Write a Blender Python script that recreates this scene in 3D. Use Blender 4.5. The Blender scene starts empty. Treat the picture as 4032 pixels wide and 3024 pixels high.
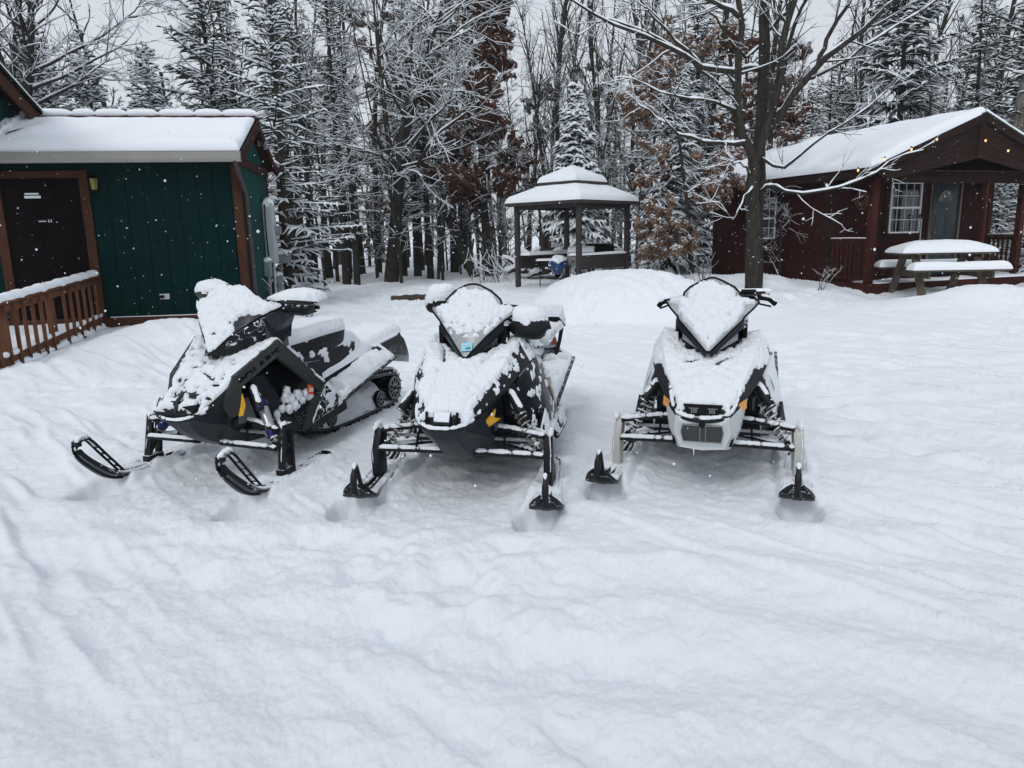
import bpy, bmesh, math, random
import numpy as np
from mathutils import Vector, Matrix
SC = bpy.context.scene
COL = SC.collection
R = math.radians
rs = np.random.RandomState(7)

# ------------------------------------------------------------------ noise
_perm = np.random.RandomState(3).permutation(512).astype(np.int64)
_perm = np.concatenate([_perm, _perm, _perm])
def _h(i, j, k):
    return _perm[(_perm[(_perm[i & 511] + j) & 511] + k) & 511] / 511.0
def vnoise(p):
    p = np.asarray(p, float)
    i = np.floor(p).astype(np.int64); f = p - i
    f = f * f * f * (f * (f * 6 - 15) + 10)
    x, y, z = i[..., 0], i[..., 1], i[..., 2]
    fx, fy, fz = f[..., 0], f[..., 1], f[..., 2]
    def L(a, b, t): return a + (b - a) * t
    c00 = L(_h(x, y, z), _h(x + 1, y, z), fx); c10 = L(_h(x, y + 1, z), _h(x + 1, y + 1, z), fx)
    c01 = L(_h(x, y, z + 1), _h(x + 1, y, z + 1), fx); c11 = L(_h(x, y + 1, z + 1), _h(x + 1, y + 1, z + 1), fx)
    return L(L(c00, c10, fy), L(c01, c11, fy), fz) * 2 - 1
def fbm(p, o=4, g=.5):
    p = np.asarray(p, float); a = 1.; s = 0; t = 0
    for k in range(o):
        s = s + a * vnoise(p * 2 ** k + 17.3 * k); t += a; a *= g
    return s / t
def ss(a, b, x):
    t = np.clip((np.asarray(x, float) - a) / (b - a), 0, 1); return t * t * (3 - 2 * t)

# ------------------------------------------------------------------ materials
def newmat(name):
    m = bpy.data.materials.new(name); m.use_nodes = True
    nt = m.node_tree; b = nt.nodes['Principled BSDF']; return m, nt, b
def mathn(nt, op, a, b=None, clamp=False):
    n = nt.nodes.new('ShaderNodeMath'); n.operation = op; n.use_clamp = clamp
    for k, v in enumerate((a, b)):
        if v is None: continue
        if isinstance(v, (int, float)): n.inputs[k].default_value = v
        else: nt.links.new(v, n.inputs[k])
    return n.outputs[0]
def noise_n(nt, scale, detail=4, rough=.6, vec=None, dist=0):
    n = nt.nodes.new('ShaderNodeTexNoise'); n.inputs['Scale'].default_value = scale
    n.inputs['Detail'].default_value = detail; n.inputs['Roughness'].default_value = rough
    n.inputs['Distortion'].default_value = dist
    if vec is not None: nt.links.new(vec, n.inputs['Vector'])
    return n.outputs['Fac']
def objcoord(nt, scale=None):
    t = nt.nodes.new('ShaderNodeTexCoord')
    if scale is None: return t.outputs['Object']
    m = nt.nodes.new('ShaderNodeMapping'); m.inputs['Scale'].default_value = scale
    nt.links.new(t.outputs['Object'], m.inputs['Vector']); return m.outputs[0]
def mixc(nt, fac, a, b):
    n = nt.nodes.new('ShaderNodeMix'); n.data_type = 'RGBA'
    for idx, v in ((0, fac), (6, a), (7, b)):
        if isinstance(v, (int, float)): n.inputs[idx].default_value = v
        elif isinstance(v, tuple): n.inputs[idx].default_value = (*v, 1) if len(v) == 3 else v
        else: nt.links.new(v, n.inputs[idx])
    return n.outputs[2]
def bump(nt, b, h, strength=.5, dist=.01):
    n = nt.nodes.new('ShaderNodeBump'); n.inputs['Strength'].default_value = strength
    n.inputs['Distance'].default_value = dist
    nt.links.new(h, n.inputs['Height']); nt.links.new(n.outputs[0], b.inputs['Normal'])
def ramp(nt, fac, lo, hi):
    n = nt.nodes.new('ShaderNodeMapRange'); n.clamp = True; n.interpolation_type = 'SMOOTHSTEP'
    n.inputs[1].default_value = lo; n.inputs[2].default_value = hi
    nt.links.new(fac, n.inputs[0]); return n.outputs[0]
SNOWC = (.855, .888, .932)
def snow_mat(name, scale=60, strength=.35, dist=.006, big=0):
    m, nt, b = newmat(name)
    oc = objcoord(nt)
    n1 = noise_n(nt, scale, 5, .65, oc)
    b.inputs['Base Color'].default_value = (*SNOWC, 1)
    b.inputs['Roughness'].default_value = .85
    b.inputs['Specular IOR Level'].default_value = .15
    if big:
        n2 = noise_n(nt, big, 4, .6, oc)
        n1 = mathn(nt, 'ADD', n1, mathn(nt, 'MULTIPLY', n2, 3.0))
    bump(nt, b, n1, strength, dist)
    return m
def dusted(name, col, rough=.4, thr=(.45, .75), amt=.75, nscale=45, metal=0, spec=.5, var=.25, bumpy=0, coarse=6):
    """a real surface with a speckled dusting of snow where it faces the sky"""
    m, nt, b = newmat(name)
    oc = objcoord(nt)
    g = nt.nodes.new('ShaderNodeNewGeometry')
    sx = nt.nodes.new('ShaderNodeSeparateXYZ'); nt.links.new(g.outputs['Normal'], sx.inputs[0])
    n1 = noise_n(nt, nscale, 4, .7, oc)
    n2 = noise_n(nt, coarse, 3, .6, oc)
    v = mathn(nt, 'ADD', sx.outputs[2], mathn(nt, 'MULTIPLY', mathn(nt, 'SUBTRACT', n1, .5), 1.7))
    v = mathn(nt, 'ADD', v, mathn(nt, 'MULTIPLY', mathn(nt, 'SUBTRACT', n2, .5), .8))
    mask = mathn(nt, 'MULTIPLY', ramp(nt, v, thr[0], thr[1]), amt)
    c2 = tuple(min(1, x * (1 + var)) for x in col); c1 = tuple(x * (1 - var) for x in col)
    base = mixc(nt, n2, c1, c2)
    nt.links.new(mixc(nt, mask, base, SNOWC), b.inputs['Base Color'])
    rr = nt.nodes.new('ShaderNodeMix'); rr.inputs[2].default_value = rough; rr.inputs[3].default_value = .85
    nt.links.new(mask, rr.inputs[0]); nt.links.new(rr.outputs[0], b.inputs['Roughness'])
    b.inputs['Metallic'].default_value = metal
    b.inputs['Specular IOR Level'].default_value = spec
    if bumpy: bump(nt, b, n1, bumpy, .004)
    return m
def plain(name, col, rough=.5, metal=0, var=.15, scale=8, spec=.5, bumpy=0, stretch=None, detail=4):
    m, nt, b = newmat(name)
    n = noise_n(nt, scale, detail, .6, objcoord(nt, stretch))
    nt.links.new(mixc(nt, ramp(nt, n, .25, .75), tuple(x * (1 - var) for x in col), tuple(min(1, x * (1 + var)) for x in col)), b.inputs['Base Color'])
    b.inputs['Roughness'].default_value = rough; b.inputs['Metallic'].default_value = metal
    b.inputs['Specular IOR Level'].default_value = spec
    if bumpy: bump(nt, b, n, bumpy, .01)
    return m
def wood(name, col, rough=.75, var=.35, scale=3, stretch=(12, 12, 1.2), bumpy=.3, dust=0):
    m, nt, b = newmat(name)
    oc = objcoord(nt, stretch)
    n = noise_n(nt, scale, 6, .7, oc, .6)
    n2 = noise_n(nt, 1.3, 3, .6, objcoord(nt))
    f = mathn(nt, 'ADD', mathn(nt, 'MULTIPLY', n, .65), mathn(nt, 'MULTIPLY', n2, .35))
    nt.links.new(mixc(nt, ramp(nt, f, .3, .7), tuple(x * (1 - var) for x in col), tuple(min(1, x * (1 + var)) for x in col)), b.inputs['Base Color'])
    b.inputs['Roughness'].default_value = rough; b.inputs['Specular IOR Level'].default_value = .05
    bump(nt, b, n, bumpy, .006)
    return m
M = {}
M['snow'] = snow_mat('snow_surface', 55, .5, .006, 9)
M['snowc'] = snow_mat('snow_clumpy', 120, .8, .006, 30)
M['snowt'] = snow_mat('snow_on_twigs', 30, .3, .01)
M['roofsnow'] = snow_mat('snow_on_roof', 40, .35, .01, 5)
M['black'] = dusted('black_plastic', (.0075, .0085, .011), .45, (.8, 1.15), .8, spec=.22)
M['blackg'] = dusted('gloss_black_plastic', (.0055, .0075, .013), .30, (.95, 1.25), .7, spec=.25)
M['band'] = dusted('dark_grey_body_panel', (.030, .032, .033), .5, (1.0, 1.3), .7, spec=.22)
M['char'] = dusted('charcoal_plastic', (.013, .014, .015), .5, (.95, 1.25), .7, spec=.22)
M['dirtyblack'] = dusted('black_rubber', (.014, .014, .015), .6, (.42, .8), .85, 35)
M['whitepl'] = dusted('white_plastic', (.62, .64, .65), .35, (.7, 1), .8, var=.08)
M['greymetal'] = dusted('grey_metal', (.17, .18, .19), .42, (.7, 1.1), .8, metal=.7)
M['silver'] = dusted('silver_rod', (.35, .36, .37), .35, (.75, 1.1), .8, metal=.8)
M['lightspindle'] = dusted('pale_grey_casting', (.42, .42, .40), .5, (.55, .95), .85, metal=.1)
M['tan'] = dusted('tan_panel', (.30, .235, .18), .4, (.6, 1.0), .85)
M['spring'] = dusted('spring_tan', (.17, .135, .10), .45, (.5, .9), .8)
M['springw'] = dusted('spring_pale', (.5, .5, .48), .45, (.5, .9), .9)
M['blue'] = plain('anodised_blue', (.006, .016, .10), .35, .5)
M['yellow'] = plain('amber_reflector', (.80, .42, .01), .3, 0, .05, 60)
M['orange'] = plain('orange_reflector', (.75, .33, .06), .3, 0, .1, 90)
M['stred'] = plain('orange_red_decal', (.72, .085, .03), .45, 0, .05)
M['stblue'] = plain('light_blue_decal', (.25, .58, .70), .45, 0, .08, 40)
M['ink'] = plain('black_ink', (.003, .003, .004), .6, spec=.15)
M['inkgrey'] = plain('grey_ink', (.028, .028, .031), .5)
M['white'] = plain('white_paint', (.75, .76, .76), .5, 0, .05)
M['frost'] = None
def glassy(name, col, alpha, rough=.15):
    m, nt, b = newmat(name)
    oc = objcoord(nt)
    n1 = noise_n(nt, 70, 4, .7, oc)
    a = mathn(nt, 'ADD', alpha, mathn(nt, 'MULTIPLY', ramp(nt, n1, .45, .75), .35), True)
    b.inputs['Base Color'].default_value = (*col, 1); b.inputs['Roughness'].default_value = rough
    nt.links.new(a, b.inputs['Alpha'])
    return m
M['screenclear'] = glassy('clear_windshield', (.42, .44, .45), .62, .25)
M['screendark'] = glassy('smoked_windshield', (.012, .016, .028), .93, .12)

# ------------------------------------------------------------------ mesh helpers
class MB:
    def __init__(s): s.v = []; s.f = []; s.mi = []; s.n = 0; s.mats = []
    def m(s, mat):
        if mat not in s.mats: s.mats.append(mat)
        return s.mats.index(mat)
    def add(s, v, f, mat=None):
        v = np.asarray(v, float).reshape(-1, 3)
        k = s.m(mat) if mat is not None else 0
        s.v.append(v)
        for q in f: s.f.append(tuple(int(i) + s.n for i in q)); s.mi.append(k)
        s.n += len(v); return s
    def box(s, c, size, rot=None, mat=None, taper=1):
        hx, hy, hz = [a / 2 for a in size]
        v = np.array([[x * hx * (taper if z > 0 else 1), y * hy * (taper if z > 0 else 1), z * hz] for z in (-1, 1) for y in (-1, 1) for x in (-1, 1)], float)
        if rot is not None:
            Rm = np.array(rot) if not np.isscalar(rot) else np.array([[math.cos(rot), -math.sin(rot), 0], [math.sin(rot), math.cos(rot), 0], [0, 0, 1]])
            v = v @ Rm.T
        v = v + np.array(c)
        return s.add(v, [(0, 2, 3, 1), (4, 5, 7, 6), (0, 1, 5, 4), (2, 6, 7, 3), (0, 4, 6, 2), (1, 3, 7, 5)], mat)
    def beam(s, a, b, w, h, up=(0, 0, 1), mat=None):
        a = np.array(a, float); b = np.array(b, float); d = b - a; L = np.linalg.norm(d); d /= L
        u = np.array(up, float); x = np.cross(d, u)
        if np.linalg.norm(x) < 1e-4: x = np.cross(d, (1, 0, 0))
        x /= np.linalg.norm(x); u = np.cross(x, d)
        v = []
        for p in (a, b):
            for sx, sy in ((-1, -1), (1, -1), (1, 1), (-1, 1)): v.append(p + x * w / 2 * sx + u * h / 2 * sy)
        return s.add(v, [(3, 2, 1, 0), (4, 5, 6, 7), (0, 1, 5, 4), (1, 2, 6, 5), (2, 3, 7, 6), (3, 0, 4, 7)], mat)
    def tube(s, pts, r, n=8, mat=None, closed=False, cap=True, flat=1.0):
        P = np.array(pts, float); k = len(P)
        rr = np.full(k, r) if np.isscalar(r) else np.array(r, float)
        if len(rr) != k: rr = np.interp(np.linspace(0, 1, k), np.linspace(0, 1, len(rr)), rr)
        T = np.gradient(P, axis=0) if not closed else np.roll(P, -1, 0) - np.roll(P, 1, 0)
        T /= np.maximum(np.linalg.norm(T, axis=1, keepdims=True), 1e-9)
        ref = np.array([0, 0, 1.]) if abs(T[:, 2]).mean() < .8 else np.array([1., 0, 0])
        vv = []
        for i in range(k):
            x = np.cross(T[i], ref); nx = np.linalg.norm(x)
            x = x / nx if nx > 1e-5 else np.array([1., 0, 0]); y = np.cross(x, T[i])
            for j in range(n):
                a = 2 * math.pi * (j + .5) / n
                vv.append(P[i] + rr[i] * (math.cos(a) * x + flat * math.sin(a) * y))
        F = []
        kk = k if closed else k - 1
        for i in range(kk):
            for j in range(n):
                a, b = i * n + j, i * n + (j + 1) % n; c, d = ((i + 1) % k) * n + (j + 1) % n, ((i + 1) % k) * n + j
                F.append((a, b, c, d))
        if cap and not closed:
            F.append(tuple(range(n - 1, -1, -1))); F.append(tuple((k - 1) * n + j for j in range(n)))
        return s.add(vv, F, mat)
    def cyl(s, a, b, r, n=16, mat=None): return s.tube([a, b], r, n, mat)
    def disc(s, c, axis, r, th, n=24, mat=None):
        axis = np.array(axis, float); axis /= np.linalg.norm(axis); c = np.array(c, float)
        return s.tube([c - axis * th / 2, c + axis * th / 2], r, n, mat)
    def grid(s, G, mat=None, flip=False):
        G = np.asarray(G, float); a, b = G.shape[:2]
        F = []
        for i in range(a - 1):
            for j in range(b - 1):
                q = (i * b + j, (i + 1) * b + j, (i + 1) * b + j + 1, i * b + j + 1)
                F.append(q[::-1] if flip else q)
        return s.add(G.reshape(-1, 3), F, mat)
    def panel(s, pts, th, mat=None, n=None):
        """extruded polygon; th offset along -normal"""
        P = np.array(pts, float); c = P.mean(0)
        if n is None:
            n = np.zeros(3)
            for i in range(len(P)): n += np.cross(P[i] - c, P[(i + 1) % len(P)] - c)
            n /= np.linalg.norm(n)
        n = np.array(n, float); k = len(P)
        from mathutils.geometry import tessellate_polygon
        ax = P[1] - P[0]; ax = ax - n * (ax @ n); ax /= np.linalg.norm(ax); ay = np.cross(n, ax)
        T = [tuple(t) for t in tessellate_polygon([[Vector(((p - c) @ ax, (p - c) @ ay, 0)) for p in P]])]
        if not T or max(max(t) for t in T) >= k: T = [(0, i, i + 1) for i in range(1, k - 1)]
        F = []
        for t in T:
            a, b, d = [P[i] for i in t]
            if np.dot(np.cross(b - a, d - a), n) < 0: t = t[::-1]
            F.append(tuple(t)); F.append(tuple(i + k for i in t[::-1]))
        for i in range(k): j = (i + 1) % k; F.append((i, i + k, j + k, j))
        return s.add(np.vstack([P, P - n * th]), F, mat)
    def build(s, name, mat=None, parent=None, smooth=True, ang=35, bevel=0, loc=None):
        me = bpy.data.meshes.new(name)
        V = np.vstack(s.v) if s.v else np.zeros((0, 3))
        me.from_pydata(V.tolist(), [], s.f)
        for m_ in (s.mats or [mat]):
            me.materials.append(m_ if m_ is not None else mat)
        if len(me.materials) > 1: me.polygons.foreach_set('material_index', s.mi)
        me.validate()
        if bevel:
            bm = bmesh.new(); bm.from_mesh(me)
            bmesh.ops.remove_doubles(bm, verts=bm.verts, dist=1e-5)
            ed = [e for e in bm.edges if len(e.link_faces) == 2 and e.calc_face_angle(0) > R(30)]
            bmesh.ops.bevel(bm, geom=ed, offset=bevel, segments=2, affect='EDGES', profile=.6, clamp_overlap=True)
            bm.to_mesh(me); bm.free()
        if smooth:
            me.polygons.foreach_set('use_smooth', np.ones(len(me.polygons), bool))
            me.set_sharp_from_angle(angle=R(ang))
        o = bpy.data.objects.new(name, me); COL.objects.link(o)
        if parent is not None: o.parent = parent
        if loc is not None: o.location = loc
        return o
def npmesh(name, V, F, mat, parent=None, smooth=True):
    """fast mesh from numpy (F: (n,4) or (n,3))"""
    me = bpy.data.meshes.new(name)
    F = np.asarray(F); k = F.shape[1] if len(F) else 4
    me.vertices.add(len(V)); me.vertices.foreach_set('co', np.asarray(V, np.float32).ravel())
    me.loops.add(F.size); me.loops.foreach_set('vertex_index', F.astype(np.int32).ravel())
    me.polygons.add(len(F)); me.polygons.foreach_set('loop_start', np.arange(0, F.size, k, dtype=np.int32))
    me.polygons.foreach_set('loop_total', np.full(len(F), k, np.int32))
    if smooth: me.polygons.foreach_set('use_smooth', np.ones(len(F), bool))
    me.update(calc_edges=True)
    mats = mat if isinstance(mat, (list, tuple)) else [mat]
    for m_ in mats: me.materials.append(m_)
    o = bpy.data.objects.new(name, me); COL.objects.link(o)
    if parent is not None: o.parent = parent
    return o
def tag(o, label=None, cat=None, group=None, kind=None):
    if label: o['label'] = label
    if cat: o['category'] = cat
    if group: o['group'] = group
    if kind: o['kind'] = kind
    return o
def empty(name, loc=(0, 0, 0), rz=0, label=None, cat=None, group=None):
    o = bpy.data.objects.new(name, None); o.empty_display_size = .2; COL.objects.link(o)
    o.location = loc; o.rotation_euler = (0, 0, rz); tag(o, label, cat, group); return o
def copy_tree(o, parent=None):
    c = o.copy(); COL.objects.link(c); c.parent = parent
    for ch in list(o.children): copy_tree(ch, c)
    return c

def text_obj(name, body, size, mat, parent, Mx, extrude=.0015, bold=0, sx=1.0, spacing=1.0):
    """lettering turned into a mesh; Mx 4x4 places it (text x right, y up, z out)"""
    cu = bpy.data.curves.new(name, 'FONT'); cu.body = body; cu.size = size; cu.extrude = extrude
    cu.align_x = 'CENTER'; cu.align_y = 'CENTER'; cu.offset = bold; cu.space_character = spacing; cu.resolution_u = 3
    to = bpy.data.objects.new(name + '_tmp', cu); COL.objects.link(to)
    dg = bpy.context.evaluated_depsgraph_get(); dg.update()
    me = bpy.data.meshes.new_from_object(to.evaluated_get(dg)); bpy.data.objects.remove(to); bpy.data.curves.remove(cu)
    me.transform(Mx @ Matrix.Diagonal((sx, 1, 1, 1)))
    me.materials.clear(); me.materials.append(mat); me.name = name
    o = bpy.data.objects.new(name, me); COL.objects.link(o); o.parent = parent
    return o
def frame_m(o, x, y):
    """matrix with origin o, x axis, y axis (approx)"""
    x = Vector(x).normalized(); z = x.cross(Vector(y)).normalized(); y = z.cross(x)
    m = Matrix.Identity(4)
    for i in range(3): m[i][0] = x[i]; m[i][1] = y[i]; m[i][2] = z[i]; m[i][3] = o[i]
    return m

# snow lying on a mesh: upward faces are finely cut, lifted and made lumpy
def snow_on(srcs, parent, T=.03, thr=.5, maxe=.02, nscale=14, namp=.35, clump=.35, seed=0, name='snow_cover', mat=None, lift=.002, edge=3, keep=None, minisl=0, rough=.004, steepT=.35):
    bm = bmesh.new()
    if not isinstance(srcs, (list, tuple)): srcs = [srcs]
    for o in srcs:
        me = o.data if not isinstance(o, bpy.types.Mesh) else o
        bm.from_mesh(me)
    bmesh.ops.remove_doubles(bm, verts=bm.verts, dist=2e-4)
    bm.normal_update()
    bad = [f for f in bm.faces if f.normal.z < thr - .4 or f.calc_area() < 1e-9]
    bmesh.ops.delete(bm, geom=bad, context='FACES')
    bmesh.ops.triangulate(bm, faces=bm.faces[:])
    for _ in range(9):
        ed = [e for e in bm.edges if e.calc_length() > maxe]
        if not ed: break
        bmesh.ops.subdivide_edges(bm, edges=ed, cuts=1, use_grid_fill=False)
        bmesh.ops.triangulate(bm, faces=[f for f in bm.faces if len(f.verts) > 3])
        if len(bm.faces) > 150000: break
    bm.normal_update()
    bm.faces.ensure_lookup_table()
    if len(bm.faces) == 0: bm.free(); return None
    C = np.array([f.calc_center_median() for f in bm.faces]); N = np.array([f.normal for f in bm.faces])
    s = N[:, 2] + clump * fbm(C * nscale + seed * 9.7, 3) * 1.5 + .12 * fbm(C * 60 + seed, 2)
    bad = s < thr
    if keep is not None: bad = bad | ~keep(C)
    bmesh.ops.delete(bm, geom=[bm.faces[i] for i in np.nonzero(bad)[0]], context='FACES')
    if len(bm.faces) == 0: bm.free(); return None
    bm.verts.ensure_lookup_table(); bm.verts.index_update()
    nv = len(bm.verts); ring = np.full(nv, -1)
    fr = [v for v in bm.verts if v.is_boundary or not v.link_faces]
    for v in fr: ring[v.index] = 0
    k = 0
    while fr and k < edge + 1:
        k += 1; nx = []
        for v in fr:
            for e in v.link_edges:
                w = e.other_vert(v)
                if ring[w.index] < 0: ring[w.index] = k; nx.append(w)
        fr = nx
    ring[ring < 0] = edge + 1
    P = np.array([v.co for v in bm.verts]); NN = np.array([v.normal for v in bm.verts])
    t = np.sqrt(np.clip(ring / (edge + .5), 0, 1))
    up = np.clip((NN[:, 2] - .2) / .7, 0, 1)
    th = T * t * (steepT + (1 - steepT) * up) * (1 + namp * fbm(P * nscale * .6 + 5 + seed, 3))
    d = NN * .45 + np.array([0, 0, .75]); d /= np.maximum(np.linalg.norm(d, axis=1, keepdims=True), 1e-6)
    P2 = P + d * th[:, None] + NN * lift
    if rough: P2 = P2 + (d * (rough * fbm(P * 45 + seed, 3) * t)[:, None])
    P2[ring == 0] = P[ring == 0] - NN[ring == 0] * .001
    for v, c in zip(bm.verts, P2): v.co = c
    me = bpy.data.meshes.new(name); bm.to_mesh(me); bm.free()
    me.polygons.foreach_set('use_smooth', np.ones(len(me.polygons), bool))
    me.materials.append(mat or M['snowc'])
    o = bpy.data.objects.new(name, me); COL.objects.link(o)
    if parent is not None: o.parent = parent
    return o

def snow_tube(pts, r, parent, add=.006, seed=0, name='snow_cover', gapp=.08, mat=None, step=.010):
    """a lumpy bead of snow lying along a bar"""
    P = np.array(pts, float); L = np.r_[0, np.cumsum(np.linalg.norm(np.diff(P, axis=0), axis=1))]
    n = max(4, int(L[-1] / step)); t = np.linspace(0, L[-1], n); rr = np.interp(t, np.linspace(0, L[-1], len(np.atleast_1d(r))), np.atleast_1d(r)) if not np.isscalar(r) else np.full(n, r)
    Q = np.stack([np.interp(t, L, P[:, c]) for c in range(3)], 1); T = np.gradient(Q, axis=0); T /= np.maximum(np.linalg.norm(T, axis=1, keepdims=True), 1e-9)
    hz = np.sqrt(np.clip(1 - T[:, 2] ** 2, 0, 1)); amt = np.clip((hz - .25) / .5, 0.15, 1)
    nz = fbm(Q * 45 + seed * 3.3, 3); cov = ss(-.62 + gapp * 2, -.45 + gapp * 2, nz); en = np.minimum(1, (np.minimum(np.arange(n), np.arange(n)[::-1]) + .6) / 2.5) ** .5
    R_ = (rr * .80 + (add - .003) * .55 + .0035 * nz) * amt * cov * en
    C = Q.copy(); C[:, 2] += (rr * .62 + R_ * .30) * cov; C[:, :2] += .002 * np.stack([nz, fbm(Q * 31 + 5, 2)], 1)
    mb = MB(); mb.tube(C, np.maximum(R_, .0008), 9, flat=1.0); return mb.build(name, mat or M['snowc'], parent)

def clumps(L, parent, name='snow_clumps', seed=0, mat=None):
    """irregular lumps of stuck snow: (x, y, z, r)"""
    bm = bmesh.new()
    for i, (x, y, z, r) in enumerate(L):
        q = bmesh.ops.create_icosphere(bm, subdivisions=3, radius=1)['verts']
        for v in q:
            n = float(fbm(np.array([v.co * 1.8 + Vector((i * 3.1 + seed, 0, 0))]), 3)[0]) + .45 * float(vnoise(np.array([v.co * 5.5 + Vector((i, 2, 0))]))[0])
            v.co *= 1 + .55 * n; v.co = Vector((x + v.co.x * r * .8, y + v.co.y * r * .7, z + v.co.z * r))
    me = bpy.data.meshes.new(name); bm.to_mesh(me); bm.free(); me.polygons.foreach_set('use_smooth', np.ones(len(me.polygons), bool)); me.materials.append(mat or M['snowc'])
    o = bpy.data.objects.new(name, me); COL.objects.link(o); o.parent = parent; return o

# ------------------------------------------------------------------ ground height
SLEDS = {'A': (-1.945, 4.56, 20.), 'B': (-.315, 4.225, 13.4), 'C': (1.185, 4.315, 18.2)}
def sled_m(k):
    x, y, t = SLEDS[k]; t = R(t)
    h = np.array([-math.sin(t), -math.cos(t), 0]); r = np.array([math.cos(t), -math.sin(t), 0])
    return np.array([x, y, 0.]), h, r
def gss(x, y, cx, cy, sx, sy, a=0):
    c, s = math.cos(a), math.sin(a); u = (x - cx) * c + (y - cy) * s; v = -(x - cx) * s + (y - cy) * c
    return np.exp(-(u / sx) ** 2 - (v / sy) ** 2)
def dome(x, y, cx, cy, sx, sy, p=2.4, a=0):
    c, s = math.cos(a), math.sin(a); u = (x - cx) * c + (y - cy) * s; v = -(x - cx) * s + (y - cy) * c
    d = np.sqrt((u / sx) ** 2 + (v / sy) ** 2); return np.clip(1 - d ** p, 0, 1) ** .9 * (d < 1)
def groove(x, y, x0, y0, x1, y1, w, wob=.08, seed=0):
    L = math.hypot(x1 - x0, y1 - y0); ux, uy = (x1 - x0) / L, (y1 - y0) / L
    t = (x - x0) * ux + (y - y0) * uy; d = -(x - x0) * uy + (y - y0) * ux
    d = d + wob * np.sin(t * 1.7 + seed) + wob * .5 * np.sin(t * 3.9 + seed * 2)
    e = ss(-.3, .3, t) * (1 - ss(L - .3, L + .3, t))
    return -np.exp(-(d / w) ** 2) * e + .55 * np.exp(-((np.abs(d) - w * 1.9) / (w * .8)) ** 2) * e
def ground(x, y, fine=True):
    x = np.asarray(x, float); y = np.asarray(y, float)
    z = .30 * ss(7.5, 16, y) + .12 * ss(18, 45, y) * 1.0 + .9 * ss(45, 90, np.hypot(x, y))
    z = z + .30 * gss(x, y, -4.9, 10.2, 1.25, 1.0) + .14 * gss(x, y, -5.4, 8.3, 1.5, 1.0) - .10 * gss(x, y, -6.6, 9.8, .6, 1.6) + .10 * gss(x, y, -3.9, 11.0, 1.3, 1.0)
    z = z + .62 * dome(x, y, 1.95, 12.6, 1.75, 1.6) + .06 * gss(x, y, 2.0, 12.4, 2.2, 1.6)
    z = z + .36 * gss(x, y, 7.7, 12.0, 1.25, .8) + .12 * gss(x, y, 10.5, 12.4, 2.4, 1.0) + .14 * gss(x, y, 4.0, 12.7, 1.0, .7)
    z = z + .26 * gss(x, y, 5.4, 15.9, .9, .8) + .22 * gss(x, y, 4.35, 17.0, .8, .8) + .10 * gss(x, y, 6.4, 14.9, .6, .5) + .08 * gss(x, y, 5.2, 13.9, .7, .5)
    z = z - .10 * gss(x, y, 7.4, 14.2, 1.2, .5)
    if not fine: return z
    p = np.stack([x, y, np.zeros_like(x)], -1)
    near = 1 - ss(14, 30, y)
    z = z + .05 * fbm(p * .55 + 3, 2)
    z = z + .022 * fbm(p * 2.1 + 11, 3) + .013 * fbm(p * 5.5 + 23, 3) * near
    # wind ripples running down to the right
    a = R(-46); u = x * math.cos(a) + y * math.sin(a); v = -x * math.sin(a) + y * math.cos(a)
    q = np.stack([u * .5, v * 4.2, np.zeros_like(x)], -1)
    rg = fbm(q, 3); z = z + (.034 * np.clip(1 - np.abs(rg) * 3.6, 0, 1) ** 1.3 + .013 * np.tanh(rg * 14)) * near * ss(-.5, .2, fbm(p * .4 + 31, 2))
    q2 = np.stack([u * 2.0, v * 9., np.zeros_like(x) + 4], -1)
    z = z + .010 * fbm(q2, 3) * near
    rg2 = fbm(np.stack([u * .9 + 7, v * 4.6, np.zeros_like(x) + 9], -1), 2)
    z = z + .010 * np.tanh(rg2 * 16) * near * ss(-.3, .4, fbm(p * .6 + 51, 2))
    # old buried tracks
    for g in ((-3.2, 3.6, 3.6, 1.2, .13, .030), (-2.2, 3.4, 4.6, 1.9, .12, .026), (.6, 3.4, 5.2, 2.4, .12, .028), (1.6, 3.6, 6.5, 3.0, .14, .028), (2.6, 5.0, 8.5, 4.2, .16, .03),
              (-3.6, 2.6, 1.4, 1.3, .12, .024), (2.4, 6.2, 10, 7.2, .14, .028), (2.6, 7.4, 11, 9.2, .14, .03), (-.9, 5.8, .9, 10.5, .22, .03), (-2.6, 3.9, -3.2, 2.2, .2, .02), (3.2, 9.3, 12, 10.6, .12, .02)):
        z = z + .7 * g[5] * groove(x, y, *g[:5], seed=g[0] * 3)
    # trampled patches and footprints
    tr = ss(.05, .5, fbm(p * .7 + 71, 2) + .25 * gss(x, y, 2.9, 6.5, 1.6, 1.8) + .35 * gss(x, y, -.8, 8.6, .9, 2.0) + .2 * gss(x, y, -2.2, 2.6, 1.3, .5))
    bl = fbm(p * 4.2 + 9, 3)
    z = z + (.075 * np.minimum(bl, .12) + .03 * fbm(p * 8 + 1, 2)) * tr * near
    rr = np.random.RandomState(5)
    for (x0, y0, x1, y1, n) in ((-1.0, 5.6, -.55, 10.8, 11), (2.6, 4.6, 3.4, 9.5, 11), (.2, 5.8, .35, 9.5, 8)):
        for i in range(n):
            t = (i + .5) / n; cx = x0 + (x1 - x0) * t + .13 * (-1) ** i + rr.uniform(-.08, .08); cy = y0 + (y1 - y0) * t + rr.uniform(-.08, .08)
            z = z - .10 * gss(x, y, cx, cy, .11, .16, rr.uniform(-.5, .5)) + .035 * gss(x, y, cx, cy - .24, .18, .1)
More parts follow.
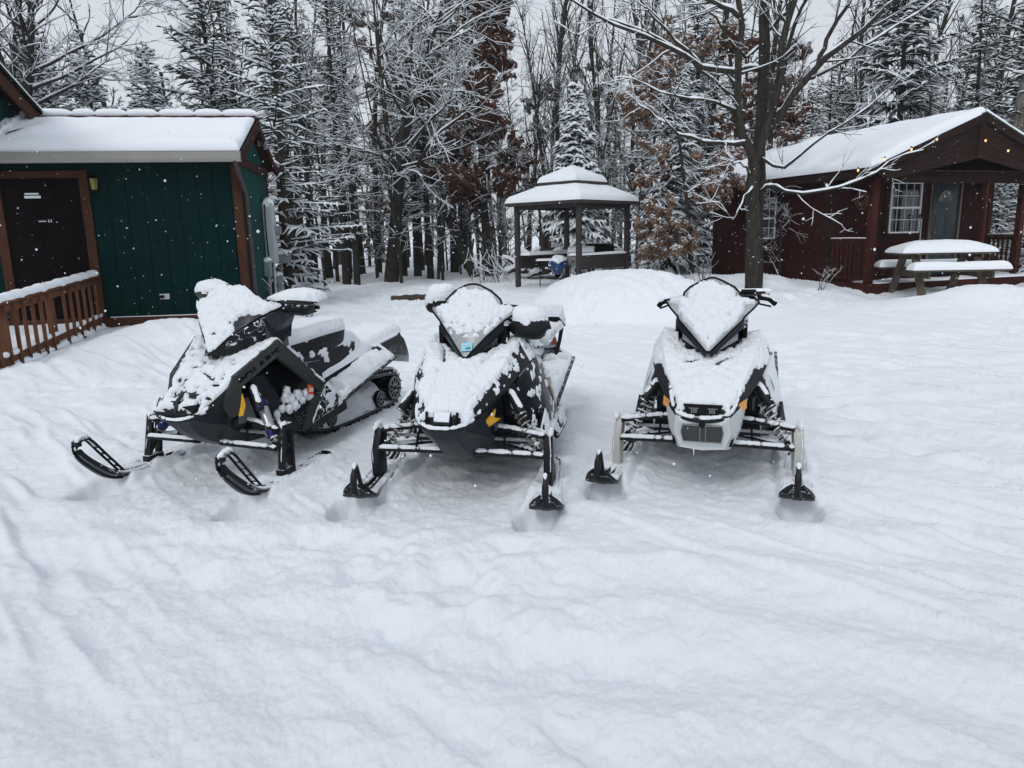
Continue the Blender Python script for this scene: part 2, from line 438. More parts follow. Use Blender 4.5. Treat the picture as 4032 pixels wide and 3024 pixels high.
    # hollows round and beneath the sleds
    for k in SLEDS:
        m, h, r = sled_m(k)
        lx = (x - m[0]) * h[0] + (y - m[1]) * h[1]; ly = (x - m[0]) * r[0] + (y - m[1]) * r[1]
        box = (np.abs(lx) < 3.2) & (np.abs(ly) < 1.6)
        flat = ss(.95, .62, np.abs(ly)) * ss(-2.5, -2.2, lx) * ss(.95, .6, lx)
        z = z * (1 - flat) + flat * (.012 + .35 * (z - .02))
        z = z - .055 * gss(lx, ly, -.05, 0, .55, .42)
        for sy in (-.54, .54):
            z = z - .10 * ss(1.25, .7, np.sqrt(((lx - .43) / .17) ** 2 + ((ly - sy) / .105) ** 2) + .12 * fbm(p * 14, 2)) - .02 * gss(lx, ly, .5, sy, .2, .16) + .03 * gss(lx, ly, .72, sy + .02, .12, .2)
            bur = ss(.13, .085, np.abs(ly - sy)) * ss(-.75, -.5, lx) * ss(.37, .22, lx)
            z = z + bur * (.060 + .03 * fbm(p * 7 + 3, 2) - z)
            z = z - .0 * gss(lx, ly, -.05, sy, .5, .12) + .035 * gss(lx, ly, .05, sy + .17 * np.sign(sy), .35, .07) + .045 * gss(lx, ly, -.05, sy - .17 * np.sign(sy), .3, .07)
        z = z + .10 * gss(lx, ly, -1.5, .42, .6, .14) + .10 * gss(lx, ly, -1.5, -.42, .6, .14)
        z = z + .012 * flat * fbm(p * 9 + 2, 3)
    z = z + near * (.0085 * fbm(p * 17, 3) + .0055 * fbm(p * 55 + 5, 2) * ss(9, 3, y))
    return z
# ------------------------------------------------------------------ snow ground (one sheet to the horizon)
def build_ground():
    ys = [1.0]
    while ys[-1] < 130: ys.append(ys[-1] + .0042 * (ys[-1] + .6) if ys[-1] < 26 else ys[-1] + .03 * ys[-1])
    ys = np.array(ys); back = np.array([-60, -30, -14, -7, -4, -2.5, -1.5, -1., -.6, -.3, 0, .2, .4, .55, .7, .8, .88, .95])
    ys = np.concatenate([back, ys])
    s = np.linspace(-1, 1, 860); s = np.sign(s) * (np.abs(s) * .62 + .38 * np.abs(s) ** 5 * 2.2)
    w = 1.3 + np.abs(ys) * 1.05
    X = s[None, :] * w[:, None]; Y = np.repeat(ys[:, None], len(s), 1)
    Z = ground(X, Y)
    V = np.stack([X, Y, Z], -1).reshape(-1, 3); a, b = X.shape
    i = np.arange((a - 1) * (b - 1)); r_, c_ = i // (b - 1), i % (b - 1); k = r_ * b + c_
    F = np.stack([k, k + 1, k + b + 1, k + b], -1)
    m, nt, bs = newmat('snow_ground')
    oc = objcoord(nt)
    n1 = noise_n(nt, 46, 8, .78, oc); n2 = noise_n(nt, 5, 4, .6, oc)
    bs.inputs['Base Color'].default_value = (*SNOWC, 1); bs.inputs['Roughness'].default_value = .8
    bs.inputs['Specular IOR Level'].default_value = .2
    bump(nt, bs, mathn(nt, 'ADD', n1, mathn(nt, 'MULTIPLY', n2, 2.0)), .7, .014)
    tag(npmesh('snow_ground', V, F, m), kind='structure')
build_ground()

# ------------------------------------------------------------------ sky and light
def build_world():
    w = bpy.data.worlds.new('World'); SC.world = w; w.use_nodes = True
    nt = w.node_tree; bg = nt.nodes['Background']
    sky = nt.nodes.new('ShaderNodeTexSky'); sky.sky_type = 'NISHITA'; sky.sun_disc = False
    sky.sun_elevation = R(42); sky.sun_rotation = R(205); sky.air_density = 1.5; sky.dust_density = 6; sky.altitude = 300
    tc = nt.nodes.new('ShaderNodeTexCoord'); sp = nt.nodes.new('ShaderNodeSeparateXYZ')
    nt.links.new(tc.outputs['Generated'], sp.inputs[0])
    e = ramp(nt, sp.outputs[2], .0, .9)
    cl = noise_n(nt, 2.2, 4, .55, tc.outputs['Generated'])
    grad = mixc(nt, e, (6.25, 6.65, 7.1), (6.45, 6.95, 7.6))
    grad = mixc(nt, mathn(nt, 'MULTIPLY', cl, .25), grad, (7.2, 7.6, 8.3))
    mx = mixc(nt, .95, sky.outputs[0], grad)
    nt.links.new(mx, bg.inputs['Color']); bg.inputs['Strength'].default_value = .10
    l = bpy.data.lights.new('sun', 'SUN'); l.energy = .8; l.angle = R(13); l.color = (1, .985, .96)
    o = bpy.data.objects.new('sun', l); COL.objects.link(o)
    el, az = R(42), R(205)     # azimuth measured from +Y towards +X
    d = Vector((math.sin(az) * math.cos(el), math.cos(az) * math.cos(el), math.sin(el)))
    o.rotation_euler = d.to_track_quat('Z', 'Y').to_euler(); o.location = (0, 0, 30)
build_world()

# ------------------------------------------------------------------ camera
def build_cam():
    c = bpy.data.cameras.new('camera'); o = bpy.data.objects.new('camera', c); COL.objects.link(o)
    c.sensor_width = 36; c.lens = 36 * 2850 / 4032; c.clip_end = 500; c.clip_start = .05
    p, q = R(11.5), R(1.2)
    f = Vector((0, math.cos(p), -math.sin(p))); r0 = Vector((1, 0, 0)); u0 = r0.cross(f)
    r = math.cos(q) * r0 - math.sin(q) * u0; u = math.sin(q) * r0 + math.cos(q) * u0
    m = Matrix.Identity(4)
    for i in range(3): m[i][0] = r[i]; m[i][1] = u[i]; m[i][2] = -f[i]
    m[2][3] = 1.5
    o.matrix_world = m; SC.camera = o
build_cam()
vs = SC.view_settings; vs.view_transform = 'Standard'; vs.look = 'None'; vs.exposure = .17; vs.gamma = 1
# ------------------------------------------------------------------ trees
def bark(name, col, snow=.0):
    m, nt, b = newmat(name)
    oc = objcoord(nt, (9, 9, 2.0)); n = noise_n(nt, 2.2, 6, .7, oc, .4)
    g = nt.nodes.new('ShaderNodeNewGeometry'); sx = nt.nodes.new('ShaderNodeSeparateXYZ'); nt.links.new(g.outputs['Normal'], sx.inputs[0])
    n2 = noise_n(nt, 30, 3, .7, objcoord(nt))
    base = mixc(nt, ramp(nt, n, .3, .7), tuple(c * .55 for c in col), tuple(c * 1.5 for c in col))
    v = mathn(nt, 'ADD', sx.outputs[2], mathn(nt, 'MULTIPLY', mathn(nt, 'SUBTRACT', n2, .5), 1.6))
    mask = ramp(nt, v, .62 - snow, .85 - snow)
    nt.links.new(mixc(nt, mask, base, SNOWC), b.inputs['Base Color'])
    b.inputs['Roughness'].default_value = .9; b.inputs['Specular IOR Level'].default_value = .15
    bump(nt, b, n, .8, .03)
    return m
M['bark'] = bark('bark_grey', (.038, .034, .029)); M['barkdark'] = bark('bark_dark', (.032, .029, .026))
M['barkbrown'] = bark('bark_brown', (.055, .042, .034)); M['barkpale'] = bark('bark_weathered', (.16, .145, .13))
M['twig'] = bark('twig_bark', (.042, .037, .034), .05)
def leafmat(name, col, var=.4):
    m, nt, b = newmat(name)
    n = noise_n(nt, 5, 3, .6, objcoord(nt)); n2 = noise_n(nt, 40, 2, .6, objcoord(nt))
    f = mathn(nt, 'ADD', mathn(nt, 'MULTIPLY', n, .5), mathn(nt, 'MULTIPLY', n2, .5))
    nt.links.new(mixc(nt, ramp(nt, f, .35, .65), tuple(c * (1 - var) for c in col), tuple(c * (1 + var) for c in col)), b.inputs['Base Color'])
    b.inputs['Roughness'].default_value = .7; b.inputs['Specular IOR Level'].default_value = .2
    return m
M['needle'] = leafmat('spruce_needles', (.020, .030, .022)); M['needle2'] = leafmat('pine_needles', (.034, .040, .028))
M['leaf'] = leafmat('dry_oak_leaves', (.10, .048, .030)); M['leaf2'] = leafmat('pale_dry_leaves', (.20, .125, .085))

def tubes(br, sides, snow=None):
    """br: list of (pts (n,3), radii (n,)); returns V,F of all tubes. snow=(mult, add) makes lumps lying on top"""
    groups = {}
    for P, r in br: groups.setdefault(len(P), []).append((P, r))
    VV = []; FF = []; off = 0
    for n, L in groups.items():
        P = np.array([a for a, _ in L]); r = np.array([b for _, b in L]); B = len(L)
        T = np.gradient(P, axis=1); T /= np.maximum(np.linalg.norm(T, axis=2, keepdims=True), 1e-9)
        if snow is not None:
            mult, add, cut = snow
            hz = np.sqrt(np.clip(1 - T[..., 2] ** 2, 0, 1))
            amt = np.clip((hz - cut) / (.95 - cut), 0, 1) ** .6
            lump = 1 + .45 * vnoise(P * 7.) + .3 * vnoise(P * 19.)
            rn = (r * mult + add) * lump * amt
            P = P + np.stack([np.zeros_like(r), np.zeros_like(r), (r * .55 + rn * .45) * (amt > 0)], -1)
            r = rn
        ref = np.where(np.abs(T[..., 2:3]).mean(1, keepdims=True) < .85, np.array([0, 0, 1.]), np.array([1., 0, 0]))
        X = np.cross(T, np.broadcast_to(ref, T.shape)); X /= np.maximum(np.linalg.norm(X, axis=2, keepdims=True), 1e-6)
        Yv = np.cross(X, T)
        a = 2 * np.pi * (np.arange(sides) + .25) / sides
        V = P[:, :, None, :] + r[:, :, None, None] * (np.cos(a)[None, None, :, None] * X[:, :, None, :] + np.sin(a)[None, None, :, None] * Yv[:, :, None, :])
        idx = np.arange(B * n * sides).reshape(B, n, sides) + off
        a0 = idx[:, :-1, :]; a1 = np.roll(a0, -1, 2); b0 = idx[:, 1:, :]; b1 = np.roll(b0, -1, 2)
        FF.append(np.stack([a0, a1, b1, b0], -1).reshape(-1, 4)); VV.append(V.reshape(-1, 3)); off += B * n * sides
    return np.vstack(VV), np.vstack(FF)
def unit(v): return v / max(np.linalg.norm(v), 1e-9)
def perp(d, rng):
    v = rng.normal(size=3); v -= v @ d * d; return unit(v)
def limb(rng, p, d, L, r0, n, wig=.12, up=0., r1=.3, sag=0.):
    P = [np.array(p, float)]; d = unit(np.array(d, float)); st = L / (n - 1)
    for i in range(n - 1):
        d = unit(d + rng.normal(size=3) * wig + np.array([0, 0, up - sag * i / n])); P.append(P[-1] + d * st)
    return np.array(P), r0 * (1 - (1 - r1) * np.linspace(0, 1, n) ** .9)
def grow(rng, P, r, lv, out, spec):
    """children along a limb"""
    if lv >= len(spec): return
    sp = spec[lv]; n = len(P); L = np.linalg.norm(np.diff(P, axis=0), axis=1).sum()
    k = rng.poisson(sp['per'] * L) if 'per' in sp else sp['num']
    k = max(k, sp.get('min', 0))
    for j in range(k):
        t = rng.uniform(sp.get('t0', .2), 1) ** sp.get('tp', .8); f = t * (n - 1); i = min(int(f), n - 2)
        p = P[i] + (P[i + 1] - P[i]) * (f - i); rr = r[i] + (r[i + 1] - r[i]) * (f - i)
        d0 = unit(P[i + 1] - P[i]); a = math.radians(rng.uniform(*sp['ang']))
        d = math.cos(a) * d0 + math.sin(a) * perp(d0, rng)
        d[2] += sp.get('lift', .0); d[2] *= sp.get('flat', 1.); d = unit(d)
        l = sp['len'] * rng.uniform(.5, 1.25) * (1 - sp.get('tap', .5) * t)
        r0 = min(rr * .8, max(sp['r'] * rng.uniform(.7, 1.2), rr * sp.get('rk', .4)))
        Q, q = limb(rng, p, d, l, r0, sp['n'], sp['wig'], sp.get('up', .02), sp.get('r1', .3), sp.get('sag', 0))
        out[lv].append((Q, q)); grow(rng, Q, q, lv + 1, out, spec)

def finish_tree(name, trunk, levels, barkm, snow=(.62, .0045, .4), parent_label=None, sides=(8, 5, 3, 3), tsnow=True):
    root = empty(name)
    V, F = tubes(trunk, 12); npmesh('trunk', V, F, barkm, root)
    VV = []; FF = []; off = 0; SV = []; SF = []; so = 0
    for i, b in enumerate(levels):
        if not b: continue
        V, F = tubes(b, sides[min(i, 3)]); VV.append(V); FF.append(F + off); off += len(V)
        if snow:
            V, F = tubes(b, max(3, sides[min(i, 3)] - 1), snow); SV.append(V); SF.append(F + so); so += len(V)
    if tsnow and snow:
        V, F = tubes(trunk, 8, (snow[0] * .8, 0, .55)); SV.append(V); SF.append(F + so)
    if VV: npmesh('branches', np.vstack(VV), np.vstack(FF), M['twig'], root)
    if SV: npmesh('snow_on_branches', np.vstack(SV), np.vstack(SF), M['snowt'], root)
    return root
def bare_tree(seed, H=9, r=.12, spread=1., first=.25, name='bare_tree', dens=1., lean=(0, 0), snow=(.62, .0045, .4), upb=.05, ang=(35, 75), barkm=None, fork=0, twiglen=.55, sides=(6, 4, 3, 3), lift=.25):
    rng = np.random.RandomState(seed)
    T, tr = limb(rng, (0, 0, -.25), (lean[0], lean[1], 1), H + .25, r, 12, .045, .03, .18)
    lv = [[], [], []]
    if fork:
        for k in range(fork):
            i = 3 + k; Q, q = limb(rng, T[i], unit(np.array([rng.uniform(-.6, .6), rng.uniform(-.4, .4), 1.2])), H * .7, tr[i] * .7, 10, .07, .03, .15)
            lv[0].append((Q, q)); grow(rng, Q, q, 1, lv, [None, dict(per=2.2 * dens, t0=.1, ang=(30, 70), len=1.7 * spread, r=.018, n=6, wig=.14, up=.03), dict(per=4.5 * dens, ang=(25, 70), len=twiglen, r=.007, n=4, wig=.2, up=.02)])
    grow(rng, T, tr, 0, lv, [dict(per=2.0 * dens, t0=first, tp=.9, ang=ang, len=H * .34 * spread, r=.03, rk=.42, n=8, wig=.12, up=upb, lift=lift, tap=.55),
                             dict(per=2.4 * dens, ang=(30, 70), len=1.25 * spread, r=.014, n=5, wig=.16, up=.03),
                             dict(per=4.5 * dens, ang=(25, 75), len=twiglen, r=.0065, n=4, wig=.22, up=.02)])
    return finish_tree(name, [(T, tr)], lv, barkm or M['bark'], snow, sides=sides)
def leaves_on(rng, levels, n, size, root, mat, snowfrac=.2, zr=(0, 99), name='dry_leaves'):
    tips = [Q for b in levels[1:] for Q, q in b]
    C = []
    for _ in range(n):
        Q = tips[rng.randint(len(tips))]
        p = Q[rng.randint(1, len(Q))] + rng.normal(size=3) * .03
        if zr[0] <= p[2] <= zr[1]: C.append(p)
    C = np.array(C); k = len(C)
    d = rng.normal(size=(k, 3)) * .55 + np.array([0, 0, -1.1]); d /= np.linalg.norm(d, axis=1, keepdims=True)
    s = np.cross(d, rng.normal(size=(k, 3))); s /= np.linalg.norm(s, axis=1, keepdims=True)
    L = size * rng.uniform(.6, 1.3, (k, 1)); W = L * .33
    nn = np.cross(s, d)
    V = np.stack([C, C + d * L * .5 + s * W + nn * L * .08, C + d * L + nn * L * .2, C + d * L * .5 - s * W + nn * L * .08], 1)
    F = np.arange(k * 4).reshape(-1, 4)
    npmesh(name, V.reshape(-1, 3), F, mat, root, smooth=False)
    if snowfrac:
        m_ = rng.uniform(size=k) < snowfrac
        c = C[m_] + np.array([0, 0, .005]); kk = len(c); rad = size * .28 * rng.uniform(.5, 1.4, kk)
        oc = np.array([[1, 0, 0], [0, 1, 0], [-1, 0, 0], [0, -1, 0], [0, 0, .6], [0, 0, -.35]])
        V = c[:, None, :] + oc[None] * rad[:, None, None] * rng.uniform(.7, 1.3, (kk, 6, 1))
        f = np.array([[0, 1, 4], [1, 2, 4], [2, 3, 4], [3, 0, 4], [1, 0, 5], [2, 1, 5], [3, 2, 5], [0, 3, 5]])
        F = (f[None] + (np.arange(kk) * 6)[:, None, None]).reshape(-1, 3)
        npmesh('snow_on_leaves', V.reshape(-1, 3), F, M['snowt'], root)
def oak_tree(seed, H=8, r=.12, n=9000, mat='leaf', name='oak_tree', spread=.8, first=.12, size=.1, snowfrac=.22, lean=(0, 0), dens=1., tw=3.):
    rng = np.random.RandomState(seed)
    T, tr = limb(rng, (0, 0, -.25), (lean[0], lean[1], 1), H + .25, r, 12, .05, .03, .18)
    lv = [[], [], []]
    grow(rng, T, tr, 0, lv, [dict(per=2.6 * dens, t0=first, tp=.9, ang=(40, 80), len=H * .3 * spread, r=.025, n=7, wig=.14, up=.03, lift=.15, tap=.45),
                             dict(per=tw, ang=(30, 70), len=.9 * spread, r=.012, n=5, wig=.16, up=.0),
                             dict(per=4., ang=(25, 75), len=.4, r=.006, n=4, wig=.2, up=.0)])
    root = finish_tree(name, [(T, tr)], lv, M['bark'], (.6, .004, .4), sides=(6, 3, 3, 3))
    leaves_on(rng, lv, n, size, root, M[mat], snowfrac)
    return root
def spruce(seed, H=6, W=1.5, base=.15, snow=1., name='spruce_tree', dens=1., droop=.25, tw=.28, thick=.016, gap=.3, barkm=None, nm='needle', shade=1., sag=.1, irregular=.15, stick=.0, power=.85):
    """whorls of drooping fronds made of needle covered twigs with lumps of snow on them"""
    rng = np.random.RandomState(seed)
    T, tr = limb(rng, (0, 0, -.2), (0, 0, 1), H + .2, .035 + H * .012, 10, .012, .02, .08)
    ax = []; nd = []
    z = H * base
    while z < H - .08:
        f = (z - H * base) / (H * (1 - base)); Lb = W * (1 - f) ** power * (.35 + .65 * min(1, (f + .12) * 5)) + .08
        k = int(rng.randint(6, 9) * dens * (1 if f < .85 else .7)) or 1
        a0 = rng.uniform(0, 6.28)
        for j in range(k):
            a = a0 + 6.283 * j / k + rng.uniform(-.25, .25); L = Lb * rng.uniform(1 - irregular * 2, 1 + irregular)
            el = .55 * f - droop * (1 - f) + rng.uniform(-.12, .12)
            d = np.array([math.cos(a) * math.cos(el), math.sin(a) * math.cos(el), math.sin(el)])
            n = 6; P, r_ = limb(rng, (T[0][0], 0, z + rng.uniform(-.08, .08)), d, L, .012 + .006 * L, n, .05, .02, .3, sag)
            P[-1][2] += .03 * L
            ax.append((P, r_))
            m_ = max(3, int(L / .075 * dens))
            side = unit(np.cross(d, (0, 0, 1)))
            for q in range(m_):
                t = .12 + .88 * (q + rng.uniform(0, 1)) / m_; g = t * (n - 1); i = min(int(g), n - 2)
                p = P[i] + (P[i + 1] - P[i]) * (g - i); dd = unit(P[i + 1] - P[i])
                sg = 1 if q % 2 else -1; al = math.radians(rng.uniform(35, 65))
                l = tw * (1.25 - t * .75) * rng.uniform(.6, 1.2) * min(1, .4 + L) * (1 + .8 * L * (1 - t))
                v = dd * math.cos(al) + side * sg * math.sin(al) + np.array([0, 0, -.12 + rng.uniform(-.2, .1)])
                v = unit(v); mid = p + v * l * .5; end = p + v * l + np.array([0, 0, -.16 * l])
                nd.append((np.array([p, mid, end]), np.array([thick * .8, thick * 1.1, thick * .25]) * rng.uniform(.75, 1.3)))
            nd.append((P[-3:].copy(), np.array([thick, thick * 1.1, thick * .3])))
        z += gap * rng.uniform(.7, 1.3) * (1 - .45 * f) * (.5 + H / 12)
    # leader
    nd.append((T[-3:], np.array([thick, thick * .8, thick * .4])))
    root = empty(name)
    V, F = tubes([(T, tr)], 8); npmesh('trunk', V, F, barkm or M['barkdark'], root)
    V, F = tubes(ax, 4); V2, F2 = tubes(nd, 4)
    o = npmesh('branches', V, F, M['barkdark'], root)
    npmesh('needles', V2, F2, M[nm], root, smooth=False)
    if snow > 0:
        sel = []
        for P, r_ in nd:
            c = vnoise(P[1] * 2.2 + seed) * .6 + rng.uniform(-.5, .5)
            if c < snow - .55: sel.append((P + np.array([0, 0, .3 * thick]), r_ * (1.15 + .5 * snow + rng.uniform(-.3, .3)) + stick))
        if sel:
            V, F = tubes(sel, 4, (1.0, .0, .0)); npmesh('snow_on_branches', V, F, M['snowt'], root)
        V, F = tubes(ax, 4, (.8, .003 + .010 * snow, .35))
        npmesh('snow_on_boughs', V, F, M['snowt'], root)
    return root
def pine(seed, H=9, W=1.6, name='pine_tree', n=26, tuft=70, snow=.5, base=.35, mat='needle2'):
    """loose crown of needle tufts at branch ends"""
    rng = np.random.RandomState(seed)
    T, tr = limb(rng, (0, 0, -.2), (0, 0, 1), H + .2, .05 + H * .011, 11, .03, .02, .15)
    lv = [[], []]
    grow(rng, T, tr, 0, lv, [dict(num=n, t0=base, tp=1., ang=(55, 90), len=W * 1.3, r=.03, n=6, wig=.1, up=.03, tap=.45), dict(per=3.4, t0=.3, ang=(25, 60), len=.5, r=.01, n=4, wig=.15, up=.08)])
    root = finish_tree(name, [(T, tr)], lv, M['barkbrown'], (.8, .012, .3), sides=(5, 3, 3, 3))
    nd = []; sn = []
    for Q, q in lv[1] + [(Q[-3:], q[-3:]) for Q, q in lv[0]]:
        for _ in range(int(tuft / 6)):
            p = Q[rng.randint(1, len(Q))]; d = unit(unit(Q[-1] - Q[0]) * .8 + rng.normal(size=3) * .7 + np.array([0, 0, .25])); l = rng.uniform(.09, .17)
            nd.append((np.array([p, p + d * l]), np.array([.012, .003])))
            if rng.uniform() < snow * .5: sn.append((np.array([p + d * l * .15, p + d * l * .5, p + d * l * .9]) + np.array([0, 0, .02]), np.array([.012, .026, .008])))
    V, F = tubes(nd, 3); npmesh('needles', V, F, M[mat], root, smooth=False)
    if sn: V, F = tubes(sn, 4); npmesh('snow_on_needles', V, F, M['snowt'], root)
    return root
def put(o, px, Y, rz=0, s=1., label=None, cat='tree', group=None, sz=None):
    """px: picture column (0..4032) used only to read off x at distance Y"""
    x = (px - 2016) / 2850 * (Y * math.cos(R(11.5)) + 1.2 * math.sin(R(11.5)))
    o.location = (x, Y, float(ground(np.array([x]), np.array([Y]), False)[0]) - .05)
    o.rotation_euler = (0, 0, rz); o.scale = (s, s, sz or s); tag(o, label, cat, group); return o
def forest():
    rng = np.random.RandomState(11)
    P = {}
    P['bare'] = [bare_tree(21, 12, .13, .8, .25, dens=1.0), bare_tree(22, 13, .12, .7, .35, upb=.1, dens=1.1, ang=(25, 55)), bare_tree(23, 10, .09, .8, .15, dens=1.2), bare_tree(24, 14, .14, .75, .4, upb=.12, ang=(20, 50), dens=1.)]
    P['sap'] = [bare_tree(31, 5.5, .045, .7, .08, 'sapling', 1.3, snow=(.7, .004, .35)), bare_tree(32, 6.5, .05, .55, .1, 'sapling', 1.3, snow=(.7, .004, .35)), bare_tree(33, 4, .035, .8, .05, 'sapling', 1.6, snow=(.7, .004, .35))]
    P['spr'] = [spruce(41, 7, 1.7, .04, .55, irregular=.25), spruce(42, 9, 1.9, .06, .4, gap=.38, irregular=.28, droop=.35), spruce(43, 6, 1.4, .05, .7, irregular=.2)]
    P['sparse'] = [spruce(51, 10, 1.5, .22, .45, dens=.75, droop=.15, tw=.22, thick=.013, gap=.3, irregular=.3), spruce(52, 12, 1.7, .28, .35, dens=.7, droop=.1, tw=.25, thick=.013, gap=.34, irregular=.35)]
    P['oak'] = [oak_tree(61, 9, .12, 9000), oak_tree(62, 6, .08, 6500, spread=.9, first=.06)]
    P['pine'] = [pine(71, 11, 1.9, n=34, base=.3), pine(72, 10, 1.6, n=30, base=.45)]
    used = {}
    names = {'bare': 'bare_tree', 'sap': 'sapling', 'spr': 'spruce_tree', 'sparse': 'spruce_tree', 'oak': 'oak_tree', 'pine': 'pine_tree'}
    def T(kind, i, px, Y, s, label, rz=None, group=None, sz=None):
        p = P[kind][i]
        if (kind, i) in used: o = copy_tree(p)
        else: o = p; used[(kind, i)] = 1
        if 'group' in o: del o['group']
        return put(o, px, Y, rng.uniform(0, 6.28) if rz is None else rz, s, label, group=group, sz=sz)
    # --- singled out trees
    a = spruce(81, 6.4, 1.55, .05, 1.0, gap=.26); put(a, 262, 17.5, .3, 1., 'small snow laden spruce behind the shed roof, leftmost of the three')
    a = spruce(82, 6.1, 1.4, .05, 1.0, gap=.26); put(a, 450, 18, 1.3, 1., 'small snow laden spruce behind the shed roof, middle one of the three')
    a = spruce(83, 6.0, 1.4, .05, .85, gap=.24, droop=.05); put(a, 680, 18.5, 2.3, 1., 'small dark spruce with upswept tips behind the shed roof, rightmost of the three')
    a = spruce(84, 5.3, 1.15, .05, 1.4, gap=.30, droop=.4, tw=.34, thick=.021); put(a, 2275, 20.8, .5, 1., 'snow laden young spruce with a pointed top right behind the gazebo roof')
    a = spruce(85, 7.4, 1.9, .05, .85, gap=.36, droop=.35, tw=.34); put(a, 2640, 22.5, .9, 1., 'dark drooping spruce with snowy boughs between the gazebo and the maple')
    a = spruce(86, 10.5, 2.6, .08, .70, gap=.42, droop=.35, tw=.42, thick=.02, dens=1.2); put(a, 3500, 24, 2., 1., 'tall dense dark spruce rising behind the red cabin roof')
    a = oak_tree(91, 11, .15, 42000, spread=.72, first=.12, size=.13, snowfrac=.10, dens=1.3, tw=5.5); put(a, 1935, 22.5, 0, 1., 'tall oak full of rust brown dead leaves left of the gazebo')
    a = oak_tree(92, 4.6, .07, 13000, 'leaf2', spread=1.25, first=.04, size=.11, snowfrac=.6, dens=1.3); put(a, 2730, 17.2, 0, 1., 'small oak with pale tan dead leaves under snow left of the maple')
    a = oak_tree(93, 6.8, .10, 9000, 'leaf', spread=1.0, first=.25, size=.12, snowfrac=.3); put(a, 2850, 20.5, 0, 1., 'brown leaved oak standing behind the big maple')
    a = bare_tree(101, 7.6, .23, 1.9, .26, 'spreading_tree', 1.35, snow=(.72, .008, .35), upb=-.02, ang=(45, 85), twiglen=.7, barkm=M['barkdark'], fork=2, lift=.2); put(a, 1545, 21, 0, 1., 'thick trunked spreading tree with arching snowy branches left of the gazebo')
    a = bare_tree(102, 8.6, .10, .55, .4, 'leaning_tree', .5, lean=(-.20, 0), snow=(.6, .006, .35)); put(a, 640, 20.5, 0, 1., 'thin leaning bare tree against the open sky above the shed roof')
    a = bare_tree(103, 8, .20, 1.7, .25, 'bare_tree', 1.3, lean=(.30, 0), snow=(.75, .008, .35), fork=2, ang=(35, 75)); put(a, 60, 16.5, 0, 1., 'wide bare tree with thick crooked limbs in the top left corner')
    a = bare_tree(104, 7.5, .16, .9, .5, 'leaning_tree', .8, lean=(-.5, 0), snow=(.9, .02, .3)); put(a, 1900, 22.5, 0, 1., 'dark thick trunk leaning left near the rust brown oak')
    a = spruce(87, 9.5, 1.5, .03, .62, dens=.8, gap=.24, irregular=.3, droop=.1, tw=.24, name='spruce_tree', barkm=M['barkbrown']); put(a, 1150, 15.5, .4, .9, 'ragged snowy spruce just right of the green shed corner')
    a = spruce(88, 9.5, 1.9, .1, .5, dens=.9, gap=.3, irregular=.3, droop=.05); put(a, 930, 19.5, .4, 1., 'tall snowy spruce rising above the right end of the shed roof')
    # snags
    def snag(seed, H, r, px, Y, lab, lean=(0, 0), nb=6, bm_='barkpale', knob=False):
        r_ = np.random.RandomState(seed); Tq, tr = limb(r_, (0, 0, -.2), (lean[0], lean[1], 1), H, r, 10, .02, .02, .6)
        lv = [[]]
        for k in range(nb):
            i = r_.randint(4, 9); d = unit(np.array([r_.uniform(-1, 1), r_.uniform(-.6, .6), r_.uniform(-.1, .5)])); lv[0].append(limb(r_, Tq[i], d, r_.uniform(.3, 1.1), .03, 5, .2))
        root = finish_tree('dead_snag', [(Tq, tr)], lv, M[bm_], (.9, .015, .3))
        return put(root, px, Y, 0, 1, lab)
    snag(111, 5.9, .11, 385, 21, 'short broken dead trunk between the two left snowy spruces', (-.03, 0), 3)
    snag(112, 7.2, .30, 3890, 21, 'thick pale weathered dead trunk behind the cabin gable peak', (.08, 0), 9)
    snag(113, 6.5, .07, 760, 23, 'thin dark dead pole rising to the sky right of the leaning tree', (-.06, 0), 5, 'barkdark')
    # --- trunks that show beneath the crowns
    for i, (px, Y, k, j, s) in enumerate(((1250, 22, 'sparse', 0, .8), (1290, 20, 'sap', 0, 1.), (1375, 20.5, 'sparse', 1, .72), (1415, 20.2, 'sparse', 0, .66), (1590, 20.5, 'sap', 1, 1.1), (1655, 23, 'sparse', 1, .8), (1705, 22.3, 'sparse', 0, .75), (1735, 22, 'sap', 0, 1.1), (1752, 21.5, 'sap', 1, 1.), (1180, 26, 'sparse', 1, .9), (1990, 22, 'sap', 2, 1.2), (2060, 25, 'sap', 1, 1.2), (2180, 26, 'sap', 0, 1.3), (2340, 25, 'sap', 1, 1.4), (2390, 24, 'sap', 0, 1.4), (2520, 21, 'sap', 2, 1.1), (2575, 23, 'sap', 1, 1.3), (3070, 16.9, 'sap', 2, .75), (3160, 22, 'sap', 1, 1.3))):
        T(k, j, px, Y, s, 'slim dark trunked tree or sapling at the near edge of the woods', group='slim trees at the edge of the woods')
    # --- the woods behind
    lab = {'bare': ('leafless snow dusted tree standing in the woods behind', 'leafless trees in the woods'), 'spr': ('snowy spruce standing in the woods behind', 'spruces in the woods'), 'sparse': ('thin crowned spruce standing in the woods behind', 'thin spruces in the woods'), 'oak': ('brown leaved tree standing in the woods behind', 'brown leaved trees in the woods'), 'pine': ('loose crowned pine with tufted needles in the woods', 'pines in the woods'), 'sap': ('thin twiggy sapling standing in the woods behind', 'saplings in the woods')}
    def W(k, j, px, Y, s): T(k, j, px, Y, s, lab[k][0], group=lab[k][1])
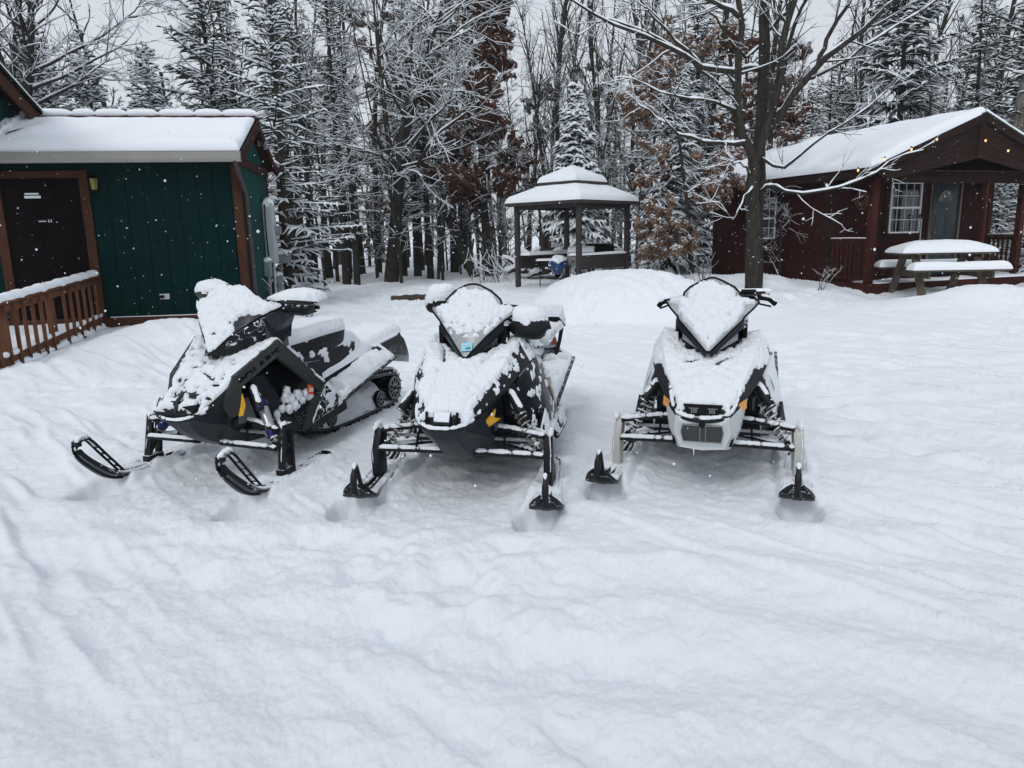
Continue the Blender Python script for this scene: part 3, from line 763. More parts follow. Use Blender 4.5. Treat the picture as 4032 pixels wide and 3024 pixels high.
    for px, Y, k, j, s in ((-120, 21, 'pine', 0, .85), (140, 24, 'oak', 0, .85), (215, 23, 'pine', 1, .72), (560, 25, 'pine', 1, .62), (330, 27, 'bare', 2, .62), (700, 27, 'pine', 0, .64), (860, 24, 'pine', 0, .72), (1010, 21, 'bare', 2, .8), (1050, 25, 'bare', 3, .8), (1090, 20.5, 'sap', 0, 1.2), (1230, 21, 'bare', 1, .62), (1120, 23, 'bare', 1, .75), (1200, 22, 'pine', 1, .9),
                           (1300, 24, 'pine', 1, .85), (1340, 22, 'bare', 2, .7), (1380, 23, 'sparse', 1, .8), (1440, 25, 'bare', 1, .9), (1500, 26, 'bare', 3, .9), (1600, 24, 'sparse', 0, .85), (1670, 27, 'oak', 0, 1.2), (1750, 26, 'bare', 0, .9), (1800, 25, 'sparse', 1, .9), (1850, 28, 'oak', 0, 1.3), (1330, 30, 'bare', 3, .9), (1700, 31, 'bare', 2, 1.1),
                           (2090, 27, 'bare', 2, .8), (2150, 30, 'bare', 1, .8), (2230, 29, 'bare', 3, .95), (2310, 31, 'bare', 0, .9), (2200, 34, 'oak', 1, 1.2), (2400, 29, 'bare', 3, .9), (2380, 33, 'oak', 0, .9), (2480, 27, 'bare', 0, .85), (2470, 25, 'bare', 1, .85), (2560, 28, 'bare', 3, 1.), (2740, 26, 'spr', 1, 1.1), (2760, 28, 'bare', 1, 1.05), (2860, 25, 'bare', 2, .9), (2920, 29, 'pine', 0, 1.0), (2990, 27, 'pine', 1, .85), (3050, 25, 'bare', 3, .9), (3120, 27, 'oak', 1, 1.2), (3180, 24, 'spr', 2, .95), (3260, 25, 'spr', 1, .8), (3330, 27, 'bare', 1, .95), (3420, 28, 'bare', 0, 1.),
                           (3620, 29, 'bare', 3, .95), (3680, 26, 'bare', 1, .85), (3740, 23, 'spr', 0, .8), (3800, 25, 'spr', 1, 1.05), (3850, 27, 'pine', 0, 1.1), (3960, 23, 'spr', 1, .95), (3915, 19.8, 'spr', 0, .42), (3955, 20.3, 'spr', 2, .55), (4020, 21, 'spr', 0, 1.05), (4090, 24, 'spr', 1, 1.15), (4180, 20, 'spr', 2, 1.3), (3930, 27, 'pine', 1, 1.2), (4200, 27, 'pine', 0, 1.1), (3640, 22, 'sap', 1, 1.2), (3580, 25, 'sap', 0, 1.3)):
        W(k, j, px, Y, s)
    kinds = ['bare', 'bare', 'bare', 'bare', 'sparse', 'spr', 'oak', 'pine', 'sap', 'sap']
    for row, (Y0, st) in enumerate(((31, 105), (36, 110), (42, 100), (49, 95))):
        px = 850 + row * 37
        while px < 4400:
            k = kinds[rng.randint(len(kinds))]; j = rng.randint(len(P[k]))
            W(k, j, px + rng.uniform(-35, 35), Y0 + rng.uniform(-2, 2), {'bare': .8, 'sparse': .8, 'spr': 1.0, 'oak': .9, 'pine': .85, 'sap': 1.2}[k] * rng.uniform(.75, 1.15) * (1 + row * .08))
            px += st
    for i in range(42):   # thin understorey
        px = rng.uniform(1080, 3350); Y = rng.uniform(21, 30)
        W('sap', rng.randint(3), px, Y, rng.uniform(.5, 1.1))
    for kd in P:
        for i, o in enumerate(P[kd]):
            if (kd, i) not in used: W(kd, i, 2700 + 60 * i, 38, .9)
forest()

# ------------------------------------------------------------------ the big forked maple near the cabin
def maple():
    rng = np.random.RandomState(5)
    bx, by = 4.82, 14.5; bz = float(ground(np.array([bx]), np.array([by]), False)[0])
    root = empty('maple_tree', (bx, by, bz - .1), 0, 'big bare maple with forked trunk and snow lined limbs beside the red cabin', 'tree')
    def poly(pts, r, n=9):
        pts = np.array(pts, float); t = np.linspace(0, len(pts) - 1, n); i = np.minimum(t.astype(int), len(pts) - 2); f = (t - i)[:, None]
        # Catmull-Rom
        p = np.vstack([2 * pts[0] - pts[1], pts, 2 * pts[-1] - pts[-2]])
        a, b, c, d = p[i], p[i + 1], p[i + 2], p[i + 3]
        q = .5 * ((2 * b) + (-a + c) * f + (2 * a - 5 * b + 4 * c - d) * f ** 2 + (-a + 3 * b - 3 * c + d) * f ** 3)
        q[1:-1] += rng.normal(size=(n - 2, 3)) * .018
        return q, np.interp(np.linspace(0, 1, n), np.linspace(0, 1, len(r)), r)
    S = 14.5 / 2850 * 1.0
    def X(px, py, dy=0):   # picture offsets from the tree's foot, at the tree's own distance
        return ((px - 2965) * S * (1 + dy / 14.5), dy, (1165 - py) * S * 1.0 * (1 + dy / 14.5) + .0)
    trunk = [poly([X(2968, 1185), X(2965, 1000), X(2960, 850), X(2950, 720), X(2950, 620)], [.165, .145, .135, .125, .09], 12)]
    dark = [poly([X(2995, 1180, .22), X(2990, 900, .24), X(2985, 600, .25), X(2985, 300, .2), X(2975, 60, .2), X(2960, -160, .2), X(2950, -350, .3)], [.13, .12, .115, .105, .09, .075, .04], 16)]
    main = [  # thick limbs
        ([X(2950, 650), X(2905, 560, -.1), X(2870, 470, -.2), X(2855, 300, -.3), X(2860, 140, -.3), X(2820, -60, -.3), X(2790, -250, -.3)], [.115, .105, .09, .08, .065, .05, .03]),
        ([X(2955, 650), X(2990, 520, -.1), X(3010, 380, -.2), X(3030, 200, -.2), X(3060, 40, -.3), X(3110, -160, -.3), X(3130, -300, -.2)], [.11, .095, .085, .075, .06, .045, .03]),
        ([X(2985, 560), X(3060, 420, -.3), X(3140, 300, -.5), X(3240, 210, -.7), X(3370, 80, -.9), X(3480, -30, -1.1), X(3560, -130, -1.2)], [.085, .075, .07, .055, .042, .03, .02]),
        ([X(3140, 300, -.5), X(3175, 200, -.5), X(3250, 60, -.6), X(3310, -60, -.6)], [.055, .045, .035, .02]),
        ([X(3010, 390, -.2), X(3060, 300, .1), X(3100, 150, .2), X(3170, 0, .3), X(3200, -150, .3)], [.06, .05, .04, .03, .02]),
        ([X(3120, 350, -.45), X(3260, 290, -.2), X(3400, 210, 0), X(3560, 130, .2), X(3700, 40, .3)], [.04, .035, .028, .02, .01]),
        ([X(2950, 320), X(2870, 320, -.2), X(2760, 310, -.5), X(2640, 270, -.8), X(2520, 200, -1.), X(2350, 145, -1.2), X(2200, 70, -1.4), X(2090, -30, -1.5)], [.075, .065, .058, .05, .042, .03, .022, .014]),
        ([X(2860, 140, -.3), X(2790, 100, -.5), X(2700, 60, -.6), X(2640, -10, -.7), X(2590, -120, -.8)], [.06, .05, .045, .035, .025]),
        ([X(2590, 235, -.9), X(2450, 160, -.9), X(2320, 130, -.8), X(2230, 170, -.9), X(2130, 125, -1.)], [.03, .024, .018, .012, .008]),
        ([X(2700, 290, -.6), X(2590, 180, -.4), X(2500, 90, -.4), X(2420, 0, -.4), X(2360, -90, -.4)], [.035, .03, .022, .016, .01]),
        ([X(2940, 590), X(2860, 575, -.3), X(2740, 565, -.6), X(2620, 530, -.9), X(2530, 480, -1.1), X(2450, 430, -1.3), X(2400, 395, -1.4)], [.05, .045, .038, .032, .024, .016, .009]),
        ([X(2900, 470, -.1), X(2800, 440, -.4), X(2690, 410, -.6), X(2560, 385, -.7), X(2430, 330, -.9), X(2360, 320, -1.)], [.04, .034, .027, .02, .013, .008]),
        ([X(2960, 250, .2), X(2900, 280, 0), X(2830, 220, -.2), X(2740, 110, -.3), X(2600, 30, -.3), X(2480, -40, -.3)], [.04, .035, .028, .02, .014, .01]),
        ([X(2985, 760), X(3010, 730, -.3), X(3045, 755, -.6), X(3130, 755, -.9), X(3230, 720, -1.1), X(3320, 680, -1.3), X(3390, 620, -1.4), X(3480, 590, -1.5)], [.045, .04, .034, .03, .024, .018, .012, .006]),
        ([X(2985, 640, 0), X(3060, 660, -.3), X(3160, 560, -.5), X(3260, 500, -.6), X(3380, 400, -.7), X(3430, 350, -.7)], [.04, .034, .025, .018, .012, .007]),
        ([X(2940, 700, 0), X(2880, 650, -.4), X(2820, 640, -.6), X(2770, 610, -.7)], [.03, .024, .015, .008]),
        ([X(2945, 740, -.1), X(2890, 790, -.4), X(2840, 850, -.6), X(2790, 800, -.7), X(2740, 780, -.8)], [.025, .02, .014, .009, .006]),
        ([X(3010, 500, -.1), X(3080, 440, .3), X(3180, 330, .7), X(3300, 260, 1.), X(3420, 120, 1.2)], [.04, .034, .026, .018, .01]),
        ([X(2985, 200, .2), X(3080, 120, .4), X(3150, -20, .5), X(3230, -150, .6)], [.05, .04, .03, .018]),
        ([X(2870, 420, -.2), X(2760, 330, .2), X(2640, 180, .5), X(2530, 60, .7), X(2460, -60, .9)], [.04, .032, .025, .018, .01]),
    ]
    lv = [[], [], [], []]
    for pts, r in main:
        Q = poly(pts, [x * .82 for x in r], 12); lv[0].append(Q)
        grow(rng, Q[0], Q[1], 1, lv, [None, dict(per=2.4, t0=.15, ang=(25, 60), len=1.15, r=.011, n=6, wig=.13, up=.03, tap=.4), dict(per=3.6, ang=(25, 65), len=.55, r=.0055, n=5, wig=.16, up=.02), dict(per=3.2, ang=(25, 70), len=.22, r=.004, n=3, wig=.2)])
    V, F = tubes(trunk, 16); npmesh('trunk', V, F, M['bark'], root)
    V, F = tubes(dark, 16); npmesh('trunk', V, F, M['barkdark'], root)
    VV, FF, off, SV, SF, so = [], [], 0, [], [], 0
    for i, b in enumerate(lv):
        V, F = tubes(b, (10, 5, 3, 3)[i])
        if i == 0: npmesh('limbs', V, F, M['bark'], root)
        else: VV.append(V); FF.append(F + off); off += len(V)
        if i == 0:
            # fine resample for lumpy snow
            b = [(np.array([np.interp(np.linspace(0, 1, 40), np.linspace(0, 1, len(P)), P[:, c]) for c in range(3)]).T, np.interp(np.linspace(0, 1, 40), np.linspace(0, 1, len(r)), r)) for P, r in b]
            V, F = tubes(b, 8, (.55, .009, .42))
        else: V, F = tubes(b, 4, (.75, .005, .3) if i == 1 else (.65, .003, .35))
        SV.append(V); SF.append(F + so); so += len(V)
    npmesh('branches', np.vstack(VV), np.vstack(FF), M['twig'], root)
    npmesh('snow_on_branches', np.vstack(SV), np.vstack(SF), M['snowt'], root)
maple()
# ------------------------------------------------------------------ buildings and things round the yard
M['green'] = wood('green_siding', (.0005, .0155, .0150), .7, .22, bumpy=.2)
M['greenside'] = wood('lighter_green_siding', (.008, .048, .044), .7, .3, bumpy=.25)  # lighter green for the shed's gable side and the house wall
M['trim'] = wood('reddish_brown_trim', (.062, .027, .017), .7, .3)
M['trimdark'] = wood('dark_brown_trim', (.040, .017, .014), .7, .3)
M['deckwood'] = wood('stained_deck_wood', (.115, .052, .030), .7, .35)
M['door'] = wood('maroon_door', (.0042, .0016, .0020), .6, .2, bumpy=.1)
M['gutter'] = plain('beige_gutter', (.29, .28, .255), .4, 0, .05, 3)
M['downspout'] = plain('maroon_downspout', (.035, .017, .02), .4, 0, .2, 5)
M['concrete'] = plain('concrete_footing', (.10, .095, .09), .9, 0, .35, 9, bumpy=.4)
M['red'] = wood('dark_red_siding', (.035, .0105, .0095), .7, .25, bumpy=.2)
M['redpost'] = wood('red_brown_post', (.050, .017, .013), .7, .3)
M['gable'] = wood('dark_stained_gable_boards', (.027, .015, .013), .75, .4, stretch=(1.2, 1.2, 12))
M['teal'] = plain('teal_door', (.003, .020, .027), .45, 0, .2, 4)
M['tanframe'] = plain('tan_door_frame', (.13, .105, .075), .6, 0, .15, 6)
M['glass'] = plain('dark_window_glass', (.018, .022, .024), .06, 0, .4, 3, spec=.8)
M['curtain'] = plain('curtain', (.10, .11, .10), .9, 0, .4, 14)
M['gaz'] = plain('brown_grey_gazebo_metal', (.036, .030, .029), .5, 0, .15, 8)
M['oldwood'] = wood('grey_weathered_wood', (.105, .088, .068), .85, .35, stretch=(1.5, 12, 12))
M['meter'] = plain('pale_grey_metal_box', (.42, .45, .46), .45, 0, .06, 4)
M['metergrey'] = plain('grey_electrical_box', (.20, .22, .23), .5, 0, .1, 6)
M['tarp'] = plain('blue_plastic_bag', (.008, .05, .15), .35, 0, .3, 18, bumpy=.8)
M['bin'] = plain('off_white_bin', (.30, .30, .27), .6, 0, .12, 4)
M['steel'] = plain('grill_steel', (.22, .22, .22), .4, .5, .15, 8)
M['rust'] = plain('log_bark', (.045, .034, .027), .9, 0, .4, 20, bumpy=.8)
M['bulb'] = None
def emit(name, col, s):
    m, nt, b = newmat(name); b.inputs['Base Color'].default_value = (*col, 1)
    b.inputs['Emission Color'].default_value = (*col, 1); b.inputs['Emission Strength'].default_value = s; return m
M['bulb'] = emit('lit_warm_bulb', (1., .6, .25), 1.1)
M['lampglow'] = plain('lantern_glass_yellow', (.16, .15, .03), .3)

CAMP = np.array([0, 0, 1.5])
def rayd(px, py):
    p, q = R(11.5), R(1.2); f = np.array([0, math.cos(p), -math.sin(p)]); r0 = np.array([1., 0, 0]); u0 = np.cross(r0, f)
    r = math.cos(q) * r0 - math.sin(q) * u0; u = math.sin(q) * r0 + math.cos(q) * u0
    return (px - 2016) / 2850 * r - (py - 1512) / 2850 * u + f
class Fr:
    """building frame: a along the front, b towards the back, z up"""
    def __init__(s, o, deg, left=False):
        t = R(deg); s.o = np.array([o[0], o[1], 0.]); s.u = np.array([math.cos(t), math.sin(t), 0]) * (-1 if left else 1); s.v = np.array([-math.sin(t), math.cos(t), 0])
        s.ang = t
    def __call__(s, a, b, z): return s.o * 0 + s.u * a + s.v * b + np.array([0, 0, z])     # relative to the thing's base
    def read(s, px, py, b=None, a=None):
        """where a line of sight meets the plane b=const or a=const of the building"""
        d = rayd(px, py); rel = CAMP - s.o
        ax, k = (s.v, b) if b is not None else (s.u, a)
        t = (k - rel @ ax) / (d @ ax); p = rel + d * t
        return p @ s.u, p @ s.v, p[2]
    def box(s, mb, a0, a1, b0, b1, z0, z1, mat=None):
        v = [s(a, b, z) for z in (z0, z1) for b in (b0, b1) for a in (a0, a1)]
        f = [(0, 2, 3, 1), (4, 5, 7, 6), (0, 1, 5, 4), (2, 6, 7, 3), (0, 4, 6, 2), (1, 3, 7, 5)]
        if np.cross(s.u, s.v)[2] < 0: f = [q[::-1] for q in f]
        return mb.add(v, f, mat)
def snow_slab(name, P, T, parent, nx=90, ny=40, amp=.02, rnd=.12, seed=0, mat='roofsnow', edges=(1, 1, 1, 1), wav=None, wscale=2.2, vert=False):
    """P: 4 corners (eave0, eave1, top1, top0). edges rounded: eave, side1, top, side0"""
    P = [np.array(p, float) for p in P]
    s = np.linspace(0, 1, nx); t = np.linspace(0, 1, ny)
    s = .5 - .5 * np.cos(np.pi * s) * 1.0; t = .5 - .5 * np.cos(np.pi * t)
    S, Tt = np.meshgrid(s, t)
    G = (P[0] * (1 - S[..., None]) + P[1] * S[..., None]) * (1 - Tt[..., None]) + (P[3] * (1 - S[..., None]) + P[2] * S[..., None]) * Tt[..., None]
    L = np.linalg.norm(P[1] - P[0]); H = np.linalg.norm(P[3] - P[0])
    e = np.full_like(S, 9.)
    if edges[0]: e = np.minimum(e, Tt * H)
    if edges[1]: e = np.minimum(e, (1 - S) * L)
    if edges[2]: e = np.minimum(e, (1 - Tt) * H)
    if edges[3]: e = np.minimum(e, S * L)
    k = np.clip(e / rnd, 0, 1); prof = np.sqrt(np.clip(1 - (1 - k) ** 2, 0, 1))
    n = amp * fbm(G * wscale + seed, 4) + amp * .25 * fbm(G * 9 + seed, 3)
    th = prof * (T + n + (wav(S, Tt) if wav is not None else 0))
    up = np.array([0, 0, 1.])
    nn = np.cross(P[1] - P[0], P[3] - P[0]); nn /= np.linalg.norm(nn); nn *= np.sign(nn[2])
    if vert: nn = up
    out = G + (up * .5 + nn * .5) * th[..., None] - nn * .004
    # bulge over the edge
    V = out.reshape(-1, 3); a, b = S.shape
    i = np.arange((a - 1) * (b - 1)); r_, c_ = i // (b - 1), i % (b - 1); q = r_ * b + c_
    F = np.stack([q, q + 1, q + b + 1, q + b], -1)
    if np.cross(P[1] - P[0], P[3] - P[0])[2] < 0: F = F[:, ::-1]
    return npmesh(name, V, F, M[mat], parent)

def wall_boards(fr, mb, a0, a1, b, z0, z1, side=False, w=.2, gap=.012, mat=None, top=None):
    """vertical grooved siding standing proud of its backing"""
    n = max(1, int(round((a1 - a0) / w))); w = (a1 - a0) / n
    for i in range(n):
        x0, x1 = a0 + i * w + gap / 2, a0 + (i + 1) * w - gap / 2
        if side: fr.box(mb, b - .008, b + .004, x0, x1, z0, z1, mat)
        else: fr.box(mb, x0, x1, b - .008, b + .004, z0, z1, mat)

def green_shed():
    fr = Fr((-4.38, 12.2), 7.6, left=True)
    root = empty('green_shed', (*fr.o[:2], 0), 0, 'dark green shed with brown trim, snowy roof and a maroon door', 'building')
    root.location = (fr.o[0], fr.o[1], 0)
    mb = MB(); fr.box(mb, 0, 6, .004, 2.4, .1, 2.80); 
    wall_boards(fr, mb, .12, 2.27, 0, .345, 2.8, w=.27); wall_boards(fr, mb, 3.72, 6, 0, .345, 2.8, w=.27)
    mb.build('wall', M['green'], root, smooth=False)
    mb = MB(); wall_boards(fr, mb, .0, 2.4, -.004, .15, 2.8, side=True, w=.2)
    # side boards face outward: a = -0.004
    mb.panel([fr(-.006, 0, 2.8), fr(-.006, 2.4, 2.8), fr(-.006, 1.2, 3.42)], .04)
    mb.build('side_wall', M['greenside'], root, smooth=False)
    mb = MB(); fr.box(mb, -.02, 6, -.03, -.0085, .10, .335); mb.build('base_board', M['trim'], root, smooth=False)
    s_ = MB(); fr.box(s_, .13, 2.2, -.031, -.009, .3352, .345); s_.build('snow_on_base_board', M['snowt'], root, smooth=False)
    mb = MB(); fr.box(mb, .0, 6, -.01, 2.3, -.4, .098); mb.build('footing', M['concrete'], root)
    mb = MB(); fr.box(mb, -.012, .10, -.022, -.0085, .336, 2.74); fr.box(mb, -.03, -.0125, -.022, .1, .15, 2.74); mb.build('corner_post', M['trim'], root, bevel=.004)
    mb = MB(); fr.box(mb, -.03, -.0125, 2.3, 2.42, .1, 2.74); mb.build('corner_post', M['trim'], root)
    # door and frame
    mb = MB(); fr.box(mb, 2.275, 2.41, -.05, -.002, .15, 2.55); fr.box(mb, 3.57, 3.71, -.05, -.002, .15, 2.55); fr.box(mb, 2.275, 3.71, -.052, -.002, 2.551, 2.66)
    mb.build('door_frame', M['trim'], root, bevel=.004)
    d = MB(); fr.box(d, 2.412, 3.568, -.02, -.006, .15, 2.548)
    for a0, a1 in ((2.56, 2.9), (3.05, 3.4)):
        for z0, z1 in ((.4, 1.0), (1.12, 1.9), (2.02, 2.4)):
            fr.box(d, a0, a1, -.026, -.0205, z0, z1); 
    dd = d.build('door', M['door'], root, bevel=.003)
    mb = MB(); fr.box(mb, 3.0, 3.24, -.032, -.0265, 2.245, 2.285); fr.box(mb, 3.02, 3.22, -.05, -.0325, 2.30, 2.325); mb.build('door_closer', M['white'], dd, smooth=False)
    mb = MB(); fr.box(mb, 2.86, 3.10, -.032, -.0265, 1.86, 1.93); sg = mb.build('door_sign', M['ink'], dd, smooth=False)
    mb = MB()
    for a in (2.895, 2.93): mb.cyl(fr(a, -.033, 1.913), fr(a, -.0345, 1.913), .006, 8); fr.box(mb, a - .006, a + .006, -.0345, -.033, 1.872, 1.905)
    fr.box(mb, 2.97, 3.08, -.0345, -.033, 1.885, 1.897); mb.build('door_sign_symbols', M['white'], dd, smooth=False)
    mb = MB(); mb.cyl(fr(2.52, -.02, 1.05), fr(2.52, -.075, 1.05), .02, 12); mb.disc(fr(2.52, -.08, 1.05), fr.v, .03, .03, 12); mb.build('door_knob', M['steel'], dd)
    # gutter, soffit
    mb = MB(); prof = [(-.36, 2.74), (-.43, 2.74), (-.455, 2.79), (-.465, 2.885), (-.475, 2.90), (-.36, 2.90)]
    A = [fr(-.16, b, z) for b, z in prof]; B = [fr(6.2, b, z) for b, z in prof]; k = len(prof)
    mb.add(A + B, [tuple(range(k)), tuple(range(2 * k - 1, k - 1, -1))] + [(i, i + k, (i + 1) % k + k, (i + 1) % k) for i in range(k)]); mb.build('gutter', M['gutter'], root, ang=20)
    mb = MB(); fr.box(mb, -.1, 6, -.36, .0, 2.80, 2.85); mb.build('soffit', M['trimdark'], root)
    # roof
    mb = MB()
    E0, R0 = 2.85, 3.58
    for b0, z0, b1, z1 in ((-.38, E0, 1.2, R0), (2.78, E0, 1.2, R0)):
        mb.panel([fr(-.14, b0, z0 + .05), fr(6.2, b0, z0 + .05), fr(6.2, b1, z1 + .05), fr(-.14, b1, z1 + .05)], .05)
    mb.build('roof', M['trimdark'], root, smooth=False)
    for b0, z0 in ((-.38, E0), (2.78, E0)):
        mb = MB(); mb.panel([fr(-.17, b0, z0 + .05), fr(-.17, 1.2, R0 + .05), fr(-.17, 1.2, R0 - .12), fr(-.17, b0, z0 - .10)], .03); mb.build('rake_board', M['trimdark'], root, smooth=False)
    mb = MB(); fr.box(mb, -.055, -.03, -.02, 2.42, 2.72, 2.86); mb.build('gable_band', M['trimdark'], root)
    def wav(S, T): 
        return .07 * np.sin(S * 40 + T * 5 + 2 * np.sin(S * 9)) * ss(.1, .5, T) * ss(.95, .7, T) * ss(.15, .5, S) + .05 * ss(.35, .05, T) - .03 * ss(.75, .95, T)
    snow_slab('snow_on_roof', [fr(-.15, -.44, E0 + .055), fr(6.2, -.44, E0 + .055), fr(6.2, 1.02, R0 - .005), fr(-.15, 1.02, R0 - .005)], .10, root, 160, 60, .03, .10, 3, wav=wav, edges=(1, 0, 1, 1))
    snow_slab('snow_on_roof', [fr(-.15, 2.8, E0 + .055), fr(6.2, 2.8, E0 + .055), fr(6.2, 1.26, R0 + .045), fr(-.15, 1.26, R0 + .045)], .10, root, 60, 30, .02, .10, 5)
    # lumps along the ridge
    rng = np.random.RandomState(4); a = -.18; mb = MB()
    while a < 3.3:
        L = rng.uniform(.3, .62); n = 9; t = np.linspace(0, 1, n)
        mb.tube([fr(a + L * q, 1.2, R0 + .12 + .012 * math.sin(3.1 * q)) for q in t], [.062 * (max(0.05, 1 - abs(2 * q - 1) ** 5)) ** .5 + .004 for q in t], 12, flat=1.15); a += L - .012
    mb.build('snow_on_ridge', M['roofsnow'], root)
    mb = MB(); fr.box(mb, -.2, 3.65, 1.14, 1.26, R0 + .045, R0 + .075); mb.build('ridge_cap', M['metergrey'], root)
    # downspout
    mb = MB(); mb.tube([fr(-.07, -.40, 2.76), fr(-.075, -.38, 2.66), fr(-.08, -.12, 2.42), fr(-.08, .10, 2.28), fr(-.08, .12, 2.15), fr(-.08, .12, .25)], .042, 8); o = mb.build('downspout', M['downspout'], root)
    mb = MB(); mb.tube([fr(-.08, -.33, 2.66), fr(-.09, -.12, 2.475), fr(-.09, .08, 2.325)], [.01, .022, .01], 6); mb.build('snow_on_downspout', M['snowt'], root)
    # larger house: its gable wall turned towards the shed, rake running up and forward out of the picture
    ah = 3.67; zr = lambda b: 3.56 + (1.35 - b) * .43
    h = tag(empty('green_house', root.location), 'larger green house whose snowy gable edge shows at the far left', 'building')
    mb = MB(); mb.panel([fr(ah, -3.2, 2.5), fr(ah, 1.5, 2.5), fr(ah, 1.5, zr(1.5)), fr(ah, -3.2, zr(-3.2))], .1, n=tuple(-fr.u))
    for k in range(15): b0, b1 = -3.2 + k * .31, -3.2 + (k + 1) * .31 - .012; mb.panel([fr(ah - .006, b0, 2.5), fr(ah - .006, b1, 2.5), fr(ah - .006, b1, zr(b1)), fr(ah - .006, b0, zr(b0))], .005, n=tuple(-fr.u))
    mb.build('wall', M['greenside'], h, smooth=False)
    mb = MB(); mb.panel([fr(ah - .32, -3.3, zr(-3.3) + .02), fr(ah - .32, 1.6, zr(1.6) + .02), fr(ah - .32, 1.6, zr(1.6) - .21), fr(ah - .32, -3.3, zr(-3.3) - .21)], .04, n=tuple(-fr.u)); mb.build('rake_board', M['trim'], h, smooth=False)
    mb = MB(); mb.panel([fr(ah - .36, -3.3, zr(-3.3) + .07), fr(ah - .36, 1.66, zr(1.66) + .07), fr(ah + 4, 1.66, zr(1.66) + .07), fr(ah + 4, -3.3, zr(-3.3) + .07)], .045, n=(0, 0, 1)); mb.build('roof', M['ink'], h, smooth=False)
    snow_slab('snow_on_roof', [fr(ah + 4, 1.70, zr(1.7) + .072), fr(ah - .38, 1.70, zr(1.7) + .072), fr(ah - .38, -3.3, zr(-3.3) + .072), fr(ah + 4, -3.3, zr(-3.3) + .072)], .08, h, 40, 60, .02, .06, 8)
    mb = MB(); fb = lambda b: 2.90 + (b + .38) * .462
    mb.tube([fr(ah - .10, b, fb(b) + .10) for b in np.linspace(-.42, 1.1, 24)], [.03 + .05 * ((i * 7) % 5) / 5 for i in range(24)], 10); mb.build('snow_on_flashing', M['roofsnow'], root)
    # --- things fixed to the walls (fixed parts of the shed)
    r = empty('wall_lantern', tuple(fr.o + fr(2.17, -.09, 2.42)), fr.ang, 'black coach lantern with yellowed glass beside the maroon door', 'lamp')
    mb = MB(); mb.box((0, .05, .02), (.09, .06, .18)); mb.tube([(0, 0, .12), (0, 0, .17)], [.075, .02], 8); mb.box((0, 0, -.07), (.09, .09, .02)); mb.build('housing', M['ink'], r)
    mb = MB(); mb.tube([(0, 0, -.06), (0, 0, .11)], [.045, .062], 6); mb.build('glass', M['lampglow'], r, ang=10)
    a, b, z = fr.read(650, 1167, b=0)
    r = empty('wall_outlet', tuple(fr.o + fr(a, -.02, z)), fr.ang, 'white weatherproof outlet with a plug low on the green wall', 'outlet')
    mb = MB(); mb.box((0, 0, 0), (.15, .02, .09)); mb.build('cover_plate', M['meter'], r, bevel=.004)
    mb = MB(); mb.box((-.03, -.03, 0), (.06, .045, .045)); mb.tube([(-.05, -.03, 0), (-.11, -.04, -.03), (-.12, -.03, -.12)], .008, 6); mb.build('plug', M['ink'], r)
    # meter boxes on the gable side
    def sidebox(name, lab, cat, b, z, sz, mat, cap=.05):
        o = fr.o + fr(-.02, b, z); r = empty(name, tuple(o), fr.ang, lab, cat)
        mb = MB(); mb.box((sz[0] / 2, 0, 0), sz); mb.build('box', M[mat], r, bevel=.008)
        if cap: m2 = MB(); m2.tube([(sz[0] / 2, -sz[1] / 2 - .01, sz[2] / 2 - .01), (sz[0] / 2, 0, sz[2] / 2), (sz[0] / 2, sz[1] / 2 + .01, sz[2] / 2 - .01)], [sz[0] * .35, sz[0] * .62, sz[0] * .35], 12, flat=cap / sz[0] * 1.5); m2.build('snow_cap', M['roofsnow'], r)
        return r
    t = sidebox('meter_cabinet', 'tall pale grey electric cabinet with a round snow cap on the shed side', 'electric box', 1.85, 1.66, (.17, .36, 1.1), 'meter', .12)
    mb = MB(); mb.disc((.22, .06, .05), (1, 0, 0), .085, .10, 20); mb.build('meter_dial', M['metergrey'], t)
    mb = MB(); mb.tube([(.06, -.22, .52), (.05, -.24, .2), (.05, -.22, -.3), (.06, -.1, -.62)], .012, 6); mb.build('cable', M['ink'], t)
    t = sidebox('junction_box', 'small grey junction box with a conduit, left below the tall electric cabinet', 'electric box', 1.45, 1.02, (.12, .16, .30), 'metergrey', .05)
    mb = MB(); mb.cyl((.06, 0, -.15), (.06, 0, -1.0), .035, 10); mb.build('conduit', M['metergrey'], t)
    t = sidebox('breaker_box', 'grey breaker box with a black figure five, low at the shed rear corner', 'electric box', 2.28, .66, (.16, .30, .42), 'metergrey', .05)
    text_obj('number', '5', .24, M['ink'], t, frame_m((.045, -.1525, .02), (1, 0, 0), (0, 0, 1)), .001, .004)
    mb = MB(); mb.tube([(.06, -.3, .35), (.06, -.28, .0), (.08, -.26, -.5)], .03, 8); mb.tube([(.1, -.42, .6), (.08, -.36, .1), (.08, -.38, -.5)], .024, 8); mb.build('conduit', M['meter'], t)
    t = sidebox('meter_box', 'small grey box with snow on top behind the breaker box', 'electric box', 2.62, 1.18, (.30, .16, .22), 'metergrey', .06)
    mb = MB(); mb.cyl((.1, 0, -.11), (.1, 0, -1.1), .03, 8); mb.build('conduit', M['metergrey'], t)
    a, b, z = fr.read(1012, 565, a=-.02)
    r = empty('flood_light', tuple(fr.o + fr(-.03, b, z)), fr.ang, 'small grey flood light high in the shed gable', 'lamp')
    mb = MB(); mb.box((.03, 0, 0), (.05, .09, .09)); mb.tube([(.06, 0, 0), (.12, -.02, -.02)], .012, 6); mb.build('bracket', M['metergrey'], r)
    mb = MB(); mb.tube([(.10, -.03, .05), (.16, -.05, -.09)], [.03, .055], 10); mb.build('lamp_head', M['metergrey'], r)
    # cladding crossing under downspout done
green_shed()

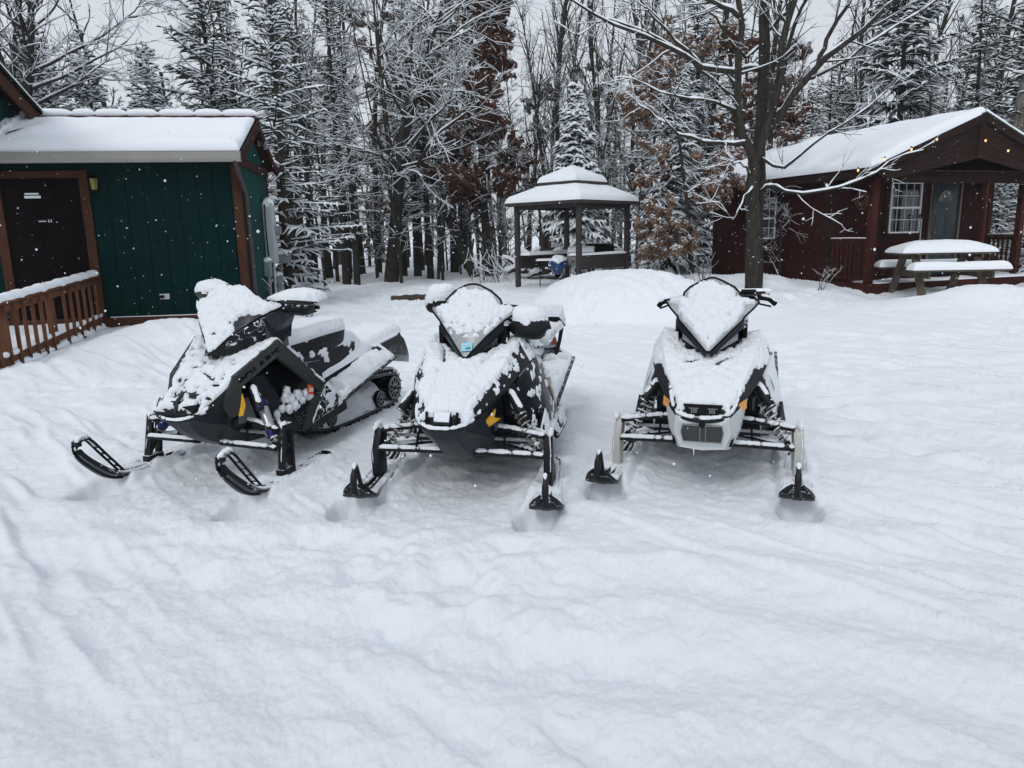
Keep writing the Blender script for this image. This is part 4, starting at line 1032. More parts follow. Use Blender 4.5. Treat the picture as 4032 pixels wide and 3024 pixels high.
def deck_rail():
    A = np.array([-6.75, 12.05, 0]); B = np.array([-6.15, 8.2, 0]); d = (B - A); L = np.linalg.norm(d); d /= L; d = d + np.array([0, 0, -.06]); up = np.array([0, 0, 1.])
    root = empty('deck_railing', (A[0], A[1], 0), 0, 'reddish brown wooden deck railing with snow along its top rail', 'railing')
    def P(s, z, off=0): return d * s + np.array([-d[1], d[0], 0]) * off + up * z
    mb = MB(); mb.beam(P(-.05, 1.02), P(L, 1.02), .14, .035); tr = mb.build('top_rail', M['deckwood'], root, bevel=.003)
    mb = MB(); mb.beam(P(0, .945, .03), P(L, .945, .03), .035, .09); mb.build('rail', M['deckwood'], root)
    mb = MB(); mb.beam(P(0, .33, .03), P(L, .33, .03), .035, .09); lr = mb.build('rail', M['deckwood'], root)
    mb = MB(); mb.beam(P(0, .10, .03), P(L, .10, .03), .04, .2); mb.build('skirt_board', M['deckwood'], root)
    for s in (.02, 1.85, 3.15): mb = MB(); mb.beam(P(s, -.3, -.01), P(s, 1.0, -.01), .09, .09, up=d); mb.build('post', M['deckwood'], root, bevel=.004)
    s = .17
    while s < L:
        if min(abs(s - 1.85), abs(s - 3.15)) > .07: mb = MB(); mb.beam(P(s, .2, .066), P(s, .985, .066), .038, .036, up=d); mb.build('baluster', M['deckwood'], root, smooth=False)
        s += .235
    n = 120; q = np.linspace(0, 1, n)
    mb = MB(); mb.tube([P(-.03 + (L + .03) * t, 1.035 + .03) for t in q], [(.075 + .006 * math.sin(i * .7) + .006 * math.sin(i * .31)) * (min(1, (min(i, n - 1 - i) + .4) / 3)) ** .5 for i in range(n)], 14, flat=.85); mb.build('snow_on_top_rail', M['roofsnow'], root)
    for z, w, off in ((.385, .035, .03), (.205, .05, .05)):
        mb = MB(); mb.tube([P(L * t, z + .01, off) for t in q], [max(.004, w * (.8 + .5 * float(vnoise(np.array([[i * .33, z * 9, 0]]))[0]))) for i in range(n)], 8, flat=1.1); mb.build('snow_on_rail', M['snowt'], root)
    # deck boards behind the railing
    mb = MB(); o = [P(0, .16, -.0), P(L, .16, -.0), P(L, .16, 0) + np.array([-3.2, 0, 0]), P(0, .16, 0) + np.array([-2.6, .0, 0])]
    o = [P(.05, .16, -.09), P(L, .22, -.09), P(L, .22, -.09) + np.array([-2.6, 0, 0]), np.array([-2.9, -.55, .16]), np.array([-.1, -.12, .16])]
    t = tag(empty('deck', (A[0], A[1], 0)), 'low wooden deck buried in snow behind the brown railing', 'deck')
    mb = MB(); mb.panel([o[0], o[3], o[2], o[1]], .1, n=(0, 0, 1)); mb.build('boards', M['deckwood'], t, smooth=False)
    snow_slab('snow_on_boards', [o[1], o[2], o[3], o[0]], .11, t, 60, 60, .05, .12, 2, mat='snow', wscale=3)
deck_rail()

def window(fr, root, a0, a1, z0, z1, b, side=False, cols=3, rows=2):
    """double hung window: frame, dark glass, curtain, muntins"""
    w = tag(MB(), None) if False else None
    fm = MB()
    def bx(mb, p0, p1, d0, d1, q0, q1):
        if side: fr.box(mb, b - d1, b - d0, p0, p1, q0, q1)
        else: fr.box(mb, p0, p1, b - d1, b - d0, q0, q1)
    t = .035; zm = (z0 + z1) / 2
    bx(fm, a0, a0 + t, .0, .05, z0, z1); bx(fm, a1 - t, a1, .0, .05, z0, z1); bx(fm, a0 + t, a1 - t, .0, .05, z0, z0 + t); bx(fm, a0 + t, a1 - t, .0, .05, z1 - t, z1); bx(fm, a0 + t, a1 - t, .0, .052, zm - t * .6, zm + t * .6)
    W = fm.build('window', M['white'], root, bevel=.003)
    g = MB(); bx(g, a0 + t, a1 - t, .006, .012, z0 + t, z1 - t); g.build('pane', M['glass'], W, smooth=False)
    m_ = MB()
    for i in range(1, cols): x = a0 + (a1 - a0) * i / cols; bx(m_, x - .004, x + .004, .0125, .022, z0 + t, zm - t * .6 - .001); bx(m_, x - .004, x + .004, .0125, .022, zm + t * .6 + .001, z1 - t)
    for lo, hi in ((z0 + t, zm), (zm, z1 - t)):
        for k in range(1, rows): z = lo + (hi - lo) * k / rows; bx(m_, a0 + t, a1 - t, .0225, .030, z - .006, z + .006)
    m_.build('muntins', M['white'], W, smooth=False)
    return W
def red_cabin():
    fr = Fr((7.2, 14.7), 19.5)
    root = empty('red_cabin', (7.2, 14.7, 0), 0, 'dark red cabin with a snowy gable roof and covered porch', 'building')
    FZ = .42; WB = 1.1; BK = 5.2; WR = 4.65
    mb = MB(); fr.box(mb, 0, WR, WB + .01, BK, .05, 2.62)
    wall_boards(fr, mb, .0, WR, WB + .006, FZ, 2.62, w=.3, gap=.008)
    wall_boards(fr, mb, WB + .05, BK, -.003, .1, 2.6, side=True, w=.3, gap=.008)
    mb.build('wall', M['red'], root, smooth=False)
    mb = MB(); fr.box(mb, -.05, .09, WB - .06, WB - .006, .2, 2.6); fr.box(mb, -.05, -.014, WB - .005, WB + .1, .2, 2.6); mb.build('corner_trim', M['gable'], root)
    mb = MB(); fr.box(mb, -.045, -.014, BK - .1, BK + .02, .1, 2.6); mb.build('corner_trim', M['gable'], root)
    mb = MB(); fr.box(mb, WR - .1, WR + .02, WB - .05, WB - .004, FZ, 2.6); mb.build('corner_trim', M['redpost'], root)
    # porch deck
    mb = MB(); fr.box(mb, -.08, 4.8, -.12, WB, FZ - .07, FZ); fr.box(mb, -.09, 4.81, -.16, -.125, FZ - .22, FZ + .002); fr.box(mb, -.125, -.092, -.16, WB, FZ - .22, FZ + .002); mb.build('porch_floor', M['redpost'], root)
    mb = MB(); fr.box(mb, .1, 4.7, .1, WB, 0, FZ - .08); mb.build('porch_gap_shade', M['ink'], root)  # black block painting the shade in the gap under the porch floor
    s = snow_slab('snow_on_porch', [fr(.15, -.12, FZ), fr(4.75, -.12, FZ), fr(4.75, .55, FZ), fr(.15, .55, FZ)], .04, root, 60, 16, .03, .1, 4, mat='snow')
    for a, b0, w in ((.02, -.01, .14), (3.02, -.01, .085), (4.52, .27, .13)):
        mb = MB(); fr.box(mb, a - w / 2, a + w / 2, b0 - .06, b0 + .06, FZ, 2.5); mb.build('porch_post', M['redpost'], root, bevel=.004)
    # roof: planes over the whole length
    AL, AR, AP = -.42, 5.18, 2.38; EZ, PZ = 2.66, 3.74; F0, B0 = -.32, BK + .35
    ez2 = PZ - (AR - AP) * (PZ - EZ) / (AP - AL)
    mb = MB()
    mb.panel([fr(AL, F0, EZ), fr(AP, F0, PZ), fr(AP, B0, PZ), fr(AL, B0, EZ)], .05, n=(-.4, 0, .9)); mb.panel([fr(AP, F0, PZ), fr(AR, F0, ez2), fr(AR, B0, ez2), fr(AP, B0, PZ)], .05, n=(.4, 0, .9))
    mb.build('roof', M['gable'], root, smooth=False)
    mb = MB(); mb.tube([fr(AP - .12, F0 - .035, PZ - .045), fr(AP, F0 - .035, PZ - .0), fr(AP + .12, F0 - .035, PZ - .045), fr(AR + .03, F0 - .035, ez2 - .02)], .018, 6); mb.build('metal_roof_edge', plain('green_metal', (.03, .06, .05), .4, .3), root)
    wv = lambda S, T: .05 * ss(.0, .35, T) * ss(1, .6, T) 
    snow_slab('snow_on_roof', [fr(AL - .03, B0, EZ), fr(AL - .03, F0 - .03, EZ), fr(AP, F0 - .03, PZ + .0), fr(AP, B0, PZ + .0)], .13, root, 130, 50, .03, .13, 6, wav=wv, edges=(1, 1, 0, 1))
    snow_slab('snow_on_roof', [fr(AR + .03, B0, ez2), fr(AR + .03, F0 - .03, ez2), fr(AP, F0 - .03, PZ + .0), fr(AP, B0, PZ + .0)], .11, root, 90, 40, .02, .1, 7, edges=(1, 1, 0, 1))
    # eave fascia along the side
    mb = MB(); fr.box(mb, AL, AL + .035, F0, B0, EZ - .18, EZ - .02); fr.box(mb, AL + .036, -.02, F0, B0, EZ - .10, EZ - .06); mb.build('eave_board', M['gable'], root)
    # gable front: sloping boards over a shallow V
    LZ = 2.42; CZ = 2.86
    top = lambda a: PZ - .06 - abs(a - AP) * (PZ - EZ) / (AP - AL)
    for sgn in (-1, 1):
        mb = MB(); nb = 6
        A0 = AP; A1 = AL + .02 if sgn < 0 else AR - .02
        for k in range(nb):
            # each board follows the roof slope
            zt = lambda a, f: top(a) - f * 0
            h0, h1 = k / nb, (k + 1) / nb
            bot = lambda a: CZ - abs(a - AP) * (CZ - LZ) / 2.38
            def zz(a, h): return top(a) + (bot(a) - top(a)) * h
            Aend = A1 if k < 2 else (AL + .02 + (k - 1) * .1 if sgn < 0 else AR - .02 - (k - 1) * .1)
            q = [fr(A0, F0 + .03 - .004 * (k % 2), zz(A0, h0)), fr(Aend, F0 + .03 - .004 * (k % 2), zz(Aend, h0)), fr(Aend, F0 + .03 - .004 * (k % 2), zz(Aend, h1) + .006), fr(A0, F0 + .03 - .004 * (k % 2), zz(A0, h1) + .006)]
            mb.panel(q, .03, n=tuple(-fr.v))
        mb.build('gable_boards', M['gable'], root, smooth=False)
    for sgn in (-1, 1):
        A1 = AL - .01 if sgn < 0 else AR + .01; t1 = PZ - abs(A1 - AP) * (PZ - EZ) / (AP - AL)
        mb = MB(); mb.panel([fr(AP, F0, PZ + .005), fr(A1, F0, t1 + .005), fr(A1, F0, t1 - .17), fr(AP, F0, PZ - .17)], .025, n=tuple(fr.v)); mb.build('rake_board', M['gable'], root, smooth=False)
    mb = MB(); fr.box(mb, -.05, 4.8, -.05, .04, 2.40, 2.60); fr.box(mb, AP - .09, AP + .09, F0 - .004, F0 + .02, CZ, PZ - .15); mb.build('porch_beam', M['gable'], root)
    mb = MB(); fr.box(mb, -.03, 5.0, F0 + .06, WB, 2.605, 2.625); mb.build('porch_ceiling', M['gable'], root)
    # front window and door
    a0, _, z1 = fr.read(3508, 716, b=WB); a1, _, z0 = fr.read(3612, 917, b=WB); a1 = max(a1, a0 + .72)
    mb = MB()
    for q in ((a0 - .13, a0, z0 - .13, z1 + .13), (a1, a1 + .13, z0 - .13, z1 + .13), (a0, a1, z0 - .13, z0), (a0, a1, z1, z1 + .13)): fr.box(mb, q[0] + .001, q[1] - .001, WB - .022, WB - .003, q[2], q[3])
    mb.build('window_surround', M['gable'], root)
    W = window(fr, root, a0 + .002, a1 - .002, z0 + .002, z1 - .002, WB, cols=4, rows=2)
    mb = MB(); fr.box(mb, a0 + .05, a0 + .2, WB - .0055, WB - .0045, z0, z1); mb.build('curtain', M['curtain'], W)
    d0, _, dz = fr.read(3677, 712, b=WB); d1 = d0 + .80; dz1 = dz
    mb = MB(); fr.box(mb, d0 - .07, d0, WB - .04, WB - .003, FZ, dz1 + .07); fr.box(mb, d1, d1 + .07, WB - .04, WB - .003, FZ, dz1 + .07); fr.box(mb, d0, d1, WB - .04, WB - .003, dz1 + .001, dz1 + .07); mb.build('door_frame', M['tanframe'], root, bevel=.003)
    mb = MB(); fr.box(mb, d0 + .004, d1 - .004, WB - .02, WB - .003, FZ + .01, dz1 - .002)
    for x0, x1 in ((.12, .36), (.44, .68)):
        for q0, q1 in ((.2, .75), (.9, 1.35)): fr.box(mb, d0 + x0, d0 + x1, WB - .026, WB - .0205, FZ + q0, FZ + q1)
    D = mb.build('door', M['teal'], root, bevel=.003)
    c = (d0 + d1) / 2; zc = dz1 - .45; nseg = 14
    arc = [(c + .245 * math.cos(math.pi * i / nseg), zc + .245 * math.sin(math.pi * i / nseg)) for i in range(nseg + 1)]
    mb = MB(); mb.panel([fr(x, WB - .026, z) for x, z in arc], .004, n=tuple(-fr.v)); mb.build('pane', M['glass'], D, smooth=False)
    mb = MB(); mb.tube([fr(x, WB - .028, z) for x, z in arc], .014, 6); mb.tube([fr(c - .245, WB - .028, zc), fr(c + .245, WB - .028, zc)], .014, 6)
    for an in (45, 90, 135): mb.tube([fr(c, WB - .03, zc), fr(c + .24 * math.cos(R(an)), WB - .03, zc + .24 * math.sin(R(an)))], .005, 5)
    mb.tube([fr(c + .1 * math.cos(math.pi * i / 8), WB - .03, zc + .1 * math.sin(math.pi * i / 8)) for i in range(9)], .005, 5)
    mb.build('fanlight_frame', M['tanframe'], D)
    mb = MB(); mb.cyl(fr(d0 + .07, WB - .02, FZ + .98), fr(d0 + .07, WB - .08, FZ + .98), .022, 10); mb.build('knob', M['steel'], D)
    # side window
    _, b0, z1 = fr.read(3066, 738, a=0); _, b1, z0 = fr.read(2998, 905, a=0)
    b1 = b0 + .75; z0 = 1.32; z1 = 2.28
    mb = MB(); 
    for q in ((b0 - .12, b0, z0 - .12, z1 + .12), (b1, b1 + .12, z0 - .12, z1 + .12), (b0, b1, z0 - .12, z0), (b0, b1, z1, z1 + .12)): fr.box(mb, -.03, -.012, q[0], q[1], q[2], q[3])
    mb.build('window_surround', M['gable'], root)
    window(fr, root, b0 + .002, b1 - .002, z0 + .002, z1 - .002, 0, side=True, cols=3, rows=2)
    # railings
    def rail(P0, P1, n):
        mb = MB(); P0 = np.array(P0); P1 = np.array(P1); z = np.array([0, 0, 1.])
        mb.beam(P0 + z * .88, P1 + z * .88, .09, .04); mb.beam(P0 + z * .82, P1 + z * .82, .035, .07); mb.beam(P0 + z * .1, P1 + z * .1, .035, .07)
        for i in range(n): p = P0 + (P1 - P0) * (i + .5) / n; mb.beam(p + z * .135, p + z * .785, .035, .035, up=(P1 - P0))
        o = mb.build('porch_railing', M['redpost'], root, smooth=False)
        s_ = MB(); s_.tube([P0 + z * .905, (P0 + P1) / 2 + z * .912, P1 + z * .905], .03, 8, flat=.5); s_.build('snow_on_railing', M['snowt'], root)
    rail(fr(.02, .06, FZ), fr(.02, WB - .06, FZ), 8); rail(fr(4.54, .34, FZ), fr(4.60, WB - .06, FZ), 6)
    # --- things on the cabin
    a, b, z = fr.read(3392, 787, b=WB)
    r = empty('round_sign', tuple(fr.o + fr(a, WB - .02, z)), fr.ang, 'round wooden plaque with a dark bear silhouette on the cabin wall', 'sign')
    mb = MB(); mb.disc((0, 0, 0), (0, 1, 0), .21, .025, 32); mb.build('plaque', wood('plaque_wood', (.10, .045, .03), .8, .3, stretch=(2, 2, 14)), r)
    mb = MB(); mb.tube([(.175 * math.cos(t), -.015, .175 * math.sin(t)) for t in np.linspace(0, 6.283, 28, endpoint=False)], .007, 6, closed=True); mb.build('rim', M['gable'], r)
    bear = [(-.09, -.055), (-.085, .02), (-.06, .045), (-.01, .05), (.03, .045), (.05, .055), (.06, .07), (.068, .055), (.085, .045), (.105, .02), (.10, .008), (.075, .008), (.065, -.01), (.06, -.055), (.035, -.055), (.03, -.02), (-.02, -.02), (-.03, -.055), (-.055, -.055), (-.055, -.03), (-.062, -.055)]
    mb = MB(); mb.panel([(x, -.0135, z) for x, z in bear], .006, n=(0, -1, 0)); mb.build('bear_silhouette', M['ink'], r, smooth=False)
    a, b, z = fr.read(3311, 728, b=WB)
    r = empty('speaker_box', tuple(fr.o + fr(a, WB - .09, z)), fr.ang, 'small black wall box hanging near the cabin corner, left of the plaque', 'wall box')
    mb = MB(); mb.box((0, 0, 0), (.17, .15, .26)); mb.build('case', M['ink'], r, bevel=.01); mb = MB(); mb.tube([(.05, -.08, .1), (.07, -.1, -.05), (.0, -.09, -.12)], .005, 5); mb.build('cord', M['metergrey'], r)
    a, b, z = fr.read(3866, 728, b=WB - .1)
    r = empty('porch_lantern', tuple(fr.o + fr(a, WB - .1, z)), fr.ang, 'black square lantern on the wall right of the teal door', 'lamp')
    mb = MB(); mb.box((0, 0, 0), (.13, .13, .20), taper=1.15); mb.box((0, 0, .12), (.17, .17, .03)); mb.box((0, .08, 0), (.06, .05, .1)); mb.build('housing', M['ink'], r); mb = MB(); mb.box((0, -.067, 0), (.09, .004, .13)); mb.build('glass', M['glass'], r)
    a, b, z = fr.read(3678, 664, b=.35)
    r = empty('ceiling_light', tuple(fr.o + fr(a, .35, 2.60)), fr.ang, 'white caged light fixture under the porch roof', 'lamp')
    mb = MB(); mb.tube([(0, 0, 0), (0, 0, -.025)], [.16, .16], 16); mb.tube([(.14 * math.cos(t), .14 * math.sin(t), -.05) for t in np.linspace(0, 6.283, 8, endpoint=False)], .007, 5, closed=True); mb.tube([(.09 * math.cos(t), .09 * math.sin(t), -.13) for t in np.linspace(0, 6.283, 8, endpoint=False)], .007, 5, closed=True)
    for t in np.linspace(0, 6.283, 8, endpoint=False): mb.tube([(.15 * math.cos(t), .15 * math.sin(t), -.02), (.14 * math.cos(t), .14 * math.sin(t), -.05), (.09 * math.cos(t), .09 * math.sin(t), -.13)], .006, 5)
    mb.build('cage', M['white'], r); mb = MB(); mb.tube([(0, 0, -.02), (0, 0, -.08), (0, 0, -.12)], [.11, .10, .05], 12); mb.build('glass', M['curtain'], r)
    first = None
    for i, (px, py) in enumerate(((3379, 669), (3484, 626), (3589, 587), (3689, 547), (3881, 552), (3970, 592))):
        a, b, z = fr.read(px, py, b=F0 - .05)
        where = ['lowest bulb at the left eave', 'second bulb up the left rake', 'third bulb up the left rake', 'bulb nearest the peak on the left rake', 'bulb nearest the peak on the right rake', 'lower bulb on the right rake'][i]
        if first is None:
            first = empty('string_light', (0, 0, 0)); mb = MB(); mb.tube([(0, 0, -.035), (0, 0, -.02), (0, 0, 0), (0, 0, .02)], [.006, .016, .020, .010], 10); mb.build('bulb', M['bulb'], first)
            mb = MB(); mb.cyl((0, 0, .015), (0, 0, .05), .014, 8); mb.build('socket', M['ink'], first); o = first
        else: o = copy_tree(first)
        o.location = tuple(fr.o + fr(a, F0 - .05, z)); tag(o, 'lit warm bulb, ' + where + ' of the cabin', 'light bulb', 'string lights on the cabin gable')
    mb = MB()
    for sgn, A1 in ((-1, AL), (1, AR)):
        pts = []
        for t in np.linspace(0, 1, 30): a = AP + (A1 - AP) * t; pts.append(fr(a, F0 - .05, PZ - .22 - abs(a - AP) * (PZ - EZ) / (AP - AL) - .02 * abs(math.sin(t * 14))))
        mb.tube(pts, .005, 5)
    o = mb.build('light_cord', M['ink'], None); o.location = root.location; tag(o, 'thin black cord of the string lights below the gable edge', 'cord')
    # shovel leaning by the door
    a, b, z = fr.read(3632, 858, b=WB - .18)
    r = empty('snow_shovel', tuple(fr.o + fr(a, WB - .18, FZ)), fr.ang, 'upside down snow shovel with a black grip leaning between window and door', 'shovel')
    H = z - FZ
    mb = MB(); mb.tube([(0, 0, .05), (0, .02, H)], .014, 8); mb.build('shaft', M['meter'], r)
    mb = MB(); mb.box((0, -.01, .12), (.34, .03, .24)); mb.build('blade', M['teal'], r, bevel=.01)
    mb = MB(); mb.tube([(-.07, .02, H), (-.06, .02, H + .07), (.06, .02, H + .07), (.07, .02, H), (-.07, .02, H)], .016, 6); mb.build('grip', M['ink'], r)
    # grey box on the ground at far right
    r = empty('utility_box', (11.0, 14.9, .3), fr.ang, 'grey utility box standing at the right edge beside the porch', 'electric box')
    mb = MB(); mb.box((0, 0, .35), (.35, .3, .55)); mb.build('cabinet', M['metergrey'], r, bevel=.012)
    mb = MB(); mb.box((0, 0, .02), (.25, .2, .14)); mb.build('base', M['concrete'], r)
    snow_slab('snow_cap', [(-.18, -.16, .625), (.18, -.16, .625), (.18, .16, .625), (-.18, .16, .625)], .05, r, 16, 16, .01, .06, 3)
red_cabin()

def picnic_table():
    cx, cy, gz = 8.22, 14.0, .31
    root = empty('picnic_table', (cx, cy, gz), R(-4), 'weathered wooden picnic table with thick snow on its top and benches', 'picnic table')
    L = 1.68
    mb = MB()
    for i in range(5): mb.box((0, -.30 + .15 * i, .72), (L, .14, .038))
    tp = mb.build('table_top', M['oldwood'], root, bevel=.004)
    for sx in (-.56, .56):
        for sy in (-1, 1):
            mb = MB(); mb.beam((sx, sy * .22, .70), (sx, sy * .68, -.15), .04, .14, up=(1, 0, 0)); mb.build('leg', M['oldwood'], root, smooth=False)
        mb = MB(); mb.box((sx + .041, 0, .34), (.04, 1.5, .13)); mb.box((sx + .041, 0, .67), (.04, .7, .09)); mb.build('cross_beam', M['oldwood'], root)
    for sy in (-1, 1):
        mb = MB(); mb.box((0, sy * .64, .425), (L, .13, .038)); mb.box((0, sy * .78, .425), (L, .13, .038)); mb.build('bench_seat', M['oldwood'], root, bevel=.004)
        y0, y1 = sy * .71 - .15, sy * .71 + .15
        snow_slab('snow_on_bench', [(-L / 2 - .02, y0, .444), (L / 2 + .02, y0, .444), (L / 2 + .02, y1, .444), (-L / 2 - .02, y1, .444)], .14, root, 90, 24, .015, .12, 3 + sy)
    def wav(S, T): return .08 * ss(0, .28, S) * ss(1, .72, S) * ss(0, .45, T) * ss(1, .55, T)
    snow_slab('snow_on_table_top', [(-L / 2 - .02, -.39, .739), (L / 2 + .02, -.39, .739), (L / 2 + .02, .39, .739), (-L / 2 - .02, .39, .739)], .15, root, 100, 60, .02, .26, 9, wav=wav)
picnic_table()

def gazebo():
    C = np.array([1.50, 17.45, .28]); root = empty('gazebo', tuple(C), 0, 'dark metal grill gazebo with a two tier roof under snow', 'gazebo')
    D = 1.30; cor = [np.array([-D, -.12, 0]), np.array([.03, -D, 0]), np.array([D, .08, 0]), np.array([-.03, D, 0])]
    H = 1.95
    for c in cor: mb = MB(); mb.beam(c + np.array([0, 0, -.3]), c + np.array([0, 0, H]), .10, .10, up=(1, 1, 0)); mb.build('post', M['gaz'], root, bevel=.004)
    for i in range(4):
        a, b = cor[i], cor[(i + 1) % 4]; d = (b - a) / np.linalg.norm(b - a)
        mb = MB(); mb.beam(a + np.array([0, 0, H - .06]), b + np.array([0, 0, H - .06]), .05, .12)
        for p, s in ((a, 1), (b, -1)):
            arc = [p + d * s * (.05 + .26 * (1 - math.cos(t))) + np.array([0, 0, H - .40 + .28 * math.sin(t)]) for t in np.linspace(0, math.pi / 2, 7)]
            mb.tube(arc, .014, 6); mb.tube([p + d * s * .05 + np.array([0, 0, H - .2]), arc[4]], .008, 5)
        mb.build('beam', M['gaz'], root)
    def tier(E, I, z0, z1, nm):
        ev = [c / D * E for c in cor]; iv = [c / D * I for c in cor]
        mb = MB()
        for i in range(4):
            j = (i + 1) % 4; P = [ev[i] + [0, 0, z0], ev[j] + [0, 0, z0], iv[j] + [0, 0, z1], iv[i] + [0, 0, z1]]
            mb.panel(P, .03, n=tuple((ev[i] + ev[j]) / E * .5 + np.array([0, 0, .9])))
            mb.beam(ev[i] + np.array([0, 0, z0 - .03]), ev[j] + np.array([0, 0, z0 - .03]), .03, .07)
        mb.build(nm, M['gaz'], root, smooth=False)
        ev2 = [c / D * (E + .02) for c in cor]
        for i in range(4):
            j = (i + 1) % 4
            snow_slab('snow_on_' + nm, [ev2[i] + [0, 0, z0], ev2[j] + [0, 0, z0], iv[j] + [0, 0, z1], iv[i] + [0, 0, z1]], .115, root, 70, 36, .012, .13, i, edges=(1, 0, 1 if nm == 'lower_roof' else 0, 0), vert=True)
    tier(1.56, .70, H + .02, H + .34, 'lower_roof')
    mb = MB()
    for c in cor: q = c / D * .62; mb.beam(q + np.array([0, 0, H + .25]), q + np.array([0, 0, H + .46]), .04, .04, up=(1, 0, 0))
    mb.build('cupola_posts', M['gaz'], root, smooth=False)
    tier(.80, .02, H + .47, H + .76, 'upper_roof')
    # counters on two sides
    for i, nm in ((1, 'front'), (3, 'back')):
        a, b = cor[i], cor[(i + 1) % 4]; d = (b - a) / np.linalg.norm(b - a); inn = np.array([-d[1], d[0], 0]); zc = .62
        mb = MB(); mb.beam(a + d * .05 + np.array([0, 0, zc]), b - d * .05 + np.array([0, 0, zc]), .03, .30); mb.beam(a + d * .05 + inn * .16 + np.array([0, 0, zc + .155]), b - d * .05 + inn * .16 + np.array([0, 0, zc + .155]), .32, .02)
        mb.build('counter', M['gaz'], root, smooth=False)
        z1 = zc + .166; p = [a + d * .04 - inn * .02, b - d * .04 - inn * .02, b - d * .04 + inn * .32, a + d * .04 + inn * .32]
        snow_slab('snow_on_counter', [q + [0, 0, z1] for q in p], .05 if i == 1 else .08, root, 50, 14, .015, .06, i)
    # grill
    g = empty('gas_grill', (1.72, 17.5, .28), R(-12), 'silver gas grill with side shelves inside the gazebo', 'grill')
    mb = MB(); mb.box((0, 0, .62), (.62, .42, .18)); mb.build('firebox', M['steel'], g, bevel=.01)
    G = [[(x, .19 * math.cos(t), .72 + .20 * math.sin(t)) for x in (-.31, .31)] for t in np.linspace(0, math.pi, 12)]
    mb = MB(); mb.grid(G); mb.panel([q[0] for q in G], .01); mb.panel([q[1] for q in G], .01); mb.tube([(-.22, -.23, .78), (.22, -.23, .78)], .012, 6); lid = mb.build('lid', M['steel'], g)
    snow_on(lid, g, .05, .5, .04, 6, .2, .1, 1, 'snow_on_lid', M['roofsnow'])
    for sx in (-1, 1): mb = MB(); mb.box((sx * .52, 0, .66), (.38, .36, .03)); sh = mb.build('side_shelf', M['steel'], g, bevel=.005); snow_slab('snow_on_shelf', [(sx * .52 - .19, -.18, .675), (sx * .52 + .19, -.18, .675), (sx * .52 + .19, .18, .675), (sx * .52 - .19, .18, .675)], .05, g, 20, 16, .01, .06)
    for sx in (-.28, .28):
        for sy in (-.17, .17): mb = MB(); mb.cyl((sx, sy, .53), (sx, sy, -.05), .015, 8); mb.build('leg', M['ink'], g)
    mb = MB(); mb.tube([(.28, -.1, .5), (.34, -.16, .30), (.45, -.14, .22), (.55, -.05, .3)], .014, 6); mb.build('gas_hose', M['ink'], g)
    for k in range(3): mb = MB(); mb.disc((-.18 + .18 * k, -.222, .62), (0, 1, 0), .022, .03, 12); mb.build('knob', M['ink'], g)
    s = empty('smoker', (2.2, 17.9, .28), 0, 'black barrel smoker behind the silver grill', 'smoker')
    mb = MB(); mb.tube([(-.35, 0, .85), (-.33, 0, .85), (.33, 0, .85), (.35, 0, .85)], [.05, .17, .17, .05], 16); mb.build('barrel', M['ink'], s)
    for sx in (-.25, .25):
        for sy in (-.1, .1): mb = MB(); mb.cyl((sx, sy, .75), (sx * 1.1, sy * 1.8, -.05), .013, 6); mb.build('leg', M['ink'], s)
    b = empty('bag', (1.12, 17.0, .82), 0, 'crumpled blue plastic bag under snow hanging at the grill shelf', 'bag')
    bm = bmesh.new(); bmesh.ops.create_icosphere(bm, subdivisions=4, radius=.19)
    for v in bm.verts:
        n = float(fbm(np.array([v.co * 7]), 3)[0]); v.co *= 1 + .22 * n; v.co.z *= 1.05; v.co.x *= 1.15 if v.co.z > -.05 else .8
    me = bpy.data.meshes.new('sack'); bm.to_mesh(me); bm.free(); me.materials.append(M['tarp']); me.polygons.foreach_set('use_smooth', np.ones(len(me.polygons), bool))
    o = bpy.data.objects.new('sack', me); COL.objects.link(o); o.parent = b
    snow_on(o, b, .05, .25, .03, 8, .3, .3, 2, 'snow_on_sack', M['roofsnow'])
    mb = MB(); mb.tube([(0, 0, .1), (.1, .2, .1)], .01, 5); mb.build('tie', M['tarp'], b)
    t = empty('side_table', (1.02, 17.25, .28), 0, 'thin legged metal stand with snow beneath the blue bag', 'stand')
    mb = MB(); mb.box((-.05, .1, .64), (.7, .3, .02)); mb.build('stand_top', M['ink'], t); snow_slab('snow_on_stand', [(-.4, -.05, .652), (.3, -.05, .652), (.3, .25, .652), (-.4, .25, .652)], .05, t, 24, 14, .012, .06)
    for sx in (-.3, .25): mb = MB(); mb.cyl((sx, .1, .63), (sx, .1, -.1), .012, 6); mb.build('leg', M['ink'], t)
    w = empty('white_bin', (2.62, 18.25, .3), R(8), 'off white square bin standing behind the right counter', 'bin')
    mb = MB(); mb.box((0, 0, .34), (.52, .45, .85), taper=1.06); mb.build('body', M['bin'], w, bevel=.02); mb = MB(); mb.tube([(0, 0, .765), (0, 0, .80), (0, 0, .86), (0, 0, .87)], [.27, .27, .26, .2], 20); mb.build('snowy_lid', M['roofsnow'], w)
    hb = empty('hanging_lamp', (2.28, 18.2, 1.95), 0, 'pale tray shaped lamp hanging inside the gazebo roof', 'lamp')
    mb = MB(); mb.tube([(0, 0, .25), (0, 0, .0)], .008, 5); mb.build('cord', M['ink'], hb); mb = MB(); mb.tube([(0, 0, .02), (0, 0, -.08)], [.05, .26], 16); mb.build('shade', M['bin'], hb)
gazebo()

